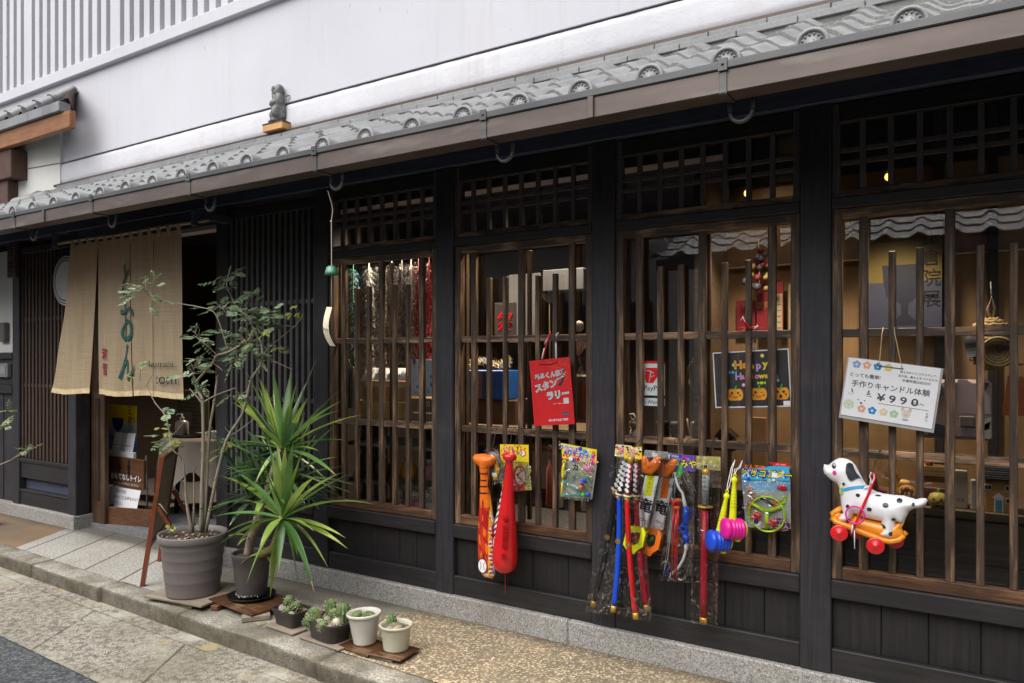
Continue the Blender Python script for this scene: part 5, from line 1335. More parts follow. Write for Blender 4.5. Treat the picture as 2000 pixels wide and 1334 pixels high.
# -- sword packs
def sword(parent, top, mid, bot, hc, sc, y, lab=None):
    """top of grip, guard, tip of the sheath"""
    root = MB(); T, M_, B = Vector((top[0],y,top[1])), Vector((mid[0],y,mid[1])), Vector((bot[0],y,bot[1]))
    d = (B-M_); perp = Vector((-d.z,0,d.x)).normalized()*(-.010 if bot[0] > mid[0] else .014)
    pts = bez(((tuple(M_)), tuple((M_+B)/2+perp*1.8), tuple(B)), 18); n = len(pts)
    b = MB(); b.tube(pts[:-1], [.0125+.0012*sin(PI*k/n) for k in range(n-1)], sc, 10)
    s = b.build('sword', parent)
    if lab: s['label'] = lab
    b = MB(); b.tube([T, T+(M_-T)*.96], .0125, hc, 10)
    ax = (M_-T); L = ax.length; ax.normalize(); sd = Vector((ax.z,0,-ax.x))
    for k in range(6):
        c = T+ax*(L*(.2+.125*k)); b.poly([((c-sd*.011).x,(c-sd*.011).z-.006), ((c+ax*.013).x,(c+ax*.013).z), ((c+sd*.011).x,(c+sd*.011).z+.006), ((c-ax*.010).x,(c-ax*.010).z)][::1], y-.0135, WHITE)
        b.poly([((c-sd*.0115).x,(c-sd*.0115).z), ((c-ax*.006+sd*.01).x,(c-ax*.006+sd*.01).z), ((c+ax*.006+sd*.01).x,(c+ax*.006+sd*.01).z)][::-1], y-.0137, WHITE)
    b.build('grip', s)
    b = MB(); b.tube([T-ax*.006, T+ax*.026], .0142, GOLD, 10); b.tube([M_-ax*.008, M_-ax*.001], .021, CREAMP, 12); b.tube([M_+ax*.004, M_+ax*.016], .0145, GOLD, 10)
    e = Vector(pts[-1]); f_ = Vector(pts[-2]); b.tube([f_, e], .0140, GOLD, 10); b.build('fittings', s)
    b = MB(); c = Vector(pts[7]); b.disc(c.x,c.z,.0125,y-.0142,BLK); b.ring(c.x,c.z,.0095,.0125,y-.0146,GOLD)
    for k in range(3): b.disc(c.x+.0045*cos(2.1*k+.5),c.z+.0045*sin(2.1*k+.5),.0036,y-.0146,GOLD,seg=10)
    b.build('crest', s); return s
SG = 'toy sword packs hung on the lattice'
t = thing('toy_sword_pack', (-1.42, -.07, 1.03), 'clear pack with one black and one blue toy sword', 'toy sword pack', SG)
sword(t, (-1.40,.985), (-1.462,.815), (-1.582,.235), P((.03,.03,.035), .5), P((.015,.014,.018), .3, .1, coat=.4), -.075, 'black toy sword with gold end')
sword(t, (-1.375,.985), (-1.432,.80), (-1.462,.24), P((.05,.06,.12), .5), BLUE, -.10, 'blue toy sword with gold end')
def header(parent, q, y, base, bits, words=()):
    b = MB(); quad(b, q, y, base); rr = random.Random(len(bits)*7+int(q[0][0]*-100))
    x0, x1 = min(p[0] for p in q)+.008, max(p[0] for p in q)-.008; z0, z1 = min(p[1] for p in q)+.008, max(p[1] for p in q)-.008
    for k in range(34):
        x = rr.uniform(x0,x1); z = rr.uniform(z0,z1); a = rr.uniform(.003,.009)
        b.poly([(x-a,z-a*.4),(x+a*.8,z-a*.7),(x+a,z+a*.5),(x-a*.5,z+a*.8)], y-.0003-.00003*k, bits[k % len(bits)])
    for s_, x, z, sz, m, o in words:
        if o: b.text(s_, x, z, sz, y-.0018, o, bold=.07)
        b.text(s_, x, z, sz, y-.0024, m, bold=.015)
    return b.build('header_card', parent)
header(t, [(-1.455,1.037),(-1.372,1.035),(-1.378,.978),(-1.462,.98)], -.085, CREAMP, (RED, WHITE, YEL, BLK, ORNG), (('刀',-1.425,1.008,.034,RED,WHITE),))
bag(t, [(-1.466,.985),(-1.372,.985),(-1.43,.225),(-1.618,.205)], -.09, r, .022, 12); hook(t, -1.42, -.07, 1.03)
t = thing('toy_sword_pack', (-1.36, -.11, 1.03), 'clear pack with two red toy swords crossing over the black and blue pack', 'toy sword pack', SG)
sword(t, (-1.342,.985), (-1.345,.80), (-1.292,.275), P((.35,.01,.04), .5), CRIMS, -.100, 'darker red toy sword at the back')
sword(t, (-1.362,.985), (-1.378,.80), (-1.335,.235), P((.40,.012,.03), .5), RED, -.125, 'bright red toy sword in front')
header(t, [(-1.395,1.030),(-1.312,1.037),(-1.312,.978),(-1.400,.975)], -.112, YEL, (RED, WHITE, GOLD, BLK, CREAMP), (('刀',-1.36,1.006,.034,RED,WHITE),))
bag(t, [(-1.405,.98),(-1.315,.98),(-1.262,.235),(-1.408,.225)], -.115, r, .022, 12); hook(t, -1.35, -.11, 1.03)
t = thing('toy_sword_pack', (-1.02, -.06, 1.0), 'narrow clear pack with a single long red sword, grey grip and olive header card', 'toy sword pack', SG)
b = MB(); b.tube([(-1.027,-.07,.765),(-1.031,-.07,.55),(-1.033,-.07,.40),(-1.034,-.07,.285)], [.0165,.0165,.0165,.0165], CRIMS, 12); s = b.build('sword', t)
b = MB(); b.tube([(-1.023,-.07,.93),(-1.026,-.07,.79)], .0165, GREYT, 12)
for k in range(7): b.poly([(-1.034,.915-.019*k),(-1.0245,.906-.019*k),(-1.015,.915-.019*k),(-1.0245,.924-.019*k)], -.0872, P((.17,.18,.2), .6))
b.build('grip', s)
b = MB(); b.tube([(-1.023,-.07,.952),(-1.023,-.07,.926)], .0168, GOLD, 12); b.lathe([(0,-.004),(.034,-.004),(.036,0),(.034,.004),(0,.004)], (-1.026,-.07,.782), GOLD, 20, sy=.7); b.tube([(-1.034,-.07,.285),(-1.034,-.07,.256)], .0168, GOLD, 12); b.ring(-1.034,.27,.006,.009,-.0875,BLK); b.build('fittings', s)
header(t, [(-1.068,1.008),(-.958,1.010),(-.958,.948),(-1.068,.948)], -.068, OLIVE, (GOLD, P((.5,.5,.3), .5), P((.25,.25,.1), .5)), (('SAMURAI',-1.012,.962,.022,BLK,CREAMP),))
bag(t, [(-1.070,.948),(-.957,.948),(-.972,.255),(-1.095,.247)], -.072, r, .022, 10); hook(t, -1.015, -.06, 1.0)

# -- launcher packs with big black characters
def launcher(dx, dz, y, cc, label, bladec):
    t = thing('launcher_pack', (-1.28+dx, y, .95+dz), label, 'toy launcher', 'toy launchers with black characters')
    b = MB(); sh = .11
    X = lambda x, z: x+dx+(z-.9)*.23; q = lambda pts: [(X(x,z), z+dz) for x, z in pts]
    quad(b, q([(-1.30,.905),(-1.235,.905),(-1.235,.66),(-1.30,.66)]), y, PAPERW)
    b.text('竜', X(-1.267,.76), .76+dz, .068, y-.001, BLK, bold=.03, rot=-.15)
    rr = random.Random(3)
    for k in range(26):
        z = rr.choice((rr.uniform(.80,.90), rr.uniform(.665,.715))); x = rr.uniform(-1.295,-1.24); a = rr.uniform(.003,.007); b.poly(q([(x,z),(x+a,z+.002),(x+a*.8,z+a),(x+.001,z+a*.7)]), y-.0005-.00003*k, BLK if k % 3 else RED)
    quad(b, q([(-1.292,.905),(-1.255,.905),(-1.250,.81),(-1.285,.81)]), y-.0014, cc); 
    for k, ch in enumerate('ジェット'): b.text(ch, X(-1.271,.89-.02*k), .89-.02*k+dz, .02, y-.002, BLK)
    b.build('insert_card', t)
    b = MB(); pts = q([(-1.31,.665),(-1.245,.665),(-1.228,.64),(-1.228,.575),(-1.25,.555),(-1.262,.535),(-1.30,.548),(-1.325,.575),(-1.325,.635)]); hole = q([(-1.30,.645),(-1.255,.645),(-1.25,.60),(-1.27,.585),(-1.30,.59)])
    n = 9
    outer = [Vector((p[0],y-.006,p[1])) for p in pts]; cx = sum(p[0] for p in hole)/5; cz = sum(p[1] for p in hole)/5
    inner = [Vector((cx+(p[0]-cx)*.50, y-.006, cz+(p[1]-cz)*.50)) for p in pts]
    vs = [tuple(p) for p in outer+inner]+[(p.x,y-.026,p.z) for p in outer+inner]
    fs = []
    for k in range(n):
        j = (k+1) % n; fs += [(k,n+k,n+j,j), (2*n+k,2*n+j,3*n+j,3*n+k), (k,j,2*n+j,2*n+k), (n+k,3*n+k,3*n+j,n+j)]
    b.add(vs, fs, cc); b.build('handle', t)
    b = MB(); b.T = Matrix.Translation((0,0,0)); b.tube([(cx-.008,y-.016,cz-.012),(cx,y-.016,cz+.004),(cx+.01,y-.016,cz+.012)], .006, RED if cc is NEON else GREEN, 8); b.T = None; b.build('trigger', t)
    b = MB(); b.puff(q([(-1.335,.99),(-1.315,1.0),(-1.285,.955),(-1.26,.94),(-1.275,.915),(-1.315,.92),(-1.325,.95)]), .010, .008, bladec[0], y-.012); b.puff(q([(-1.30,.955),(-1.262,1.0),(-1.235,.995),(-1.243,.94),(-1.265,.91),(-1.30,.915)]), .010, .008, bladec[0], y-.016); b.build('propeller', t)
    if bladec[1]: b = MB(); b.puff(q([(-1.225,.985),(-1.2,.985),(-1.203,.92),(-1.225,.895),(-1.236,.92)]), .010, .008, bladec[1], y-.008); b.build('side_blade', t)
    b = MB(); quad(b, q([(-1.328,1.022),(-1.215,1.02),(-1.218,.99),(-1.33,.99)]), y-.002, P((.36,.37,.38), .4, .4, 25)); b.rect(X(-1.29,1.005),X(-1.262,1.005),.995+dz,1.012+dz,y-.003,PAPERW); b.build('header_card', t)
    bag(t, q([(-1.335,1.022),(-1.205,1.02),(-1.222,.545),(-1.335,.54)]), y-.012, r, .018, 9); hook(t, X(-1.27,1.0), y, 1.018+dz)
launcher(.060, -.012, -.055, ORNG, 'orange-handled launcher pack hanging just behind the yellow one', (ORNG, GREEN))
launcher(0, 0, -.10, NEON, 'yellow-handled launcher pack with red trigger and a large black character', (ORNG, None))

# -- bow and arrow set
t = thing('bow_set', (-1.13, -.06, 1.0), 'clear pack with white and blue toy bow, red arrows and a purple header card', 'toy bow')
b = MB(); pts = [(-1.168,-.07,.925),(-1.155,-.07,.88),(-1.132,-.07,.835),(-1.122,-.07,.79),(-1.116,-.07,.765)]; b.tube(bez((pts[0],(-1.16,-.07,.86),pts[2]),8)+pts[3:], [.006]*9+[.009,.010], WHITE, 8)
b.tube([(-1.112,-.07,.602),(-1.115,-.07,.58)]+bez(((-1.117,-.07,.57),(-1.13,-.07,.50),(-1.185,-.07,.455)),8)+[(-1.19,-.07,.435)], [.010,.009]+[.0062]*10, WHITE, 8); b.build('bow_limb', t)
b = MB(); b.tube([(-1.116,-.07,.772),(-1.112,-.07,.73),(-1.117,-.07,.705),(-1.12,-.07,.69)], [.013,.017,.013,.012], BLUE, 10); b.torus((-1.127,-.07,.668),.016,.0075,BLUE,18,8); b.tube([(-1.118,-.07,.648),(-1.115,-.07,.625),(-1.115,-.07,.605)], [.012,.015,.011], BLUE, 10); b.build('bow_grip', t)
b = MB(); b.tube([(-1.165,-.062,.92),(-1.178,-.062,.75),(-1.205,-.062,.52),(-1.225,-.062,.45)], .0013, WHITE, 4); b.tube([(-1.18,-.062,.93),(-1.19,-.062,.7),(-1.222,-.062,.46)], .0013, WHITE, 4); b.tube([(-1.222,-.062,.44),(-1.2,-.062,.475),(-1.195,-.062,.482)], .004, BLUE, 6); b.build('bow_string', t)
for x, z in ((-1.148,.80), (-1.158,.765), (-1.170,.79)):
    b = MB(); b.tube([(x,-.078,z),(x-.004,-.078,z-.18),(x-.012,-.078,.44)], .0034, RED, 6); b.tube([(x-.016,-.078,z),(x+.016,-.078,z)], .0075, ORNG if x > -1.165 else RED, 8); b.tube([(x,-.078,z+.004),(x,-.078,z-.022)], .007, RED, 8)
    b.tube([(x-.001,-.078,z-.05),(x-.003,-.078,z-.14)], .0058, RED, 6); b.build('arrow', t)
header(t, [(-1.192,1.010),(-1.070,1.008),(-1.072,.935),(-1.190,.935)], -.068, PURP, (BLUE, PURP, P((.2,.2,.5), .4), MAG, SKYB), (('ゆみや',-1.125,.965,.042,YEL,BLK), ('SPECIAL',-1.165,.998,.010,WHITE,None)))
bag(t, [(-1.192,.936),(-1.072,.936),(-1.085,.430),(-1.243,.418)], -.074, r, .02, 12); hook(t, -1.13, -.06, 1.005)

# -- squeaky hammers
def hammer(cx, cz, hx, hz, m, label, ln):
    t = thing('squeaky_hammer', (cx, -.13, cz), label, 'toy hammer', 'squeaky toy hammers')
    ax = Vector((.72,.66,-.06)).normalized(); c = Vector((cx,-.15,cz)); R3 = ax.to_track_quat('Z','Y').to_matrix().to_4x4()
    b = MB(); b.T = Matrix.Translation(c-ax*.03) @ R3
    pr = [(0,-.006),(.03,-.005),(.042,.0),(.046,.006),(.046,.016)]
    for k in range(4): pr += [(.0405,.022+.014*k),(.0415,.026+.014*k),(.0465,.030+.014*k),(.0465,.034+.014*k)]
    pr += [(.042,.084),(.03,.088),(0,.088)]
    b.lathe(pr, (0,0,0), m, 30); b.ring(0,0,0,0.0001,0,m); b.T = None; hd = b.build('head', t)
    b = MB(); b.T = Matrix.Translation(c-ax*.03) @ R3; b.lathe([(.0,.0885),(.034,.0885),(.036,.093),(0,.096)], (0,0,0), NEON, 24); b.T = None; b.build('end_cap', t)
    b = MB(); top = Vector((hx,-.125,hz)); bot = c+ax*.01; d = bot-top
    P_ = [top+d*q for q in (0,.03,.08,.12,.3,.5,.7,.85,1)]; b.tube(P_, [.006,.013,.014,.0085,.0115,.0135,.015,.017,.018], NEON, 12)
    for k in range(7): q = top+d*(.2+.06*k); b.tube([q, q+d*.012], .0105+.001*k, P((.60,.62,.01), .4), 10)
    e = c-Vector((0,0,.045)); b.ell(tuple(e+ax*.035), (.016,.012,.012), NEON, 12, 8); b.torus((top.x,top.y,top.z+.008),.006,.0025,NEON,12,6); b.build('handle', t)
    b = MB(); b.tube([(hx,-.125,hz+.01),(hx+.006,-.11,hz+.03),(hx+.012,-.08,ln-.03),(hx+.014,-.05,ln)], .002, WHITE, 5); b.tube([(hx,-.125,hz+.01),(hx-.004,-.11,hz+.03),(hx+.006,-.08,ln-.03),(hx+.014,-.05,ln)], .002, WHITE, 5); b.build('cord', t); hook(t, hx+.014, -.05, ln)
hammer(-.955, .655, -.912, .862, BLUE, 'squeaky hammer with blue bellows head and yellow handle, the lower of two', 1.0)
hammer(-.893, .715, -.880, .935, MAG, 'squeaky hammer with magenta bellows head and yellow handle, the upper of two', 1.0)

# -- spinning propeller pack
t = thing('propeller_pack', (-.77, -.04, .99), 'flat clear pack with lime flying ring, red propeller toys and a blue header card', 'toy packet')
b = MB(); y = -.044
quad(b, [(-.872,.955),(-.672,.998),(-.668,.925),(-.872,.915)], y, SKYB); quad(b, [(-.76,1.0),(-.672,1.0),(-.672,.985),(-.735,.985)], y-.0004, RED)
for k in range(30): x = rr.uniform(-.865,-.685); z = rr.uniform(.915,.965); b.disc(x,z,rr.uniform(.004,.010),y-.0006-.00003*k,(WHITE,P((.3,.6,.8), .4),BLUE)[k % 3],seg=7)
b.text('とんでけ!', -.815,.972,.022,y-.002,ORNG,bold=.03); b.text('ヘリコプター', -.765,.945,.036,y-.002,BLK,bold=.11,shear=.2); b.text('ヘリコプター', -.765,.945,.036,y-.0027,YEL,bold=.02,shear=.2); b.text('HELI ORIG', -.705,.992,.009,y-.002,WHITE); b.rect(-.742,-.72,.935,.955,y-.003,PAPERW); b.build('header_card', t)
b = MB(); quad(b, [(-.872,.915),(-.668,.925),(-.665,.72),(-.855,.705)], y+.006, P((.45,.50,.48), .5, .3, 14)); quad(b, [(-.872,.915),(-.668,.925),(-.668,.88),(-.87,.87)], y+.0055, P((.18,.42,.68), .4, .3, 14))
for k, ch in enumerate('大空'): b.text(ch, -.835+.008*k,.875-.034*k,.032,y,WHITE,bold=.09); b.text(ch, -.835+.008*k,.875-.034*k,.032,y-.0006,ORNG,bold=.02)
for k, ch in enumerate('飛行'): b.text(ch, -.838+.008*k,.80-.032*k,.028,y,WHITE,bold=.09); b.text(ch, -.838+.008*k,.80-.032*k,.028,y-.0006,ORNG,bold=.02)
b.tube([(-.80,y,.845),(-.73,y,.812)], .005, BLK, 6); b.poly([(-.74,.85),(-.72,.83),(-.70,.84),(-.715,.815),(-.745,.81)], y, ORNG); b.poly([(-.705,.85),(-.68,.865),(-.685,.83),(-.71,.815)], y, LIME)
b.ell((-.70,y,.893), (.022,.003,.012), RED, 12, 6); b.disc(-.812,.74,.028,y,CREAMP); b.disc(-.812,.74,.024,y-.0004,PAPERW); b.disc(-.808,.736,.011,y-.0008,BLUE); b.tube([(-.836,y-.001,.74),(-.788,y-.001,.742)], .0015, ORNG, 4)
b.disc(-.705,.735,.04,y,DRED,.027); b.disc(-.705,.735,.036,y-.0004,P((.08,.02,.12), .4),.023); b.text('ヘリコプター', -.705,.747,.0125,y-.001,WHITE,bold=.02); b.text('2', -.725,.728,.030,y-.001,YEL,bold=.03); b.text('個入', -.695,.728,.021,y-.001,WHITE,bold=.02); b.build('insert_card', t)
b = MB(); b.torus((-.762,y-.008,.775),.075,.0042,LIME,34,7)
for a in (PI/2+.1, PI*7/6+PI*.33, -PI/6+PI*.33): pass
for a in (-PI/2, PI*.86, PI*.14): b.tube([(-.762,y-.008,.785),(-.762+.073*cos(a),y-.008,.785+.073*sin(a)*.98)], [.009,.0075], LIME, 8)
b.build('ring', t)
for x, z in ((-.80,.765), (-.735,.745)):
    b = MB(); b.ell((x,y-.014,z), (.017,.008,.012), RED, 12, 8); b.tube([(x-.03,y-.014,z-.014),(x+.02,y-.014,z-.012)], .003, RED, 6); b.tube([(x,y-.014,z),(x,y-.014,z+.02)], .003, RED, 6); b.build('helicopter', t)
bag(t, [(-.873,.915),(-.667,.926),(-.662,.712),(-.86,.695)], y-.010, r, .014, 12); hook(t, -.77, -.045, .985)

# -- inflatable dalmatian on wheels
dg = thing('dog_pull_toy', (-.37, -.14, .86), 'inflatable white dalmatian toy on an orange base with four red wheels', 'inflatable toy')
DX = lambda px, py: (-.5605+px*.000335, 1.0835-py*.0003185)      # outline traced in its own flat plane
OUT = [(130,200),(180,205),(225,160),(262,128),(300,108),(345,105),(395,116),(440,140),(480,185),(520,270),(555,345),(590,410),(640,455),(700,488),(780,505),(880,512),(980,508),(1050,525),(1110,540),(1160,520),(1205,518),(1222,540),(1205,590),(1160,635),(1085,655),(1040,690),(1010,760),(985,830),(950,850),(905,830),(898,930),(890,1030),(850,1045),(770,1035),(712,1015),(712,985),(760,935),(745,850),(650,840),(560,822),(470,790),(440,850),(420,900),(370,915),(300,895),(288,850),(330,790),(318,690),(310,580),(305,490),(270,430),(215,400),(165,355),(130,320),(120,265)]
OUT = [DX(a,b) for a, b in OUT]
SP = [(365,410,16,21),(520,530,23,22),(725,522,30,9),(808,620,32,30),(948,558,30,28),(1085,588,17,20),(640,690,28,26),(410,685,22,28),(888,792,22,22),(775,893,32,26),(863,970,28,26),(408,865,22,26),(335,770,14,22)]
SP = [(DX(a,b), c*.000335, d*.0003185) for a, b, c, d in SP]
DW = P((.80,.80,.84), .22, .03, coat=.4); SPOT = P((.03,.035,.04), .25); PINKF = P((.80,.55,.55), .25)
def dogc(x, z): return DW
b = MB(); b.puff(OUT, .048, .0075, dogc, -.14); body_mb = b
def dogy(x, z):
    o = [Vector(p) for p in OUT]; q = Vector((x,z)); d = 9
    for i in range(len(o)):
        a, c = o[i-1], o[i]; ab = c-a; t_ = max(0, min(1, (q-a).dot(ab)/ab.length_squared)); d = min(d, (a+ab*t_-q).length)
    return d
DMX = max(dogy(x*.01-.5, z*.01+.75) if True else 0 for x in range(5, 30) for z in range(2, 30) if (lambda X, Z: sum(((OUT[i][1] > Z) != (OUT[i-1][1] > Z)) and X < (OUT[i-1][0]-OUT[i][0])*(Z-OUT[i][1])/(OUT[i-1][1]-OUT[i][1])+OUT[i][0] for i in range(len(OUT))) % 2)(x*.01-.5, z*.01+.75))
def surf(x, z, lift=.0012): return -.14 - .048*math.sqrt(max(0, 1-(1-min(1, dogy(x,z)/DMX))**2)) - lift
def patch(b, pts, m, lift=.0014):
    c = (sum(p[0] for p in pts)/len(pts), sum(p[1] for p in pts)/len(pts)); n = len(pts); vs = [(c[0],surf(c[0],c[1],lift),c[1])]; fs = []
    for ring in (.5, 1):
        for p in pts: x, z = c[0]+(p[0]-c[0])*ring, c[1]+(p[1]-c[1])*ring; vs.append((x,surf(x,z,lift),z))
    for k in range(n):
        j = (k+1) % n; fs += [(0,1+k,1+j), (1+k,1+n+k,1+n+j,1+j)]
    b.add(vs, fs, m, True)
b = body_mb
for (c, a, d) in SP: patch(b, [(c[0]+a*cos(.45*k), c[1]+d*sin(.45*k)) for k in range(14)], SPOT if a != 32*.000335 or d > .009 else SPOT)
b.build('body', dg)
b = MB(); patch(b, [DX(*p) for p in ((395,160),(420,145),(455,165),(475,215),(500,270),(545,335),(520,325),(480,345),(440,360),(415,330),(392,260),(388,200))][::-1], SPOT, .006); b.build('ear', dg)
b = MB(); e = DX(256,198); patch(b, [(e[0]+.0085*cos(.5*k), e[1]+.010*sin(.5*k)) for k in range(13)], BLK, .002); patch(b, [(e[0]+.001+.0045*cos(.6*k), e[1]+.0025+.0045*sin(.6*k)) for k in range(11)], DW, .0032); patch(b, [(e[0]+.0005+.0025*cos(.6*k), e[1]+.001+.003*sin(.6*k)) for k in range(11)], BLK, .004); b.build('eye', dg)
b = MB(); e = DX(267,276); patch(b, [(e[0]+.008*cos(.5*k), e[1]+.0082*sin(.5*k)) for k in range(13)], MAG, .002)
m_ = [DX(*p) for p in ((138,345),(150,350),(162,338),(166,322))]; b.tube([(x,surf(x,z,.001),z) for x, z in m_], .0012, BLK, 4); b.build('face_print', dg)
b = MB(); top = [DX(*p) for p in ((305,505),(345,478),(400,448),(460,428),(520,416),(588,418))]; bot = [DX(*p) for p in ((312,538),(350,512),(405,484),(460,464),(520,450),(590,452))]
vs = []; fs = []
for k in range(6): vs += [(top[k][0],surf(*top[k],.0025),top[k][1]), (bot[k][0],surf(*bot[k],.0025),bot[k][1])]
for k in range(5): fs.append((2*k,2*k+1,2*k+3,2*k+2))
b.add(vs, fs, SKYB, True); b.build('collar', dg)
b = MB(); c0 = DX(342,488); b.box(c0[0]-.008,c0[0]+.008,-.176,-.170,c0[1]-.014,c0[1]+.014,YEL); b.box(c0[0]-.0045,c0[0]+.0045,-.178,-.1745,c0[1]-.009,c0[1]+.009,SKYB); b.build('buckle', dg)
ORB = P((.80,.27,.015), .3, .06, coat=.3)
b = MB(); O = [DX(*p) for p in ((335,690),(325,780),(290,860),(300,905),(420,925),(520,960),(700,1025),(800,1055),(890,1045),(905,950),(905,840),(995,810),(975,900),(985,960),(965,1010),(930,1050),(700,1070),(520,975),(420,870),(455,795),(480,800),(470,880),(560,830),(745,850),(750,940),(700,1000),(520,950),(300,905))]
O = [DX(*p) for p in ((322,720),(318,770),(262,770),(222,800),(208,850),(222,895),(262,925),(420,960),(600,1025),(760,1080),(850,1088),(930,1062),(985,1010),(985,950),(962,905),(995,812),(905,838),(880,860),(745,852),(560,826),(470,790),(430,850),(380,900),(330,860),(340,760))]
b.puff(O, .030, .008, ORB, -.135); b.build('base', dg)
b = MB(); e = [DX(*p) for p in ((330,735),(270,775),(225,815),(222,865),(270,900),(420,945),(600,1010),(760,1065),(850,1072),(930,1045),(985,985))]; b.tube([(x,-.165+.02*abs(k-5)/5,z) for k, (x, z) in enumerate(e)], .0115, ORB, 12); b.tube([(x+.006,-.10,z+.004) for x, z in e[1:]], .010, ORB, 10); b.build('base_rim', dg)
for (px, py), yy in (((320,1018),-.19), ((705,1122),-.19), ((478,1030),-.085), ((880,1100),-.085)):
    b = MB(); c = DX(px, py); R3 = Matrix.Rotation(PI/2, 4, 'X')
    b.T = Matrix.Translation((c[0],yy,c[1])) @ Matrix.Rotation(.12, 4, 'Z') @ R3; b.lathe([(0,-.004),(.028,-.004),(.0315,-.002),(.0325,.001),(.0315,.004),(.028,.005),(.010,.0075),(.006,.012),(0,.013)], (0,0,0), RED if yy < -.1 else CRIMS, 30); b.T = None; b.build('wheel', dg)
b = MB(); rp = [DX(*p) for p in ((665,380),(640,480),(590,620),(530,790),(480,920),(460,1000))]
b.tube([(x,min(-.17,surf(x,z,.004) if k < 5 else -.18)-.004,z) for k, (x, z) in enumerate(rp)], .0055, RED, 8); q = [DX(*p) for p in ((645,400),(655,330),(640,290),(655,250),(685,260),(690,310),(670,370),(650,410),(590,435),(560,520))]; b.tube([(x,-.17,z) for x, z in q], .0035, WHITE, 6); b.tube([(x+.003,-.172,z) for x, z in q[1:8]], .0028, RED, 6)
e0 = DX(485,960); e1 = DX(487,1190); b.tube([(e0[0],-.19,e0[1]),(e1[0],-.19,e1[1])], .002, WHITE, 5); e2 = DX(470,880); b.tube([(e2[0],-.195,e2[1]),(DX(455,1000)[0],-.193,DX(455,1000)[1])], .003, WHITE, 5); b.build('ribbon', dg)
b = MB(); c = DX(495,768); b.torus((c[0],-.20,c[1]),.0335,.0032,MAG,30,8); b.build('ring', dg)
b = MB(); h = DX(672,245); b.tube([(h[0],-.165,h[1]+.004),(h[0]+.003,-.13,h[1]+.03),(h[0]+.006,-.05,1.055),(h[0]+.008,0,1.074),(h[0]+.008,.03,1.07)], .0022, WIRE, 6); b.build('hook', dg)

# ------------------------------------------------------------------ hanging signs
def local_sign(name, tl, tr, bl, y, label, cat, group=None):
    """empty at the sign's centre, turned in the shop-front plane; returns it and its width and height"""
    tl, tr, bl = Vector((tl[0],0,tl[1])), Vector((tr[0],0,tr[1])), Vector((bl[0],0,bl[1])); W = (tr-tl).length; H = (bl-tl).length
    ang = math.atan2((tr-tl).z, (tr-tl).x); c = (tr+bl)/2
    return thing(name, (c.x, y, c.z), label, cat, group, (0, -ang, 0)), W, H
t, W, H = local_sign('candle_sign', (-.440,1.452), (-.112,1.408), (-.469,1.216), -.03, 'white laminated sign with flowers and a price of 990 hanging askew on a cord', 'sign')
hw, hh = W/2, H/2
b = MB(); b.box(-hw,hw,-.002,.002,-hh,hh,PAPERW); b.box(-hw-.006,hw+.008,.0022,.004,-hh-.014,hh+.002,P((.42,.42,.42), .3)); y = -.0026
DK = P((.06,.065,.075), .6); SX = lambda px: (px-730)/1040*W*.94; SZ = lambda py: (770-py)/620*H*.90
FLC = {'lb':P((.25,.38,.66), .6), 'or':P((.75,.42,.28), .6), 'bl':P((.02,.25,.60), .6), 'ye':P((.75,.60,.20), .6), 'cr':P((.75,.62,.36), .6), 'gr':P((.38,.62,.36), .6)}
def flower(x, z, R_, m):
    for k in range(5): a = PI/2+2*PI*k/5; b.disc(x+R_*.55*cos(a), z+R_*.55*sin(a), R_*.44, y-.00001*k, m, seg=12)
    b.disc(x, z, R_*.28, y-.0005, WHITE, seg=12)
for u, v, m in ((-.40,.40,'lb'), (-.285,.405,'or'), (-.165,.405,'bl'), (-.05,.41,'ye'), (-.275,-.345,'or'), (-.155,-.35,'bl'), (-.03,-.345,'cr'), (.085,-.35,'gr')): flower(u*W, v*H, .0165, FLC[m])
b.text('とっても簡単!', -.29*W, .215*H, .0185, y, DK, bold=.015); b.text('手作りキャンドル体験', .0*W, .065*H, .0285, y, DK, bold=.012); b.text('¥ 9 9 0', .10*W, -.115*H, .041, y, DK, sx=1.25, bold=.02); b.text('(税込み)', .315*W, -.13*H, .013, y, DK)
b.text('粘土みたいにコネコネして、', .29*W, .365*H, .0105, y, DK, bold=.01); b.text('目や耳、鼻などをつけるだけ!', .28*W, .295*H, .0105, y, DK, bold=.01); b.text('所要時間は約30分', .27*W, .225*H, .0125, y, DK, bold=.01)
for k, ch in enumerate('もあん'): b.text(ch, .43*W, (-.27-.05*k)*H, .012, y, DK)
b.rect(-.10*W, .44*W, -.215*H, -.207*H, y, DK)
for dx, dz, a in ((-.395,-.10,1.9), (-.375,-.12,2.3), (-.39,-.135,2.7), (-.255,-.105,.5), (-.245,-.12,.1), (-.24,-.095,1.2)):
    x, z = dx*W, dz*H; b.poly([(x,z),(x+.018*cos(a)-.003,z+.018*sin(a)),(x+.021*cos(a),z+.021*sin(a)),(x+.016*cos(a)+.003,z+.016*sin(a)-.003)][::-1], y, DK); b.poly([(x,z),(x+.018*cos(a)-.003,z+.018*sin(a)),(x+.021*cos(a),z+.021*sin(a)),(x+.016*cos(a)+.003,z+.016*sin(a)-.003)], y-.0002, DK)
lx, lz = -.425*W, -.30*H
for k in range(14): a = 2*PI*k/14; b.poly([(lx+.014*cos(a-.3),lz+.014*sin(a-.3)),(lx+.014*cos(a+.3),lz+.014*sin(a+.3)),(lx+.023*cos(a),lz+.023*sin(a))], y-.00001*k, FLC['gr'] if k % 2 else P((.65,.68,.35), .6))
b.disc(lx,lz,.0145,y-.0005,P((.62,.74,.55), .6)); b.disc(lx-.005,lz+.003,.0016,y-.001,DK,seg=8); b.disc(lx+.005,lz+.003,.0016,y-.001,DK,seg=8); b.disc(lx,lz-.003,.003,y-.001,FLC['bl'],.002,seg=10)
fx, fz = -.29*W, -.25*H
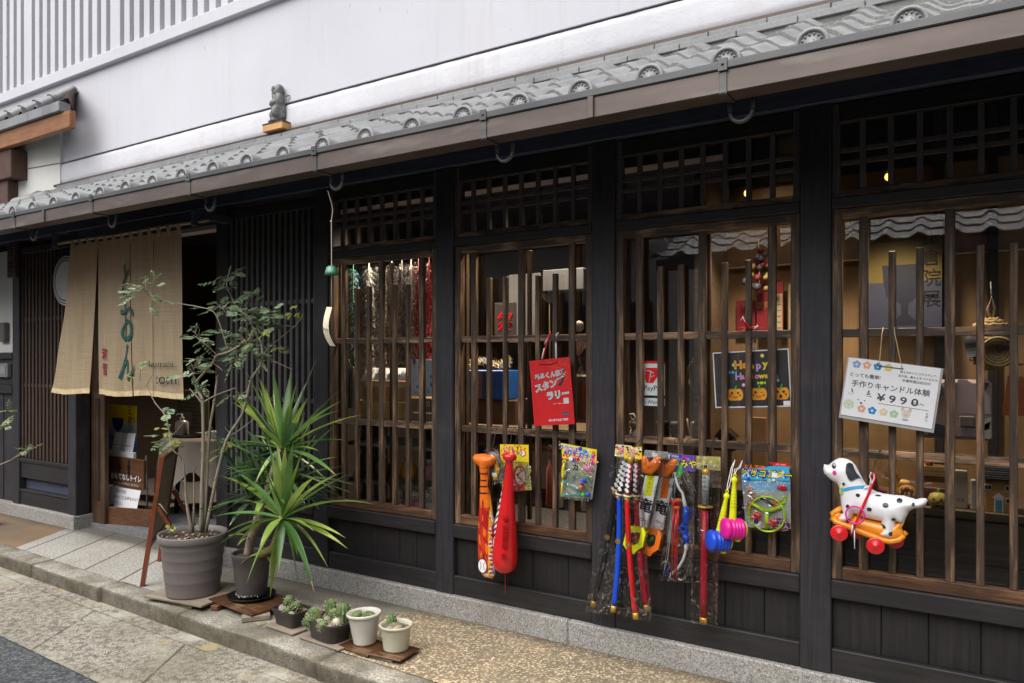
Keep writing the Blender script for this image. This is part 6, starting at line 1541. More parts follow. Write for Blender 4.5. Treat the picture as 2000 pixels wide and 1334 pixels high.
for dx, dz, q in ((-.012,.012,.003), (.012,.012,.003), (0,.0,.005)): b.disc(fx+dx,fz+dz,q,y,DK,q*.8,seg=10)
gx, gz = .21*W, -.325*H
for sx in (-1, 1): b.disc(gx+sx*.013,gz+.018,.006,y,P((.62,.50,.42), .6),.008,seg=12)
b.disc(gx,gz+.003,.0165,y-.0003,P((.72,.67,.58), .6)); b.disc(gx,gz-.003,.0075,y-.0006,P((.70,.52,.45), .6),.005)
for sx in (-1, 1): b.disc(gx+sx*.0065,gz+.009,.0017,y-.0009,DK,seg=8); b.disc(gx+sx*.0025,gz-.003,.001,y-.0009,DK,seg=6)
b.disc(gx+.001,gz-.022,.012,y,P((.45,.45,.46), .6),.005)
b.build('face', t, world=False)
b = MB(); b.box(-.055,.035,-.006,-.0025,hh-.020,hh-.0175,DK); b.disc(-.055,hh-.0188,.003,-.0065,DK,seg=8); b.disc(.035,hh-.0188,.003,-.0065,DK,seg=8)
TW = P((.62,.50,.28), .8); ii = t.rotation_euler.to_matrix().inverted(); L_ = lambda x, y_, z: tuple(ii @ (Vector((x,y_,z))-Vector(t.location)))
b.tube([(-.05,-.003,hh-.016), L_(-.319,-.012,1.545), L_(-.315,.0,1.574)], .0018, TW, 5); b.tube([(.032,-.003,hh-.016), L_(-.272,-.012,1.545), L_(-.275,.0,1.574)], .0018, TW, 5); b.build('cord', t, world=False)
b = MB(); vs = [(-hw-.005,-.0045,-hh-.012),(hw+.008,-.0045,-hh-.012),(hw+.008,-.0045,hh+.003),(-hw-.005,-.0045,hh+.003)]; b.add(vs, [(0,1,2,3)], SLEEVE); b.build('clear_sleeve', t, world=False)

t, W, H = local_sign('stamp_rally_sign', (-1.966,1.434), (-1.731,1.455), (-1.938,1.097), -.03, 'red laminated poster with white outlined lettering hanging on a red and white ribbon', 'sign')
hw, hh = W/2, H/2
b = MB(); RS = P((.62,.018,.022), .4, .08, 12); b.box(-hw,hw,-.002,.002,-hh,hh,RS); y = -.0028; RS2 = P((.68,.07,.03), .4)
for k in range(22): a = rr.uniform(0, 6); x = rr.uniform(0, hw*.9); z = rr.uniform(.05, hh*.9); b.ring(x,z,.012,.016,-.0022-.00001*k,RS2,10,1,a,a+2.4)
def ol(s_, x, z, sz, rot=0, bold=.0): b.text(s_, x, z, sz, y, BLK, bold=.10, rot=rot); b.text(s_, x, z, sz, y-.0006, WHITE, bold=.065, rot=rot); b.text(s_, x, z, sz, y-.0012, P((.10,.10,.14), .5), bold=-.012, rot=rot)
ol('あるくん奈良', .0, .255*H, .031, .10); ol('スタンプ', -.008, .105*H, .045, .20); ol('ラリー', .035, -.055*H, .045, .08)
b.text('スタンプを集めよう', .035, -.185*H, .007, y, WHITE); b.rect(.065,.095,-.19*H,-.105*H,y,P((.62,.60,.58), .5)); b.text('はじまりは正倉院展', .028, -.43*H, .0125, y, WHITE, bold=.04)
NV = P((.05,.08,.13), .5); b.poly([(.045,-.335*H),(.098,-.335*H),(.088,-.315*H),(.055,-.315*H)], y, NV); b.rect(.052,.092,-.352*H,-.337*H,y,P((.12,.14,.18), .5))
for k in range(5): b.rect(.053+.009*k,.056+.009*k,-.37*H,-.352*H,y,NV)
ob = P((.78,.38,.06), .5)
b.build('face', t, world=False)
b = MB(); ii = t.rotation_euler.to_matrix().inverted(); L_ = lambda x, y_, z: tuple(ii @ (Vector((x,y_,z))-Vector(t.location)))
b.tube([L_(-1.885,-.036,1.44), L_(-1.872,-.03,1.50), L_(-1.862,-.018,1.555), L_(-1.852,-.01,1.585)], [.004,.004,.006,.003], RED, 6); b.tube([L_(-1.888,-.04,1.445), L_(-1.876,-.034,1.50)], .003, WHITE, 6); b.tube([L_(-1.806,-.036,1.445), L_(-1.812,-.03,1.52), L_(-1.816,-.012,1.57), L_(-1.808,-.006,1.58)], [.004,.0045,.006,.003], WHITE, 6); b.tube([L_(-1.862,-.018,1.555), L_(-1.885,-.02,1.52)], [.005,.002], WHITE, 6); b.tube([(-.06,-.004,hh-.022),(0,-.008,hh-.024),(.045,-.004,hh-.018)], .0035, RED, 6); b.build('ribbon', t, world=False)
b = MB(); n = 8; vs = []; fs = []
for a in range(n+1):
    for c in range(n+1): vs.append((-hw-.008+(W+.016)*c/n, -.0068+rr.uniform(-.0012,.0012), -hh-.012+(H+.016)*a/n))
for a in range(n):
    for c in range(n): k = a*(n+1)+c; fs.append((k,k+1,k+n+2,k+n+1))
b.add(vs, fs, SLEEVE); b.build('clear_sleeve', t, world=False)

t, W, H = local_sign('halloween_sign', (-1.027,1.474), (-.690,1.492), (-1.020,1.218), .055, 'black card with Happy Halloween lettering and orange pumpkins behind the lattice bars', 'sign')
hw, hh = W/2, H/2
b = MB(); b.box(-hw,hw,-.001,.001,-hh,hh,P((.028,.027,.03), .5)); y = -.0016
for q in ((-hw,hw,hh-.005,hh),(-hw,hw,-hh,-hh+.005),(-hw,-hw+.005,-hh+.005,hh-.005),(hw-.005,hw,-hh+.005,hh-.005)): b.rect(*q, y, WHITE)
LIL = P((.50,.32,.62), .5); PUM = P((.80,.36,.02), .5)
for k, (ch, m) in enumerate(zip('Happy!', (PUM, PUM, YEL, LIL, YEL, PUM))): b.text(ch, -.055+.030*k, .25*H-(.006 if k in (2,3) else 0), .052 if k == 0 else .044, y, m, bold=.05)
for k, (ch, m) in enumerate(zip('Halloween', (LIL, PINKP, YEL, YEL, PINKP, YEL, P((.8,.5,.1), .5), LIL, PUM))): b.text(ch, -.056+.0205*k, .045*H, .042 if k == 0 else .033, y, m, bold=.04)
for x, z, m in ((-.075,.26,LIME), (.055,.40,YEL), (-.035,-.10,PINKP), (.115,-.04,SKYB)): b.disc(x*W/.34, z*H, .0085, y, m); b.disc(x*W/.34, z*H, .004, y-.0003, WHITE, seg=8)
for x, z, m in ((-.08,.13,SKYB), (.045,-.075,LIME)): b.disc(x, z*H, .009, y, m, .007, seg=10); b.poly([(x-.008,z*H),(x-.018,z*H+.008),(x-.018,z*H-.008)], y, m); b.poly([(x+.008,z*H),(x+.018,z*H-.008),(x+.018,z*H+.008)], y, m)
for k, x in enumerate((-.075, .03, .125)):
    z = -.27*H; m2 = P((.70,.28,.015), .5)
    for dx, q in ((-.02,.016), (.02,.016), (-.011,.018), (.011,.018), (0,.017)): b.disc(x+dx, z, q, y-.0001*abs(int(dx*1000)%7), PUM if abs(dx) != .011 else m2, .027)
    b.poly([(x-.004,z+.022),(x+.004,z+.022),(x+.010,z+.040),(x+.005,z+.042)], y-.001, GREEN)
    for sx in (-1, 1):
        if k == 1 and sx > 0: b.rect(x+.008,x+.019,z+.006,z+.009,y-.0012,BLK)
        else: b.disc(x+sx*.013, z+.008, .005 if k < 2 else .006, y-.0012, BLK, .006, seg=10)
        b.disc(x+sx*.022, z-.004, .005, y-.0012, RED, seg=10)
    if k < 2: b.ring(x, z-.004, .010, .0135, y-.0012, BLK, 12, .8, PI*1.1, PI*1.9)
    else: b.disc(x, z-.012, .006, y-.0012, BLK, .008)
b.rect(hw-.034,hw-.005,-hh+.006,-hh+.026,y-.0014,PAPERW)
b.build('face', t, world=False)
b = MB(); ii = t.rotation_euler.to_matrix().inverted(); L_ = lambda x, y_, z: tuple(ii @ (Vector((x,y_,z))-Vector(t.location)))
RW = P((.75,.5,.55), .5)
b.tube([L_(-.882,.07,1.475), L_(-.868,.055,1.55)], .004, RW, 6); b.tube([L_(-.842,.07,1.478), L_(-.855,.055,1.55)], .004, WHITE, 6); b.tube([L_(-.845,.065,1.478), L_(-.846,.07,1.46)], .004, RED, 6)
b.tube([L_(-.905,.012,1.580), L_(-.88,.010,1.586), L_(-.862,.008,1.582), L_(-.872,.004,1.605), L_(-.882,.004,1.622), L_(-.876,.0,1.626), L_(-.862,.004,1.605), L_(-.85,.008,1.583), L_(-.835,.010,1.588), L_(-.812,.012,1.582)], .004, RED, 6); b.tube([L_(-.888,.0,1.618), L_(-.878,-.002,1.632), L_(-.868,0,1.61)], .003, WHITE, 6); b.tube([L_(-.83,.005,1.58), L_(-.812,.004,1.592)], .004, WHITE, 6); b.build('ribbon', t, world=False)
b = MB(); n = 6; vs = []; fs = []
for a in range(n+1):
    for c in range(n+1): vs.append((-hw-.004+(W+.01)*c/n, -.0052+rr.uniform(-.001,.001), -hh-.014+(H+.016)*a/n))
for a in range(n):
    for c in range(n): k = a*(n+1)+c; fs.append((k,k+1,k+n+2,k+n+1))
b.add(vs, fs, SLEEVE); b.build('clear_sleeve', t, world=False)

t = thing('payment_sign', (-1.325, .058, 1.33), 'white payment sign with red top bar and red logo inside the third window', 'sign')
b = MB(); b.T = Matrix.Translation((-1.325,.058,1.33)); y = -.001
b.rect(-.062,.062,-.062,.092,y,P((.60,.66,.66), .4)); b.rect(-.062,.062,.092,.105,y,RED); b.poly([(-.038,.02),(-.032,-.002),(.004,-.002),(.03,.035),(.03,.06),(.022,.072),(-.036,.072)], y-.0005, RED)
b.tube([(-.042,y-.001,.055),(-.02,y-.001,.058),(.008,y-.001,.046),(.01,y-.001,.034),(-.012,y-.001,.026)], .0022, P((.62,.66,.66), .4), 4); b.tube([(-.006,y-.001,.056),(-.018,y-.001,0)], .0022, P((.62,.66,.66), .4), 4)
b.text('PayPay', .004, -.028, .036, y-.0006, BLK, bold=.005); b.T = None; b.build('panel', t)
t = thing('payment_sign', (-1.325, .058, 1.235), 'small narrow pale sign with blue mark right below the red logo sign', 'sign')
b = MB(); b.T = Matrix.Translation((-1.325,.058,1.235)); b.rect(-.062,.062,-.018,.020,y,P((.58,.64,.66), .4)); b.text('Alipay', .008,.001,.026,y-.0006,BLK); b.poly([(-.052,-.008),(-.042,-.006),(-.04,.01),(-.045,.01)], y-.0006, BLUE); b.poly([(-.038,-.010),(-.03,-.004),(-.034,.008)], y-.0006, P((.1,.3,.7), .4)); b.T = None; b.build('panel', t)
# ------------------------------------------------------------------ lamps that are lit inside the shop, plus one added in the entrance
k_ = N('glowing_bulb'); em_ = k_.n('Emission', Strength=2.6); em_.inputs['Color'].default_value = (1,.62,.16,1); k_.l(em_.outputs[0], k_.out.inputs['Surface']); BULB = k_.m
def lamp(x, y, z, label, power, size=.015, cordtop=2.83):
    t = thing('ceiling_lamp', (x, y, z), label, 'lamp', 'lamps inside the shop')
    b = MB(); b.tube([(x,y,z+.05), (x,y,cordtop)], .004, BLACKP, 5); b.lathe([(.012,.085),(.016,.05),(.024,.02),(.022,.02),(.012,.045)], (x,y,z), BLACKP, 16); b.build('holder', t)
    b = MB(); b.ell((x,y,z), (size,size,size*1.1), BULB, 12, 8); o = b.build('bulb', t)
    l = bpy.data.lights.new('lamp_glow', 'SPOT'); l.energy = power; l.color = (1,.80,.56); l.shadow_soft_size = .05; l.spot_size = math.radians(130 if power > 50 else 104); l.spot_blend = .8
    lo = bpy.data.objects.new('lamp_glow', l); COL.objects.link(lo); lo.parent = t; lo.location = (0,.0,-size*1.2-.06); lo.rotation_euler = (.15,0,0)
lamp(-.312, .18, 2.222, 'spot lamp glowing behind the right-hand transom', 42)
lamp(-.905, .18, 2.222, 'spot lamp glowing at the right of the third transom', 36)
lamp(-.86, .40, 2.60, 'tiny lamp right under the lintel above the third window', 4, .014)
lamp(-2.03, .42, 2.59, 'warm lamp high behind the second transom', 130, .026)
lamp(-3.2, .42, 2.60, 'dim lamp high behind the first transom', 190, .016)
lamp(-6.3, 1.7, 2.3, 'added lamp brightening the entrance, unseen behind the curtain', 140, .03)  # unseen source, added to brighten the entrance

PK = P; KRAFT = P((.30,.18,.09), .8, .12); WAX = P((.62,.50,.40), .5); SAGE = P((.30,.36,.30), .7)
def boxthing(name, x0, x1, y0, y1, z0, z1, m, label, cat, deco=None, group=None):
    t = thing(name, ((x0+x1)/2, (y0+y1)/2, z0), label, cat, group)
    b = MB(); b.bbox(x0, x1, y0, y1, z0, z1, m, .004); b.build('body', t)
    if deco:
        b = MB(); deco(b); b.build('print', t)
    return t
# ---- first window: tinsel, boxes, small goods
def tinsel(x, y, z0, z1, m, label, rad=.055):
    b = MB(); rr = random.Random(int(x*-977)); n = int((z1-z0)*1100)
    for k in range(n):
        z = z0+(z1-z0)*k/n; a = rr.uniform(0,2*PI); L = rad*rr.uniform(.7,1.15); d = Vector((cos(a),sin(a),rr.uniform(-.9,.3))).normalized(); s = Vector((-sin(a),cos(a),0))*.0022; p = Vector((x,y,z)); q = p+d*L*.6+Vector((0,0,.004)); e = p+d*L+Vector((0,0,-.014))
        b.add([tuple(p-s),tuple(p+s),tuple(q+s),tuple(q-s),tuple(e)], [(0,1,2,3),(3,2,4)], m)
    b.tube([(x,y,z0),(x,y,2.07)], .003, m, 4)
    tag(b.build('tinsel_garland', None, (x,y,z0)), label, 'garland', 'tinsel garlands in the first window')
SILV = P((.42,.42,.41), .55, .35, 40); TEALM = P((.015,.12,.13), .5, .4, 40); REDM = P((.36,.015,.03), .5, .4, 40); DGR = P((.17,.155,.155), .5, .35, 40)
for x, z0, m, lb in ((-3.50,1.36,TEALM,'dark teal tinsel garland at the far left of the first window'), (-3.36,1.38,SILV,'silver tinsel garland hanging beside the teal one'), (-3.26,1.36,SILV,'second silver garland left of the middle bar of the first window'), (-3.165,1.40,DGR,'dark grey tinsel garland in the middle of the first window'),
                     (-3.08,1.42,DGR,'short dark garland right of the middle of the first window'), (-3.005,1.45,SILV,'bright silver garland near the right of the first window'), (-2.945,1.44,REDM,'dark red garland behind the silver one'), (-2.86,1.44,REDM,'dark red tinsel garland next to the right post of the first window')): tinsel(x, .26, z0, 2.04, m, lb)
boxthing('wooden_crate', -3.47, -3.0, .24, .50, 1.06, 1.17, CRATE, 'pale wooden crate with a green mark in the first window', 'crate', lambda b: b.rect(-3.15,-3.12,1.085,1.125,.2385,GREEN))
boxthing('cardboard_box', -3.43, -3.02, .27, .5, 1.172, 1.30, P((.36,.20,.09), .8), 'orange brown carton on top of the pale crate', 'box', lambda b: b.rect(-3.41,-3.04,1.262,1.296,.2685,P((.5,.42,.3), .8)))
t = thing('price_cards', (-3.2,.24,1.30), 'row of white price cards lying on the orange brown carton', 'cards'); b = MB()
b.add([(-3.41,.235,1.305),(-3.03,.235,1.305),(-3.03,.30,1.385),(-3.41,.30,1.385)], [(0,1,2,3)], PAPERW); b.text('クリスマス 9', -3.17, 1.335, .03, .245, INK); b.build('card', t)
t = thing('paper_bag', (-3.38,.22,1.17), 'tall pale grey paper bag leaning at the left of the carton', 'bag'); b = MB(); b.prism([(-3.545,1.12),(-3.45,1.12),(-3.445,1.38),(-3.535,1.37)], .20, .25, P((.48,.48,.44), .8)); b.tube([(-3.52,.21,1.37),(-3.515,.20,1.43),(-3.48,.20,1.44),(-3.47,.21,1.38)], .003, WHITE, 5); b.build('body', t)
t = thing('blue_white_packet', (-2.78,.21,1.21), 'white packet printed with blue drops at the right of the first window', 'packet'); b = MB(); b.bbox(-2.975,-2.79,.205,.225,1.215,1.44,P((.62,.70,.80), .5),.003)
for k in range(16): b.disc(-2.965+rr.uniform(0,.165), 1.27+rr.uniform(0,.16), rr.uniform(.006,.014), .2035-.0001*k, (BLUE, SKYB, WHITE, YEL)[k % 4], rr.uniform(.010,.02), seg=9)
b.text('1 X', -2.835,1.245,.028,.2035,INK); b.text('税込', -2.915,1.235,.02,.2035,P((.5,.2,.1), .6)); b.build('packet', t)
boxthing('cardboard_box', -2.99, -2.80, .24, .5, 1.06, 1.20, P((.20,.12,.07), .8), 'dark brown carton under the blue and white packet', 'box', lambda b: (b.text('20', -2.86,1.165,.05,.2385,P((.6,.55,.5), .7)), b.rect(-2.97,-2.82,1.105,1.115,.2385,PAPERW)))
t = thing('round_packet', (-2.96,.25,.735), 'round orange sweet packet with a ribbon on the upper shelf of the first window', 'packet'); b = MB(); b.ell((-3.025,.26,.738), (.062,.045,.062), P((.85,.38,.02), .3), 18, 12); b.tube([(-3.025,.26,.79),(-3.05,.25,.82),(-3.0,.25,.825),(-3.025,.26,.79)], .006, REDM, 6); b.build('wrapper', t)
for i, (x, z, lb) in enumerate(((-2.865,.735,'pink wrapped bundle at the right end of the upper shelf'), (-3.25,.735,'dark pink wrapped bundle left of the orange packet'))):
    t = thing('wrapped_bundle', (x,.27,z-.05), lb, 'bundle'); b = MB(); b.ell((x,.27,z), (.055,.045,.055), P((.50,.20,.22), .4, .3, 25) if not i else P((.22,.06,.09), .4, .3, 25), 14, 10); b.lathe([(.008,.05),(.03,.085),(.026,.085)], (x,.27,z), SILV, 10); b.build('wrapper', t)
for i, (x, m, lb) in enumerate(((-3.09,WAX,'white and pink rabbit doll on the lower shelf beside the green ornaments'), (-2.96,PINKP,'pink faced doll in the middle of the lower shelf'), (-2.85,WHITE,'white cat-shaped doll at the right of the lower shelf'))):
    t = thing('small_doll', (x,.26,.48), lb, 'doll'); b = MB(); b.ell((x,.27,.52), (.042,.036,.045), m, 14, 10); b.ell((x,.255,.585), (.036,.032,.034), P((.68,.62,.58), .5), 14, 10)
    for sx in (-1, 1): b.ell((x+sx*.02,.26,.622), (.010,.006,.022 if i == 0 else .012), m, 8, 6); b.ell((x+sx*.012,.2245,.588), (.004,.003,.005), BLK, 6, 5)
    b.ell((x,.2235,.577), (.004,.003,.003), MAG, 6, 5); b.build('body', t)
boxthing('shelf_riser', -3.50, -2.76, .22, .5, .46, .479, P((.30,.31,.29), .5), 'pale shelf board that carries the little dolls', 'shelf board')
t = thing('green_ornaments', (-3.2,.25,.48), 'shiny green glass ornaments lying on the lower shelf', 'ornaments'); 
for k in range(4): b = MB(); b.ell((-3.44+.065*k,.26+.02*(k % 2),.515), (.032,.032,.036), P((.01,.16,.07), .15), 14, 10); b.tube([(-3.44+.065*k,.26+.02*(k % 2),.55),(-3.44+.065*k,.26+.02*(k % 2),.562)], .007, GOLD, 6); b.build('ornament', t)
t = thing('dark_clothes', (-3.30,.3,.66), 'heap of dark folded cloth at the left of the upper shelf', 'cloth'); b = MB()
for k in range(4): b.bbox(-3.50+.01*k,-3.30-.015*k,.25,.42,.66+.04*k,.695+.04*k,P((.03+.02*(k % 2),.035,.05), .8),.012)
b.build('fold', t)
# ---- second window
boxthing('blue_box', -2.66, -2.38, .36, .55, 1.20, 1.375, P((.02,.13,.52), .5, .2), 'bright blue carton on the brown box in the second window', 'box', lambda b: (b.rect(-2.56,-2.53,1.205,1.37,.3585,P((.75,.45,.55), .5)), b.rect(-2.655,-2.385,1.285,1.289,.3585,P((.01,.06,.25), .6))))
boxthing('cardboard_box', -2.70, -2.32, .40, .70, 1.05, 1.195, P((.13,.065,.035), .8), 'low brown box beneath the blue carton', 'box')
t = thing('tinsel_wreath', (-2.30,.46,1.40), 'glittery silver and gold tinsel wreath lying over the blue carton', 'wreath'); b = MB(); rr2 = random.Random(3)
for k in range(420):
    a = rr2.uniform(0,2*PI); c = Vector((-2.55+.14*cos(a),.47+.05*sin(a),1.42+.02*sin(3*a))); d = Vector((rr2.uniform(-1,1),rr2.uniform(-1,1),rr2.uniform(-1,1))).normalized()*.035; s = d.orthogonal().normalized()*.0025; b.add([tuple(c-s),tuple(c+s),tuple(c+d)], [(0,1,2)], SILV if k % 3 else GOLD)
b.build('tinsel', t)
t = thing('red_lettering_banner', (-2.35,.55,1.62), 'small dark banner with red lettering deep in the second window', 'banner'); b = MB(); b.bbox(-2.60,-2.44,.60,.61,1.56,1.80,P((.03,.025,.03), .7),.002); b.text('祭', -2.52,1.67,.13,.598,RED,bold=.02); b.build('cloth', t)
t = thing('wall_lantern', (-1.98,.55,1.62), 'wall lantern with a conical shade on a thin rod inside the second window', 'lantern'); b = MB(); b.tube([(-2.14,.5,1.40),(-2.14,.5,1.80)], .006, P((.5,.36,.2), .4), 8); b.lathe([(.06,.03),(.055,.02),(.02,-.02),(.0,-.03)], (-2.14,.5,1.80), P((.10,.085,.07), .4), 18); b.build('shade', t)
boxthing('wall_cabinet', -2.26, -1.98, .62, .75, 1.86, 1.99, P((.10,.105,.12), .5), 'grey box cabinet high on the wall in the second window', 'cabinet')
boxthing('reflection_sheet', -2.62, -2.38, .8, .81, 1.55, 2.0, P((.09,.095,.105), .6), 'grey sheet standing in for a reflection in the second window', 'panel')  # added sheet: a reflection in the glass put in as grey
t = thing('feather_ornament', (-1.74,.22,1.50), 'pink paper fan ornament close to the right post of the second window', 'ornament'); b = MB()
for k in range(7): a = .5+.33*k; b.poly([(-1.80,1.46),(-1.80+.06*cos(a),1.46+.12*sin(a)),(-1.80+.06*cos(a+.3),1.46+.12*sin(a+.3))], .21-.001*k, P((.62,.30,.24), .6) if k % 2 else P((.70,.45,.36), .6))
b.ell((-1.80,.21,1.62), (.03,.02,.03), P((.55,.48,.4), .5, .4, 40), 10, 7); b.build('fan', t)
t = thing('clear_gift_bag', (-1.76,.20,1.11), 'olive cellophane gift bag beside the right post of the second window', 'bag'); b = MB(); b.bbox(-1.83,-1.74,.22,.26,1.12,1.36,P((.20,.19,.13), .3),.01); b.lathe([(.05,0),(.02,.05),(.045,.10)], (-1.785,.24,1.36), FILM, 12); b.build('bag', t)
for i, (x, m, h, lb) in enumerate(((-2.02,P((.55,.16,.16), .4),.20,'pale red candle standing in the lower part of the second window'), (-1.955,P((.62,.58,.52), .4),.13,'short cream candle right of the red candle'), (-1.80,P((.60,.56,.50), .4),.16,'cream candle with a brown bow by the right bars'))):
    t = thing('candle', (x,.28,.62), lb, 'candle'); b = MB(); b.lathe([(0,0),(.02,0),(.021,.01),(.019,h),(.006,h+.04),(0,h+.075)], (x,.28,.62), m, 16); b.tube([(x,.28,.62+h+.06),(x,.28,.62+h+.09)], .002, BLK, 4)
    if i == 2: b.tube([(x-.03,.255,.70),(x,.255,.715),(x+.03,.255,.70)], .007, P((.3,.1,.05), .6), 6)
    b.build('wax', t)
boxthing('gift_box', -2.65, -2.57, .25, .35, .62, .74, P((.45,.36,.28), .6), 'beige gift box at the lower left of the second window', 'box', lambda b: b.rect(-2.62,-2.60,.62,.74,.2485,REDM))
t = thing('brass_ornament', (-1.97,.30,.94), 'small brass bell ornament on the shelf of the second window', 'ornament'); b = MB(); b.lathe([(0,.05),(.008,.045),(.012,.02),(.022,0),(.018,0),(0,.03)], (-1.97,.30,.94), P((.6,.42,.12), .25, metal=.8), 18); b.torus((-1.97,.30,.998),.008,.002,GOLD,12,5); b.build('bell', t)
boxthing('pink_cloth_stack', -2.66, -2.42, .33, .6, .94, 1.01, P((.30,.12,.14), .8, .3), 'stack of dusky pink cloth on the shelf of the second window', 'cloth')
# ---- third window
boxthing('red_poster', -1.075, -.975, .62, .628, 1.575, 1.755, P((.20,.008,.025), .6), 'dark red poster with faint gold characters on the tan wall', 'poster', lambda b: [b.text(ch, -1.025, 1.72-.042*k, .038, .6185, P((.45,.22,.10), .6)) for k, ch in enumerate('灯ろう祭')])
boxthing('red_poster', -.965, -.83, .60, .608, 1.57, 1.84, P((.23,.008,.02), .6), 'brighter red poster half covered by a beige leaflet', 'poster', lambda b: (b.rect(-.90,-.835,1.58,1.78,.5985,P((.48,.40,.27), .7)), b.text('奈良', -.93,1.72,.04,.598,P((.5,.3,.12), .6)), [b.rect(-.895,-.84,1.60+.03*k,1.607+.03*k,.598,P((.25,.18,.12), .7)) for k in range(5)]))
boxthing('beige_leaflet', -.81, -.70, .62, .625, 1.56, 1.83, P((.40,.33,.22), .7), 'beige leaflet with small pictures at the right end of the third window', 'leaflet', lambda b: [b.rect(-.80+.05*(k % 2),-.765+.05*(k % 2),1.58+.06*(k//2),1.625+.06*(k//2),.6185,(PLANKW,P((.2,.05,.05), .6),P((.25,.2,.12), .6))[k % 3]) for k in range(8)])
t = thing('flower_garland', (-.93,.50,2.0), 'dusty red and yellow flower garland hanging above the red posters', 'garland'); b = MB(); b.tube([(-.93,.5,2.05),(-.925,.5,1.80)], .003, TW, 4)
for k in range(26): b.ell((-.93+rr2.uniform(-.06,.06),.5+rr2.uniform(-.02,.02),1.80+rr2.uniform(0,.2)), rr2.uniform(.012,.022), (P((.20,.02,.035), .6),P((.24,.17,.06), .6),P((.06,.06,.10), .6))[k % 3], 8, 6)
b.build('flowers', t)
t = thing('cloth_rabbit', (-1.48,.2,1.03), 'grey white cloth toy sitting at the lower left of the third window', 'toy'); b = MB(); b.ell((-1.475,.2,1.055), (.035,.028,.04), P((.45,.43,.40), .8), 12, 8); b.ell((-1.475,.19,1.115), (.027,.024,.025), P((.48,.46,.43), .8), 12, 8); b.tube([(-1.49,.19,1.13),(-1.50,.18,1.16),(-1.475,.175,1.165),(-1.455,.18,1.12)], .007, P((.42,.40,.37), .8), 6); b.build('body', t)
t = thing('dried_wreath', (-1.18,.30,1.36), 'dark twisted twig wreath right of the payment sign', 'wreath'); b = MB()
for k in range(40):
    a = rr2.uniform(0,6.28); q = [(-1.19+(.045+rr2.uniform(-.012,.012))*cos(a+.5*j),.32+rr2.uniform(-.012,.012),1.36+(.085+rr2.uniform(-.015,.015))*sin(a+.5*j)) for j in range(4)]; b.tube(q, .0018, P((.10,.07,.045), .8), 4)
b.build('twigs', t)
t = thing('tablet_case', (-1.14,.25,.83), 'tan leather case with a hand strap standing in the third window', 'case'); b = MB(); b.bbox(-1.20,-1.13,.24,.27,1.02,1.135,P((.24,.13,.06), .5),.012); b.tube([(-1.21,.23,1.15),(-1.20,.225,1.10),(-1.185,.23,1.05),(-1.165,.23,1.02)], .004, P((.5,.46,.42), .6), 6); b.build('case', t)
t = thing('black_lantern_ornament', (-1.03,.30,.83), 'little black roofed lantern ornament in the middle of the third window', 'ornament'); b = MB(); b.bbox(-1.075,-1.0,.28,.35,1.01,1.06,BLACKP,.004); b.prism([(-1.09,1.06),(-.985,1.06),(-1.03,1.10),(-1.06,1.10)], .27, .36, BLACKP); b.bbox(-1.09,-.99,.27,.36,.995,1.01,BLACKP,.003); b.bbox(-1.06,-1.02,.29,.34,.826,.995,BLACKP,.003); b.build('lantern', t)
boxthing('propped_board', -.93, -.86, .36, .375, .826, 1.16, P((.26,.15,.07), .6), 'thin wooden board propped up below the black pumpkin card', 'board')
for i, (x, m, lb) in enumerate(((-1.38,P((.05,.02,.02), .5),'dark wine coloured tin at the left of the third window shelf'), (-1.30,P((.10,.06,.035), .5),'brown lidded tin in the third window'), (-.76,P((.16,.10,.05), .6),'woven tray leaning at the right of the third window'))):
    t = thing('storage_tin', (x,.35,1.02 if i < 2 else .83), lb, 'tin'); b = MB(); z = 1.02 if i < 2 else .83; b.lathe([(0,0),(.035,0),(.036,.08),(.038,.082),(.038,.10),(0,.102)], (x,.35,z), m, 18); b.build('tin', t)
t = thing('jar_row', (-.80,.28,.826), 'row of small glass jars behind the propeller pack', 'jars'); 
for k in range(4): b = MB(); b.lathe([(0,0),(.022,0),(.023,.05),(.016,.062),(.016,.07)], (-.90+.06*k,.29,.826), P((.35,.30,.22), .2), 14); b.lathe([(.018,.07),(.018,.082),(0,.083)], (-.90+.06*k,.29,.826), GOLD, 14); b.build('jar', t)
# ---- fourth window
t = thing('exhibition_poster', (-.27,.5,1.82), 'yellow poster with a dark blue goblet and black characters inside the right-hand window', 'poster')
b = MB(); b.box(-.425,-.125,.50,.506,1.57,2.10,P((.115,.085,.012), .6)); b.rect(-.425,-.125,1.57,1.80,.4995,P((.028,.034,.07), .6))
NAVY = P((.008,.011,.028), .5); gob = [(-.30,1.60),(-.21,1.60),(-.215,1.625),(-.245,1.65),(-.242,1.70),(-.20,1.735),(-.188,1.79),(-.180,1.88),(-.352,1.88),(-.345,1.79),(-.333,1.735),(-.275,1.70),(-.272,1.65),(-.30,1.625)]
b.poly([(p[0]-.015,p[1]) for p in gob], .4990, NAVY)
for k, ch in enumerate('正倉院展'): b.text(ch, -.168,1.995-.094*k,.082,.4985,BLK,bold=.005)
b.build('sheet', t)
t = thing('woven_basket', (.055,.24,1.40), 'round woven straw basket with a white tag hanging in the right-hand window', 'basket'); STRAW = P((.62,.46,.24), .8, .35, 60, bump=.6, bs=40); STRAW2 = P((.56,.42,.22), .8, .35, 60)
b = MB()
for k in range(15):
    f = (k+.5)/15; a = f*PI; rad = .082*sin(a)*(1.0); z = 1.505+.105*cos(a)
    if rad < .012: continue
    nseg = 26; pts = [(.055+rad*cos(2*PI*j/nseg), .24+rad*.75*sin(2*PI*j/nseg), z+.0025*sin(j*2.4+k)) for j in range(nseg+1)]; b.tube(pts, [.0075+.0016*sin(j*2.6+k*1.9) for j in range(nseg+1)], STRAW if k % 2 else STRAW2, 6)
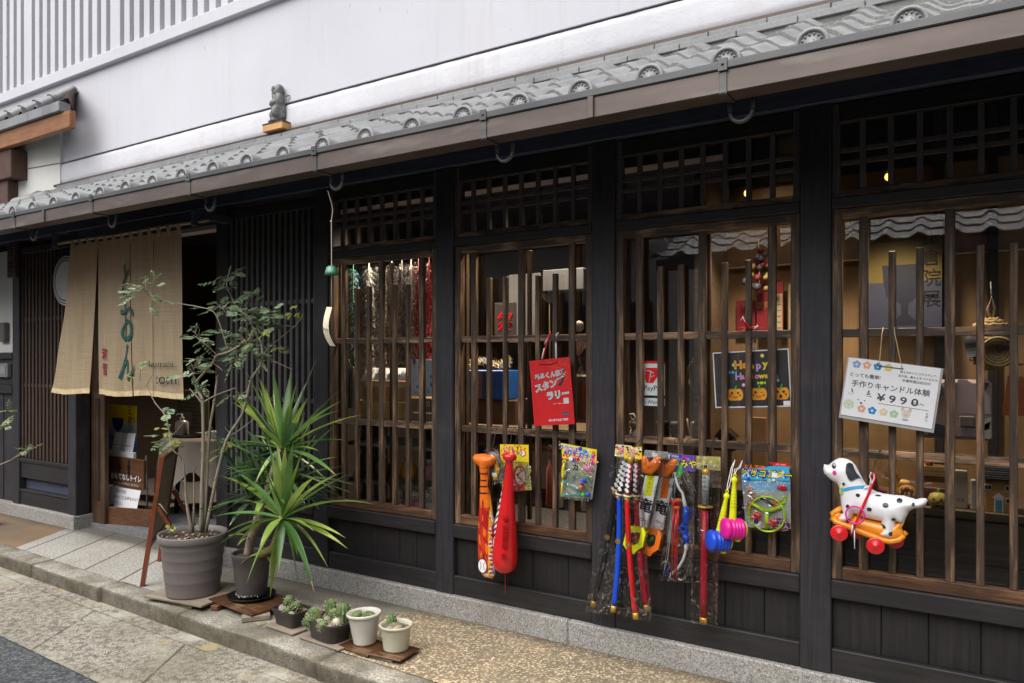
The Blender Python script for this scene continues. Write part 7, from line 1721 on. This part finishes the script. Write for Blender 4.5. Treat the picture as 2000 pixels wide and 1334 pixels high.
b.ell((.055,.24,1.505), (.074,.055,.098), STRAW2, 18, 12); b.build('weave', t)
b = MB()
for k in range(5): b.torus((.078,.178-.001*k,1.475), .012+.011*k, .0052, STRAW if k % 2 else STRAW2, 22, 6)
b.build('rosette', t)
b = MB(); b.tube([(.055,.24,1.60),(.045,.235,1.65),(.058,.235,1.70),(.068,.24,1.65),(.058,.24,1.60)], .005, STRAW, 6); b.tube([(.057,.235,1.70),(.055,.24,1.76)], .0025, WHITE, 5); b.build('hanging_loop', t)
b = MB(); b.T = Matrix.Translation((-.005,.155,1.485)) @ Matrix.Rotation(-.15, 4, 'Y'); b.rect(-.026,.030,-.03,.05,0,PAPERW)
for k in range(4): b.rect(-.02,.02,-.018+.012*k,-.015+.012*k,-.001,P((.5,.5,.5), .7))
b.T = None; b.build('tag_card', t)
t = thing('patchwork_bag', (-.04,.26,1.10), 'mauve and navy patchwork cloth bag behind the white candle sign', 'bag'); MAUV = P((.46,.37,.39), .8, .15); NVC = P((.07,.085,.13), .8, .3, 20)
b = MB(); b.bbox(-.20,.06,.25,.30,1.11,1.36,MAUV,.015); b.build('body', t)
b = MB()
for pts, m in (([(-.06,1.22),(.055,1.22),(.055,1.30),(-.03,1.36),(-.06,1.36)], P((.54,.44,.46), .8)), ([(-.055,1.235),(-.02,1.24),(-.005,1.275),(-.035,1.26)], NVC), ([(-.05,1.31),(-.015,1.34),(-.03,1.36),(-.055,1.355)], NVC), ([(.01,1.33),(.035,1.315),(.05,1.345),(.02,1.355)], NVC), ([(.02,1.12),(.057,1.12),(.057,1.21),(.035,1.20)], P((.62,.6,.58), .8)), ([(.03,1.15),(.05,1.16),(.055,1.19),(.035,1.18)], NVC), ([(-.19,1.30),(-.14,1.27),(-.10,1.31),(-.13,1.35)], NVC), ([(-.17,1.12),(-.09,1.115),(-.09,1.16),(-.16,1.18)], NVC)): b.poly(pts, .2485-.0003*len(pts), m)
b.bbox(-.055,.0,.236,.249,1.165,1.21,P((.28,.22,.24), .8),.005); b.build('patches', t)
b = MB(); b.tube([(-.11,.25,1.36),(-.10,.24,1.42),(-.095,.24,1.46)], .005, P((.4,.3,.2), .8), 6); b.build('strap', t)
t = thing('orange_bag', (.17,.3,1.2), 'plain orange cloth bag cut by the right edge of the picture', 'bag'); b = MB(); b.prism([(.095,1.215),(.27,1.215),(.255,1.37),(.115,1.375)], .29, .32, P((.55,.17,.05), .8, .15)); b.tube([(.13,.29,1.37),(.14,.28,1.42),(.2,.28,1.43),(.22,.29,1.37)], .005, WHITE, 6); b.rect(.12,.15,1.362,1.382,.285,PAPERW); b.build('body', t)
t = thing('house_ornament', (.08,.24,.826), 'ochre house-shaped ornament with a blue door and striped dark roof', 'ornament')
b = MB(); b.bbox(.036,.128,.23,.30,.826,.955,P((.50,.27,.07), .6),.002); b.build('wall', t)
b = MB()
for k in range(6): b.bbox(.030-.001*k,.134+.001*k,.222+.004*k,.305,.956+.0085*k,.9632+.0085*k,P((.05,.055,.07), .5) if k % 2 == 0 else P((.10,.11,.13), .5),.001)
b.build('roof', t)
b = MB(); b.bbox(.066,.098,.224,.231,.826,.883,WHITE,.001); b.bbox(.071,.093,.221,.2245,.826,.877,P((.10,.33,.42), .6),.001); b.prism([(.060,.884),(.104,.884),(.082,.906)], .222, .231, WHITE); b.build('door', t)
for x, z in ((.046,.925), (.116,.925), (.118,.875)):
    b = MB(); b.bbox(x-.013,x+.013,.225,.231,z-.011,z+.011,WHITE,.001); b.rect(x-.010,x-.001,z-.008,z+.008,.2245,BLK); b.rect(x+.001,x+.010,z-.008,z+.008,.2245,BLK); b.build('window', t)
t = thing('cake_ornament', (-.145,.26,.90), 'layered cake slice ornament in front of the tan wall', 'ornament'); b = MB()
for k in range(4): b.prism([(-.195,.905+.022*k),(-.10,.905+.022*k),(-.102,.925+.022*k),(-.193,.925+.022*k)], .25, .33, (P((.50,.33,.16), .7),P((.16,.06,.03), .6),P((.55,.38,.20), .7),P((.52,.34,.15), .7))[k])
b.ell((-.165,.27,1.0), (.016,.014,.012), REDM, 10, 7); b.bbox(-.2,-.09,.24,.34,.826,.904,P((.14,.04,.05), .6),.004); b.build('cake', t)
t = thing('pumpkin_ornament', (-.13,.2,.826), 'yellow green jack-o-lantern ornament on the display platform', 'ornament'); b = MB(); b.lathe([(0,.002),(.022,0),(.034,.015),(.036,.035),(.026,.056),(.008,.062),(0,.06)], (-.13,.21,.828), P((.50,.42,.12), .4), 24, wob=lambda w, z: .06*cos(8*w)); b.tube([(-.13,.21,.886),(-.127,.21,.905)], .005, GREEN, 6)
for sx in (-1, 1): b.poly([(-.13+sx*.014-.006,.860),(-.13+sx*.014+.006,.860),(-.13+sx*.014,.873)], .1735, REDM)
b.poly([(-.136,.846),(-.124,.846),(-.13,.858)], .172, P((.02,.14,.13), .5)); b.poly([(-.145,.843),(-.115,.843),(-.13,.836)], .174, BLK); b.build('pumpkin', t)
boxthing('book_box', -.075, -.025, .24, .30, .826, .985, P((.50,.45,.37), .6), 'upright beige book box between pumpkin and house ornaments', 'box', lambda b: b.text('作品', -.05,.86,.014,.2385,INK))
boxthing('book_box', -.015, .005, .23, .28, .826, .95, P((.56,.52,.48), .6), 'slim white booklet standing next to the beige book box', 'box')
t = thing('ring_cake_ornament', (-.25,.22,.83), 'orange ring-cake ornament partly behind the dog tail', 'ornament'); b = MB(); b.torus((-.245,.23,.868), .026, .014, P((.48,.20,.05), .5), 22, 10); 
for k in range(6): b.ell((-.245+.026*cos(k),.2155,.868+.026*sin(k)), (.004,.003,.010), CREAMP, 6, 5)
b.bbox(-.285,-.205,.2,.26,.826,.838,P((.3,.12,.12), .6),.003); b.build('cake', t)
t = thing('doll_shoes', (-.36,.25,.826), 'small striped boots and ribbons behind the dog toy', 'ornament'); b = MB(); b.prism([(-.40,.83),(-.32,.83),(-.33,.87),(-.36,.875),(-.37,.93),(-.395,.93)], .24, .29, P((.20,.03,.05), .6)); b.bbox(-.41,-.31,.235,.30,.826,.838,WHITE,.003); b.poly([(-.33,.96),(-.31,.90),(-.29,.955),(-.28,.89),(-.34,.89)], .26, YF); b.build('boot', t)
t = thing('felt_giraffe', (-.27,.28,.87), 'little yellow felt giraffe behind the orange ring cake', 'ornament'); b = MB(); b.ell((-.26,.28,.905), (.026,.016,.018), YF, 12, 8); b.tube([(-.28,.28,.91),(-.292,.28,.95),(-.296,.28,.975)], [.010,.007,.006], YF, 8); b.ell((-.302,.28,.98), (.012,.007,.007), YF, 10, 7); b.tube([(-.25,.28,.89),(-.25,.28,.828)], .004, YF, 6); b.tube([(-.27,.28,.89),(-.27,.28,.828)], .004, YF, 6); b.build('body', t)

# ---- things seen through the doorway
t = thing('goblet_poster', (-6.5,.45,.61), 'yellow and blue poster with a dark blue goblet standing inside the doorway', 'poster')
k = N('poster_gradient'); v = k.coord(); s_ = k.n('SeparateXYZ'); k.l(v, s_.inputs[0]); c_ = k.ramp(k.mr(s_.outputs[2], -.01, .40), [(.0,(.015,.11,.55)),(.30,(.05,.24,.75)),(.52,(.55,.62,.70)),(.66,(.68,.66,.50)),(.70,(.92,.68,.0)),(1,(.95,.74,.0))]); k.bsdf(c_, .5)
b = MB(); b.box(-6.80,-6.315,.45,.456,.62,1.02,k.m); b.build('sheet', t)
b = MB(); y = .448; b.poly([(-6.68,.70),(-6.53,.70),(-6.545,.72),(-6.59,.745),(-6.585,.79),(-6.53,.815),(-6.515,.85),(-6.505,.905),(-6.69,.905),(-6.68,.85),(-6.665,.815),(-6.615,.79),(-6.615,.745),(-6.665,.72)], y, P((.012,.05,.24), .4))
for k_2, ch in enumerate('正倉院展'): b.text(ch, -6.40,.975-.082*k_2,.085,y-.001,P((.10,.22,.30), .6) if k_2 > 1 else INK)
for k_2, ch in enumerate('第七十四回'): b.text(ch, -6.345,1.0-.03*k_2,.028,y-.001,INK)
b.build('print', t)
t = thing('leaflet_rack', (-6.38,.36,.54), 'white rack of leaflets in front of the goblet poster', 'rack'); b = MB(); b.bbox(-6.62,-6.16,.33,.36,.545,.63,PAPERW,.004); b.build('tray', t)
for x, z1, m in ((-6.47,.79,PAPERW), (-6.36,.785,P((.52,.53,.55), .5)), (-6.27,.79,PAPERW), (-6.55,.72,P((.2,.3,.5), .5))): b = MB(); b.add([(x-.05,.345,.60),(x+.07,.345,.60),(x+.075,.375,z1),(x-.045,.375,z1)], [(0,1,2,3)], m); b.rect(x-.03,x+.05,.68,.684,.343,INK); b.build('leaflet', t)
t = thing('toilet_sign', (-6.25,.3,.33), 'brown wooden sign with two figure symbols and white lettering in the doorway', 'sign'); b = MB(); b.bbox(-6.54,-5.955,.30,.33,.335,.585,BOXW,.004); b.build('board', t)
b = MB(); y = .297
for x, wm in ((-6.32,1), (-6.17,0)):
    b.disc(x,.555,.016,y,BLK)
    if wm: b.poly([(x-.012,.53),(x+.012,.53),(x+.045,.485),(x-.045,.485)], y, BLK); b.rect(x-.012,x+.012,.45,.486,y,BLK)
    else: b.rect(x-.022,x+.022,.48,.532,y,BLK); b.rect(x-.013,x+.013,.44,.481,y,BLK)
b.text('おもてなしトイレ', -6.215,.415,.058,y,PAPERW,bold=.03); b.text('Free Toilet 洗手間厕所 공용화장실', -6.215,.36,.026,y,P((.62,.55,.48), .6)); b.build('lettering', t)
t = thing('notice_sheet', (-6.22,.28,.14), 'white handwritten notice sheet below the brown toilet sign', 'notice'); b = MB(); b.add([(-6.45,.262,.15),(-6.0,.262,.15),(-5.985,.295,.325),(-6.455,.295,.325)], [(0,1,2,3)], PAPERW)
for k_2, s_ in enumerate(('ご用の方は', 'スタッフにお声をかけて', 'ください。')): b.text(s_, -6.37,.295-.05*k_2,.036,.286-.0095*k_2-.004,INK,align='LEFT')
b.build('sheet', t)
t = thing('wooden_box', (-6.26,.25,.035), 'low walnut wooden box on the doorway floor beneath the notice', 'box'); b = MB(); b.T = Matrix.Translation((-6.24,.245,.036)) @ Matrix.Rotation(math.radians(112), 4, 'Z')
b.T = Matrix.Translation((-6.20,.19,.036)) @ Matrix.Rotation(math.radians(14), 4, 'Z'); b.bbox(-.14,.42,0,.018,0,.145,BOXW,.003); b.bbox(-.14,.42,.12,.138,0,.145,BOXW,.003); b.bbox(-.14,-.122,.018,.12,0,.145,BOXW,.003); b.bbox(.402,.42,.018,.12,0,.145,BOXW,.003); b.bbox(-.122,.402,.018,.12,0,.02,BOXW,.002); b.T = None; b.build('box', t)
t = thing('sign_easel', (-5.95,.34,.05), 'thin grey metal easel leg beside the brown toilet sign', 'easel'); b = MB(); b.tube([(-5.97,.33,.62),(-5.93,.32,.04)], .007, IRON, 8); b.tube([(-6.5,.36,.62),(-6.5,.36,.04)], .007, IRON, 8); b.tube([(-6.5,.35,.34),(-5.95,.335,.34)], .006, IRON, 8); b.build('leg', t)
t = thing('table', (-5.9,1.0,.0), 'round table inside the entrance hidden under a beige cloth', 'table'); b = MB(); b.lathe([(0,.70),(.45,.70),(.45,.725),(0,.725)], (-5.95,1.0,0), PLANKW, 28); b.build('tabletop', t)
for a in (.8, 2.4, 4.0, 5.5): b = MB(); b.tube([(-5.95+.3*cos(a),1.0+.3*sin(a),.70),(-5.95+.34*cos(a),1.0+.34*sin(a),.036)], .02, DARK, 8); b.build('leg', t)
CLOTH = P((.30,.265,.22), .9, .1, 8); b = MB(); n = 64; vs = [(-5.95,1.0,.7275)]; fs = []; rows = ((.2,.7275),(.44,.7275),(.468,.715),(.475,.60),(.49,.45),(.50,.3))
for j, (q, z) in enumerate(rows):
    for k_2 in range(n):
        a = 2*PI*k_2/n; f = 1+.05*sin(9*a+.6)*max(0,j-2)/3; corner = abs(cos(2*a+.5))
        zz = z if j < 3 else .715-(.715-z)*(.55+.6*corner); vs.append((-5.95+q*f*cos(a),1.0+q*f*sin(a),zz))
for k_2 in range(n): fs.append((0,1+k_2,1+(k_2+1) % n))
for j in range(len(rows)-1):
    for k_2 in range(n): a_, b_ = 1+j*n+k_2, 1+j*n+(k_2+1) % n; fs.append((a_,a_+n,b_+n,b_))
b.add(vs, fs, CLOTH, True); tag(b.build('tablecloth', None, (-5.95,1.0,.3)), 'beige tablecloth falling in points over the entrance table', 'tablecloth')
b = MB(); b.lathe([(0,.0),(.2,.0),(.215,.02),(.21,.02),(.195,.006),(0,.006)], (-6.14,.83,.7285), BLACKP, 30, sy=.6); tag(b.build('serving_tray', None, (-6.14,.83,.7285)), 'black round tray on the beige tablecloth', 'tray')
t = thing('pump_bottle', (-6.20,.82,.7355), 'white pump bottle of hand soap standing on the black tray', 'bottle'); b = MB(); b.lathe([(0,0),(.058,0),(.06,.01),(.06,.115),(.045,.135),(.02,.142),(.02,.15)], (-6.20,.82,.7355), P((.36,.36,.35), .3), 22); b.build('bottle', t)
b = MB(); b.lathe([(.022,.15),(.022,.168),(.008,.172),(.008,.20),(0,.20)], (-6.20,.82,.7355), P((.45,.45,.44), .3), 14); b.tube([(-6.2,.82,.93),(-6.23,.80,.932),(-6.245,.79,.92)], .006, P((.45,.45,.44), .3), 6); b.build('pump', t)
t = thing('paper_stack', (-5.78,.95,.7285), 'stack of white papers on the entrance table', 'papers'); b = MB(); b.bbox(-5.90,-5.70,.86,1.05,.7285,.785,P((.50,.50,.50), .6),.002); b.build('papers', t)
t = thing('notice_board', (-6.95,1.15,.7), 'grey upright notice with small print behind the pump bottle', 'notice'); b = MB(); b.bbox(-6.98,-6.48,1.3,1.31,.70,1.12,P((.22,.22,.19), .7),.002)
for k_2 in range(9): b.rect(-6.92,-6.58-.04*(k_2 % 3),.74+.04*k_2,.755+.04*k_2,1.2985,P((.12,.12,.11), .7))
b.rect(-6.93,-6.75,.76,.90,1.298,P((.34,.34,.31), .7)); b.build('sheet', t)
t = thing('orange_wall_panel', (-5.6,1.6,.0), 'warm brown wall panel glowing deep inside the entrance', 'panel'); b = MB(); b.box(-7.4,-5.9,2.05,2.1,.036,2.0,P((.20,.09,.04), .7)); b.box(-5.8,-4.8,1.9,1.95,.036,1.75,P((.17,.09,.045), .7)); b.build('panel', t)
t = thing('dark_cabinet', (-5.2,1.6,.0), 'dark cabinet with a pale edge behind the shrub stems inside the entrance', 'cabinet'); b = MB(); b.bbox(-5.75,-4.75,1.5,1.85,.036,.95,P((.03,.022,.02), .4),.005); b.bbox(-5.77,-4.74,1.48,1.86,.951,.975,P((.12,.06,.035), .4),.004); b.build('body', t)
